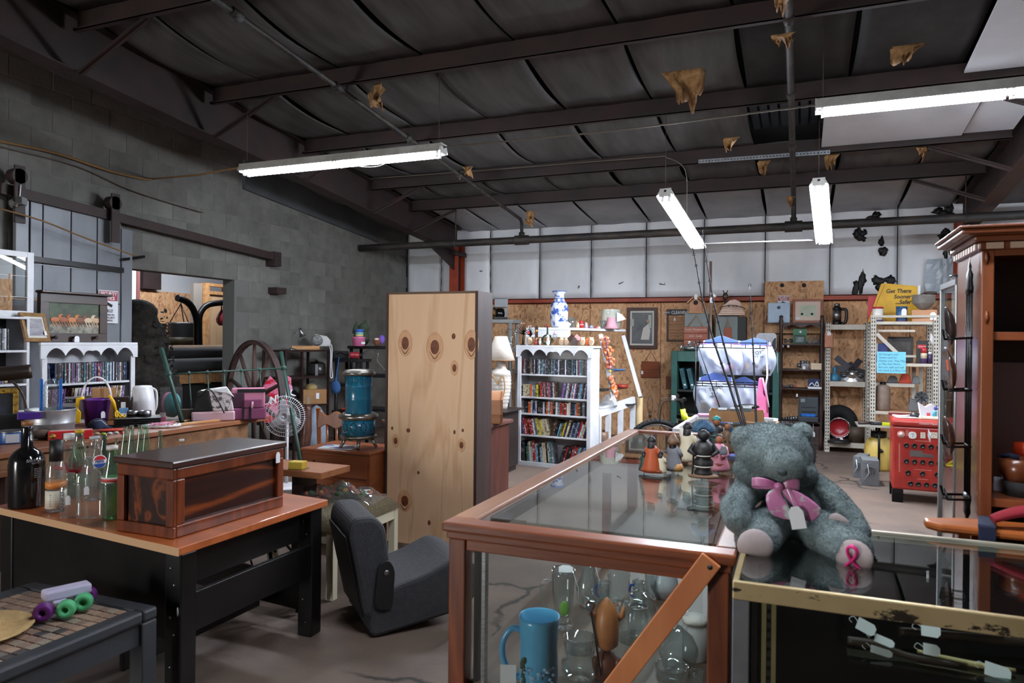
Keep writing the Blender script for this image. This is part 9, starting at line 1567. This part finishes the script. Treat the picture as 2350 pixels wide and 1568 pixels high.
p=at(2012,1045,z=0);t=T('jug','large yellow plastic jug with black lid on the floor by the charger','jug',(at(2016,1045,Y=10.15).x,10.15,0));hz=at(2016,990,Y=10.15).z;wj=60*mpp(at(2016,1010,Y=10.15));JY=mat('jug_yellow',(210,182,100),(190,160,80),rough=.4,scale=4);B().lathe([(0,0),(wj*.46,0),(wj*.5,.03),(wj*.5,hz*.6),(wj*.42,hz*.78),(wj*.24,hz*.86)],22,sy=.8).done('body',JY,t);B().lathe([(wj*.26,hz*.84),(wj*.28,hz*.88),(wj*.28,hz),(0,hz)],18).done('lid',BLACK_PL,t);B().tube([(wj*.1,-wj*.4,hz*.5),(.0,-wj*.42,hz*.56)],.02,7).done('grip_slot',INK,t)
# ---- red charger
CHR_=mat('charger_red',(164,44,34),(140,34,28),rough=.4,scale=5,coat=.2);CHL=mat('charger_print',(206,150,140),rough=.5)
cp0=at(2047,1152,z=0);YCH=cp0.y;s=mpp(cp0);rzc=math.radians(-3);cz1=at(2047,978,Y=YCH).z;cz0=at(2047,1122,Y=YCH).z;wch=.92;chg=T('battery_charger','large red battery charging cabinet with rows of sockets','charger',(cp0.x,YCH,0),rzc)
B().box(0,0,cz0,wch,.5,cz1).done('body',CHR_,chg,bev=.018);B().box(-.012,-.012,cz1+.001,wch+.012,.51,cz1+.07).done('top_lid',CHR_,chg,bev=.025)
for x in(.0,wch-.11):
 for y in(.005,.42):B().box(x,y,0,x+.1,y+.07,cz0-.001).done('foot',BLACK_M,chg,bev=.004)
M_=chg.matrix_basis.inverted()
def on_front(px,py):
 o_=Vector((0,0,EYE));d=ray(px,py);n=Vector((math.sin(rzc),-math.cos(rzc),0));tt_=(Vector((cp0.x,YCH,0))-o_).dot(n)/d.dot(n);q=M_@(o_+d*tt_);return q
def sock(px,py,r=.02):
 q=on_front(px,py);
 B().lathe([(r*.75,0),(r*1.15,0),(r*1.2,.012),(r*.9,.016),(r*.75,.004),(0,.004)],18).done('socket',mat('socket_black',(22,20,20),rough=.35),chg,loc=(q.x,-.0005,q.z),rot=(PI/2,0,0))
for px in(2080,2098.6,2117.5,2136.5,2155.5):sock(px,1022+(px-2080)*.06);sock(px,1058.5+(px-2080)*.06)
for px in(2084,2117,2150.6):sock(px,1085+(px-2084)*.07)
for px in(2089.5,2107.5,2126,2145):sock(px,1110+(px-2089)*.07)
q=on_front(2068,997);B().lathe([(.03,0),(.034,.002),(.03,.003)],22).done('dial_ring',CHL,chg,loc=(q.x,-.001,q.z),rot=(PI/2,0,0));B().lathe([(.022,0),(.02,.016),(0,.018)],18).done('dial_knob',mat('knob_cream',(206,186,176),rough=.4),chg,loc=(q.x,-.001,q.z),rot=(PI/2,0,0))
for i in range(9):a=math.radians(-40+i*32);B().box(-.001,-.0008,.04,.001,0,.047).done('dial_mark',CHL,chg,loc=(q.x,-.0012,q.z),rot=(0,a,0))
q=on_front(2094,999);b=B();b.prism(round_poly([(-.035,-.035),(.035,-.035),(.035,.035),(-.035,.035)]),-.012,-.001);b.done('meter',mat('meter_white',(214,214,210),rough=.3),chg,loc=(q.x,0,q.z));B().tube([(.02*math.cos(a),-.0128,.02*math.sin(a)-.004)for a in[PI*.2+PI*.6*i/8 for i in range(9)]],.0014,5).done('meter_scale',INK,chg,loc=(q.x,0,q.z));B().tube([(0,-.0132,-.018),(.004,-.0132,.012)],.0014,5).done('meter_needle',INK,chg,loc=(q.x,0,q.z))
for px,w_ in((2118,.022),(2142.5,.034)):
 q=on_front(px,999.5);B().box(-w_,-.006,-.03,w_,-.001,.03).done('outlet',mat('outlet_ivory',(206,196,178),rough=.4),chg,loc=(q.x,0,q.z),bev=.003)
 for(x,z)in((-.35,.012),(.35,.012),(0,-.012))if px<2130 else((-.55,.008),(.55,.008),(-.2,.012),(.2,.012),(0,-.014)):B().box(-.002,-.0066,-.005,.002,-.006,.005).done('outlet_slot',INK,chg,loc=(q.x+x*w_,0,q.z+z))
q0_,q1_=on_front(2088,1045),on_front(2145,1048);b=B();b.prism([(0,0),(q1_.x-q0_.x,-.0),(q1_.x-q0_.x-.02,.032),(.55*(q1_.x-q0_.x),.035),(.5*(q1_.x-q0_.x),.06),(0,.06)],-.004,-.001);b.done('name_plate',mat('plate_grey',(112,108,106),rough=.4,metal=.5),chg,loc=(q0_.x,0,q0_.z-.01))
text('CHARGER',.022,simple((60,50,50)),chg,((q0_.x+q1_.x)/2+.05,-.0045,q0_.z+.004),wid=.9);text('Constant Capacity',.024,mat('print_pale',(226,206,200)),chg,(.32,-.0135,cz1+.04),shear=.2)
for(xx,zz0,zz1)in((2082,988,1002),(2155,990,1010)):
 for k in range(8):q=on_front(xx,zz0+(zz1-zz0)*k/8);B().box(-.012,-.0006,0,.012,0,.003).done('scale_mark',CHL,chg,loc=(q.x,-.0003,q.z))
for k in range(22):q=on_front(2064,1020+3*k);B().box(-.006,-.0006,0,.006,0,.006).done('side_print',CHL,chg,loc=(q.x,-.0003,q.z))
for py,x0,x1 in((1012,2100,2135),(1078,2098,2138),(1100,2105,2130)):
 q,q2=on_front(x0,py),on_front(x1,py);B().box(q.x,-.0009,q.z,q2.x,-.0003,q.z+.004).done('print_rule',CHL,chg)
zc_=cz1+.072
def onc(name,lab,cat,px,py,w,d,h,c,ang=0,rough=.6):
 p=at(px,py,Y=YCH+.2);t=T(name,lab,cat,(p.x,YCH+.2,zc_),ang);B().box(-w/2,-d/2,0,w/2,d/2,h).done('body',simple(c,rough),t,bev=min(.004,h*.3));return t
t=onc('magazine','white magazine at the left on top of the red charger','magazine',2080,957,.2,.14,.008,(206,200,206),.2);t=onc('notebook','pale notebook stack at the right on top of the red charger','notebook',2140,955,.24,.2,.02,(206,200,176),-.05);B().box(-.11,-.09,.0205,.11,.09,.03).done('upper_book',mat('upper_book',(222,220,212)),t)
p=at(2099,949,Y=YCH+.28);t=T('plug','round black plug lying between the papers on the red charger','plug',(p.x,YCH+.28,zc_));B().lathe([(0,0),(.04,0),(.045,.02),(.03,.05),(0,.055)],16).done('plug',BLACK_PL,t);B().tube([(-.04,0,.02),(-.13,-.03,.012),(-.2,.02,.012)],.01,6).done('lead',WHITE_PL,t)
p=at(2060,950,Y=YCH+.3);t=T('pry_bar','dark red metal bar lying at the back of the red charger','tool',(p.x+.02,YCH+.36,zc_),.05);B().bar((-.1,0,.02),(.16,0,.02),.03,.03).done('bar',mat('bar_red',(110,40,36),rough=.5),t,bev=.004);B().tube([(.16,0,.02),(.19,0,.03)],.012,7).done('end',BLACK_M,t)
p=at(2140,945,Y=YCH+.16);t=T('paper_bag','white paper bag of batteries and leaflets on the red charger','bag',(p.x,YCH+.22,zc_+.032));B().prism([(-.1,0),(.1,0),(.12,.11),(.05,.08),(0,.12),(-.06,.085),(-.12,.13)],-.05,.05).done('bag',mat('bag_white',(214,216,224),rough=.6),t);B().tube([(.02,-.052,0),(.02,-.052,.05)],.018,8).done('teal_battery',mat('battery_teal',(60,150,170),rough=.4),t);B().box(-.05,-.055,0,-.02,-.0505,.03).done('red_label',simple((200,60,70)),t);B().lathe([(0,0),(.02,0),(.02,.002),(0,.002)],12).done('blue_print',simple((70,80,150)),t,loc=(.03,-.0505,.08),rot=(PI/2,0,0))
def spk(lab,px0,px1,py0,py1,pxs):
 q0,q1=at(px0,py1,z=0),at(px1,py1+3,z=0);w=(q1-q0).length;h=at(px0,py0,Y=q0.y).z;t=T('speaker_box',lab,'speaker',(q0.x,q0.y,0),math.atan2(q1.y-q0.y,q1.x-q0.x));GSP=mat('speaker_grey',(112,114,116),(96,98,100),rough=.5,scale=4)
 B().box(0,0,0,w,.3,h).done('cabinet',GSP,t,bev=.005);B().lathe([(.0,0),(w*.3,0),(w*.34,.004),(w*.34,0)],24).done('cone',mat('cone_grey',(92,94,96),rough=.6),t,loc=(w*.5,-.001,h*.55),rot=(PI/2,0,0));r=random.Random(int(px0));B().grid(lambda u,v:(-.01+(w+.02)*u,-.012-.012*r.random(),h*v),8,10,sm=False).done('stretched_film',PLASTIC_FILM,t);B().tube([(w*.15,-.03,h*.25),(w*.4,-.028,h*.5),(w*.3,-.028,h*.85)],.006,5,flat=.5).done('film_crease',mat('film_white',(200,204,208),rough=.2),t);return t
spk('rear grey speaker box wrapped in clear film',1958,1984,1046,1096,0);spk('front grey speaker box wrapped in clear film',1978,2017,1055,1114,0)
# ================================================================ RIGHT: oak cabinet, plate rack, glass cabinet
YO=3.0;XO=at(2250,900,Y=YO).x;zo=at(2232,523,Y=YO).z;yb_=3.42;XO2=XO+.92
OKS=wood('oak_side',(150,92,62),(126,74,48),'z',6,.25,coat=.5);OKF=wood('oak_front',(124,66,34),(94,46,22),'z',5,.45,coat=.1)
oc=T('oak_cabinet','tall oak display cabinet with dentil crown and open shelves at the right','cabinet',(0,0,0));zcr=at(2260,575,Y=YO).z
B().box(XO,YO+.02,0,XO+.02,yb_,zcr).done('side_panel',OKS,oc);B().box(XO2-.02,YO+.02,0,XO2,yb_,zcr).done('side_panel',OKS,oc)
xs1=at(2279,900,Y=YO).x;B().box(XO,YO,0,xs1,YO+.019,zcr).done('front_stile',OKF,oc,bev=.003);B().box(XO2-.08,YO,0,XO2,YO+.019,zcr).done('front_stile',OKF,oc,bev=.003);B().box(xs1,YO,zcr-.02,XO2-.08,YO+.019,zcr).done('top_rail',OAKX,oc)
for(py)in(592,728):q=at(2264,py,Y=YO);B().tube([(q.x,YO-.002,q.z-.022),(q.x,YO-.004,q.z),(q.x,YO-.002,q.z+.022)],[.003,.007,.003],7).done('carved_motif',OKF,oc)
CRW=wood('oak_crown',(126,70,42),(92,48,28),'x',5,.35,coat=.4)
for(o_,z0,z1)in((.012,zcr,zcr+.03),(.03,zcr+.03,zcr+.05),(.05,zcr+.05,zo-.03),(.075,zo-.03,zo-.012),(.085,zo-.012,zo)):B().box(XO-o_,YO-o_,z0,XO2+o_,yb_,z1-.0005).done('crown_moulding',CRW,oc,bev=.006)
DNT=mat('dentil_pale',(196,168,146),rough=.5)
for k in range(13):x=XO+.01+k*.072;B().box(x,YO-.018,zcr+.004,x+.052,YO-.0125,zcr+.026).done('dentil',DNT,oc)
for k in range(9):y=YO+.02+k*.045;B().box(XO-.018,y,zcr+.004,XO-.0125,y+.03,zcr+.026).done('dentil',DNT,oc)
B().box(XO+.02,yb_-.012,0,XO2-.02,yb_,zcr).done('back_panel',wood('oak_back',(96,72,60),(80,58,48),'z',4,.4),oc)
zsA,zsB=at(2320,762,Y=YO).z,at(2320,1150,Y=YO).z
for z in(zsA,zsB,.1):B().box(XO+.021,YO+.02,z-.03,XO2-.021,yb_-.013,z).done('shelf',OAKX,oc,bev=.002)
zw=at(2320,832,Y=yb_).z;B().box(XO+.03,yb_-.02,zsB+.002,XO2-.03,yb_-.0125,zw).done('white_backing',mat('backing_white',(196,198,204),rough=.7),oc)
t,w,h=onY('jar','orange red plastic jar on the lower shelf of the oak cabinet','jar',(2322,1016,2390,1120),YO+.22,zsB+.001);RJ=mat('jar_red_orange',(176,52,24),rough=.3);B().lathe([(0,0),(w*.46,0),(w*.5,.02),(w*.5,h*.6),(w*.36,h*.7)],24).done('body',RJ,t);B().lathe([(w*.36,h*.7),(w*.38,h*.72),(w*.38,h),(0,h)],24).done('lid',RJ,t)
t,w,h=onY('basket','black basket on the lower shelf of the oak cabinet','basket',(2304,1100,2380,1150),YO+.12,zsB+.001);B().lathe([(0,0),(w*.42,0),(w*.48,h*.9),(w*.45,h*.9),(w*.4,.01),(0,.01)],20).done('basket',mat('basket_black',(28,26,28),rough=.8),t);bz=zsB+h+.0
t,w,h=onY('bowl','brown wooden bowl resting on the black basket','bowl',(2297,1072,2372,1116),YO+.12,zsB+.002);t.location.z=at(2330,1116,Y=YO+.12).z;B().lathe([(0,0),(w*.3,.0),(w*.46,h*.5),(w*.5,h),(w*.46,h),(w*.4,h*.5),(0,.02)],28).done('bowl',mat('bowl_wood',(120,66,38),(92,48,28),rough=.3,scale=6,coat=.3),t);B().tube([(-.48*w,0,h),(-.2*w,-.02,h*1.12),(.05*w,-.02,h*1.05)],.01,6).done('navy_cord',NAVY,t)
t,w,h=onY('box','small white card box at the left of the lower oak shelf','box',(2284,1098,2312,1150),YO+.2,zsB+.001);B().box(-w*.55,-.04,0,w*.5,.06,h*.9).done('box',mat('box_white',(190,194,206),rough=.6),t,bev=.003)
pr=T('plate_rack','black wrought iron plate rack hanging on the side of the oak cabinet','rack',(0,0,0));XP=XO-.02
def op(px,py):q=at(px,py,X=XP);return Vector((XP,q.y,q.z))
IR=mat('wrought_iron',(16,16,17),rough=.35,metal=.5)
zT,zB_=op(2224,675).z,op(2218,1130).z;yc=op(2222,900).y
for dy in(-.035,0,.035):B().tube([(XP,yc+dy,zB_),(XP,yc+dy,zT)],.0045,6).done('rod',IR,pr)
for(z0,sg,L_)in((zT,1,.13),(zB_,-1,.16)):
 B().lathe([(.0,0),(.035,.0),(.04,.02),(.03,.05),(.036,.07),(.016,.09),(.02,.1),(.006,.12),(0,.16)],10,sx=.3).done('finial',IR,pr,loc=(XP,yc,z0),rot=(0 if sg>0 else PI,0,0))
for py in(776,893,1020,1140):
 z=op(2218,py).z;B().tube([(XP,yc+.05,z),(XP-.07,yc+.05,z-.005),(XP-.08,yc+.03,z+.03)],.005,6).done('hook',IR,pr);B().tube([(XP,yc-.05,z),(XP-.07,yc-.05,z-.005),(XP-.08,yc-.03,z+.03)],.005,6).done('hook',IR,pr);B().tube([(XP,yc-.05,z),(XP,yc+.05,z)],.005,6).done('cross_bar',IR,pr)
def wall_plate(lab,py0,py1,m,sy,lbl=None):
 z0,z1=op(2212,py1).z,op(2212,py0).z;r=(z1-z0)/2;t=T('plate',lab,'plate',(XP-.045,yc,(z0+z1)/2),rot=(0,-PI/2-.12,0));B().lathe([(0,.0),(r*.5,0),(r*.7,.006),(r,.02),(r,.024),(r*.68,.01),(0,.005)],30,sy=sy).done('plate',m,t);return t
PD=mat('plate_dark',(62,50,46),(40,34,34),rough=.3,scale=14,coat=.5)
wall_plate('leaf patterned dark plate at the top of the iron plate rack',705,792,PD,.62);t=wall_plate('largest brown glazed plate in the middle of the iron plate rack',795,900,mat('plate_brown',(84,58,44),(60,40,32),rough=.2,scale=8,coat=.6),.95);B().box(-.0,-.05,.025,.04,-.02,.027).done('orange_sticker',simple((214,90,40)),t)
t=wall_plate('dark red brown plate at the bottom of the iron plate rack',952,1042,mat('plate_red',(92,56,44),(52,36,32),rough=.25,scale=12,coat=.5),.8)
for(px,py)in((2198,778),(2186,1000)):
 q=op(px,py);tg=B().box(-.001,-.03,-.015,.001,.03,.015).done('price_tag',WHITE_TAG,pr,loc=(XP-.09,q.y-.05 if px<2190 else q.y,q.z),rot=(.3,0,0));tg['label']='white paper price tag'
YGc,YGb=3.54,3.9;XG=at(2197,900,Y=YGc).x;zg1=at(2198,640,Y=YGc).z;XG2=XG+.7;gk=T('glass_cabinet','tall aluminium framed glass display cabinet behind the oak one','display cabinet',(0,0,0));AF=mat('alu_frame',(160,164,166),rough=.3,metal=.8)
for x,y in((XG,YGc),(XG,YGb),(XG2,YGc),(XG2,YGb)):B().box(x-.012,y-.012,0,x+.012,y+.012,zg1-.025).done('post',AF,gk,bev=.002)
for z in(.05,zg1-.0):
 for(a,b_)in(((XG,YGc),(XG,YGb)),((XG2,YGc),(XG2,YGb)),((XG,YGc),(XG2,YGc)),((XG,YGb),(XG2,YGb))):B().bar((*a,z-.012),(*b_,z-.012),.024,.024).done('rail',AF,gk)
B().box(XG-.003,YGc+.012,.05,XG+.003,YGb-.012,zg1-.02).done('side_glass',GLASS,gk);B().box(XG+.012,YGb-.003,.05,XG2-.012,YGb+.003,zg1-.02).done('back_glass',GLASS,gk);B().box(XG,YGc,zg1-.001,XG2,YGb,zg1+.006).done('top_glass',GLASS,gk);B().box(XG+.01,YGc+.01,.03,XG2-.01,YGb-.01,.06).done('floor',mat('cab_floor',(90,90,90)),gk)
for py in(835,1000):z=at(2180,py,Y=3.7).z;B().box(XG+.012,YGc+.014,z-.006,XG2-.012,YGb-.014,z).done('glass_shelf',GLASS,gk)
q=at(2189,700,X=XG+.01);B().box(XG+.008,q.y-.04,q.z-.06,XG+.01,q.y+.04,q.z+.06).done('paper_sheet',WHITE_TAG,gk)
p=at(2178,652,Y=3.75);t=T('serving_plate','dark oval dish lying on top of the glass cabinet','dish',(XG+.12,3.74,zg1+.008));B().lathe([(0,.0),(.08,0),(.12,.02),(.12,.025),(.075,.008),(0,.006)],26).done('dish',mat('dish_black',(26,24,26),rough=.3,coat=.4),t)
# ---- lettering becomes mesh, so that every word is an object with a shape of its own
dg=bpy.context.evaluated_depsgraph_get()
fonts=[o for o in bpy.data.objects if o.type=='FONT']
for o in fonts:
 me=bpy.data.meshes.new_from_object(o.evaluated_get(dg));n=bpy.data.objects.new('lettering',me);COL.objects.link(n);n.parent=o.parent;n.matrix_basis=o.matrix_basis.copy()
 n['kind']='stuff'
for o in fonts:bpy.data.objects.remove(o)
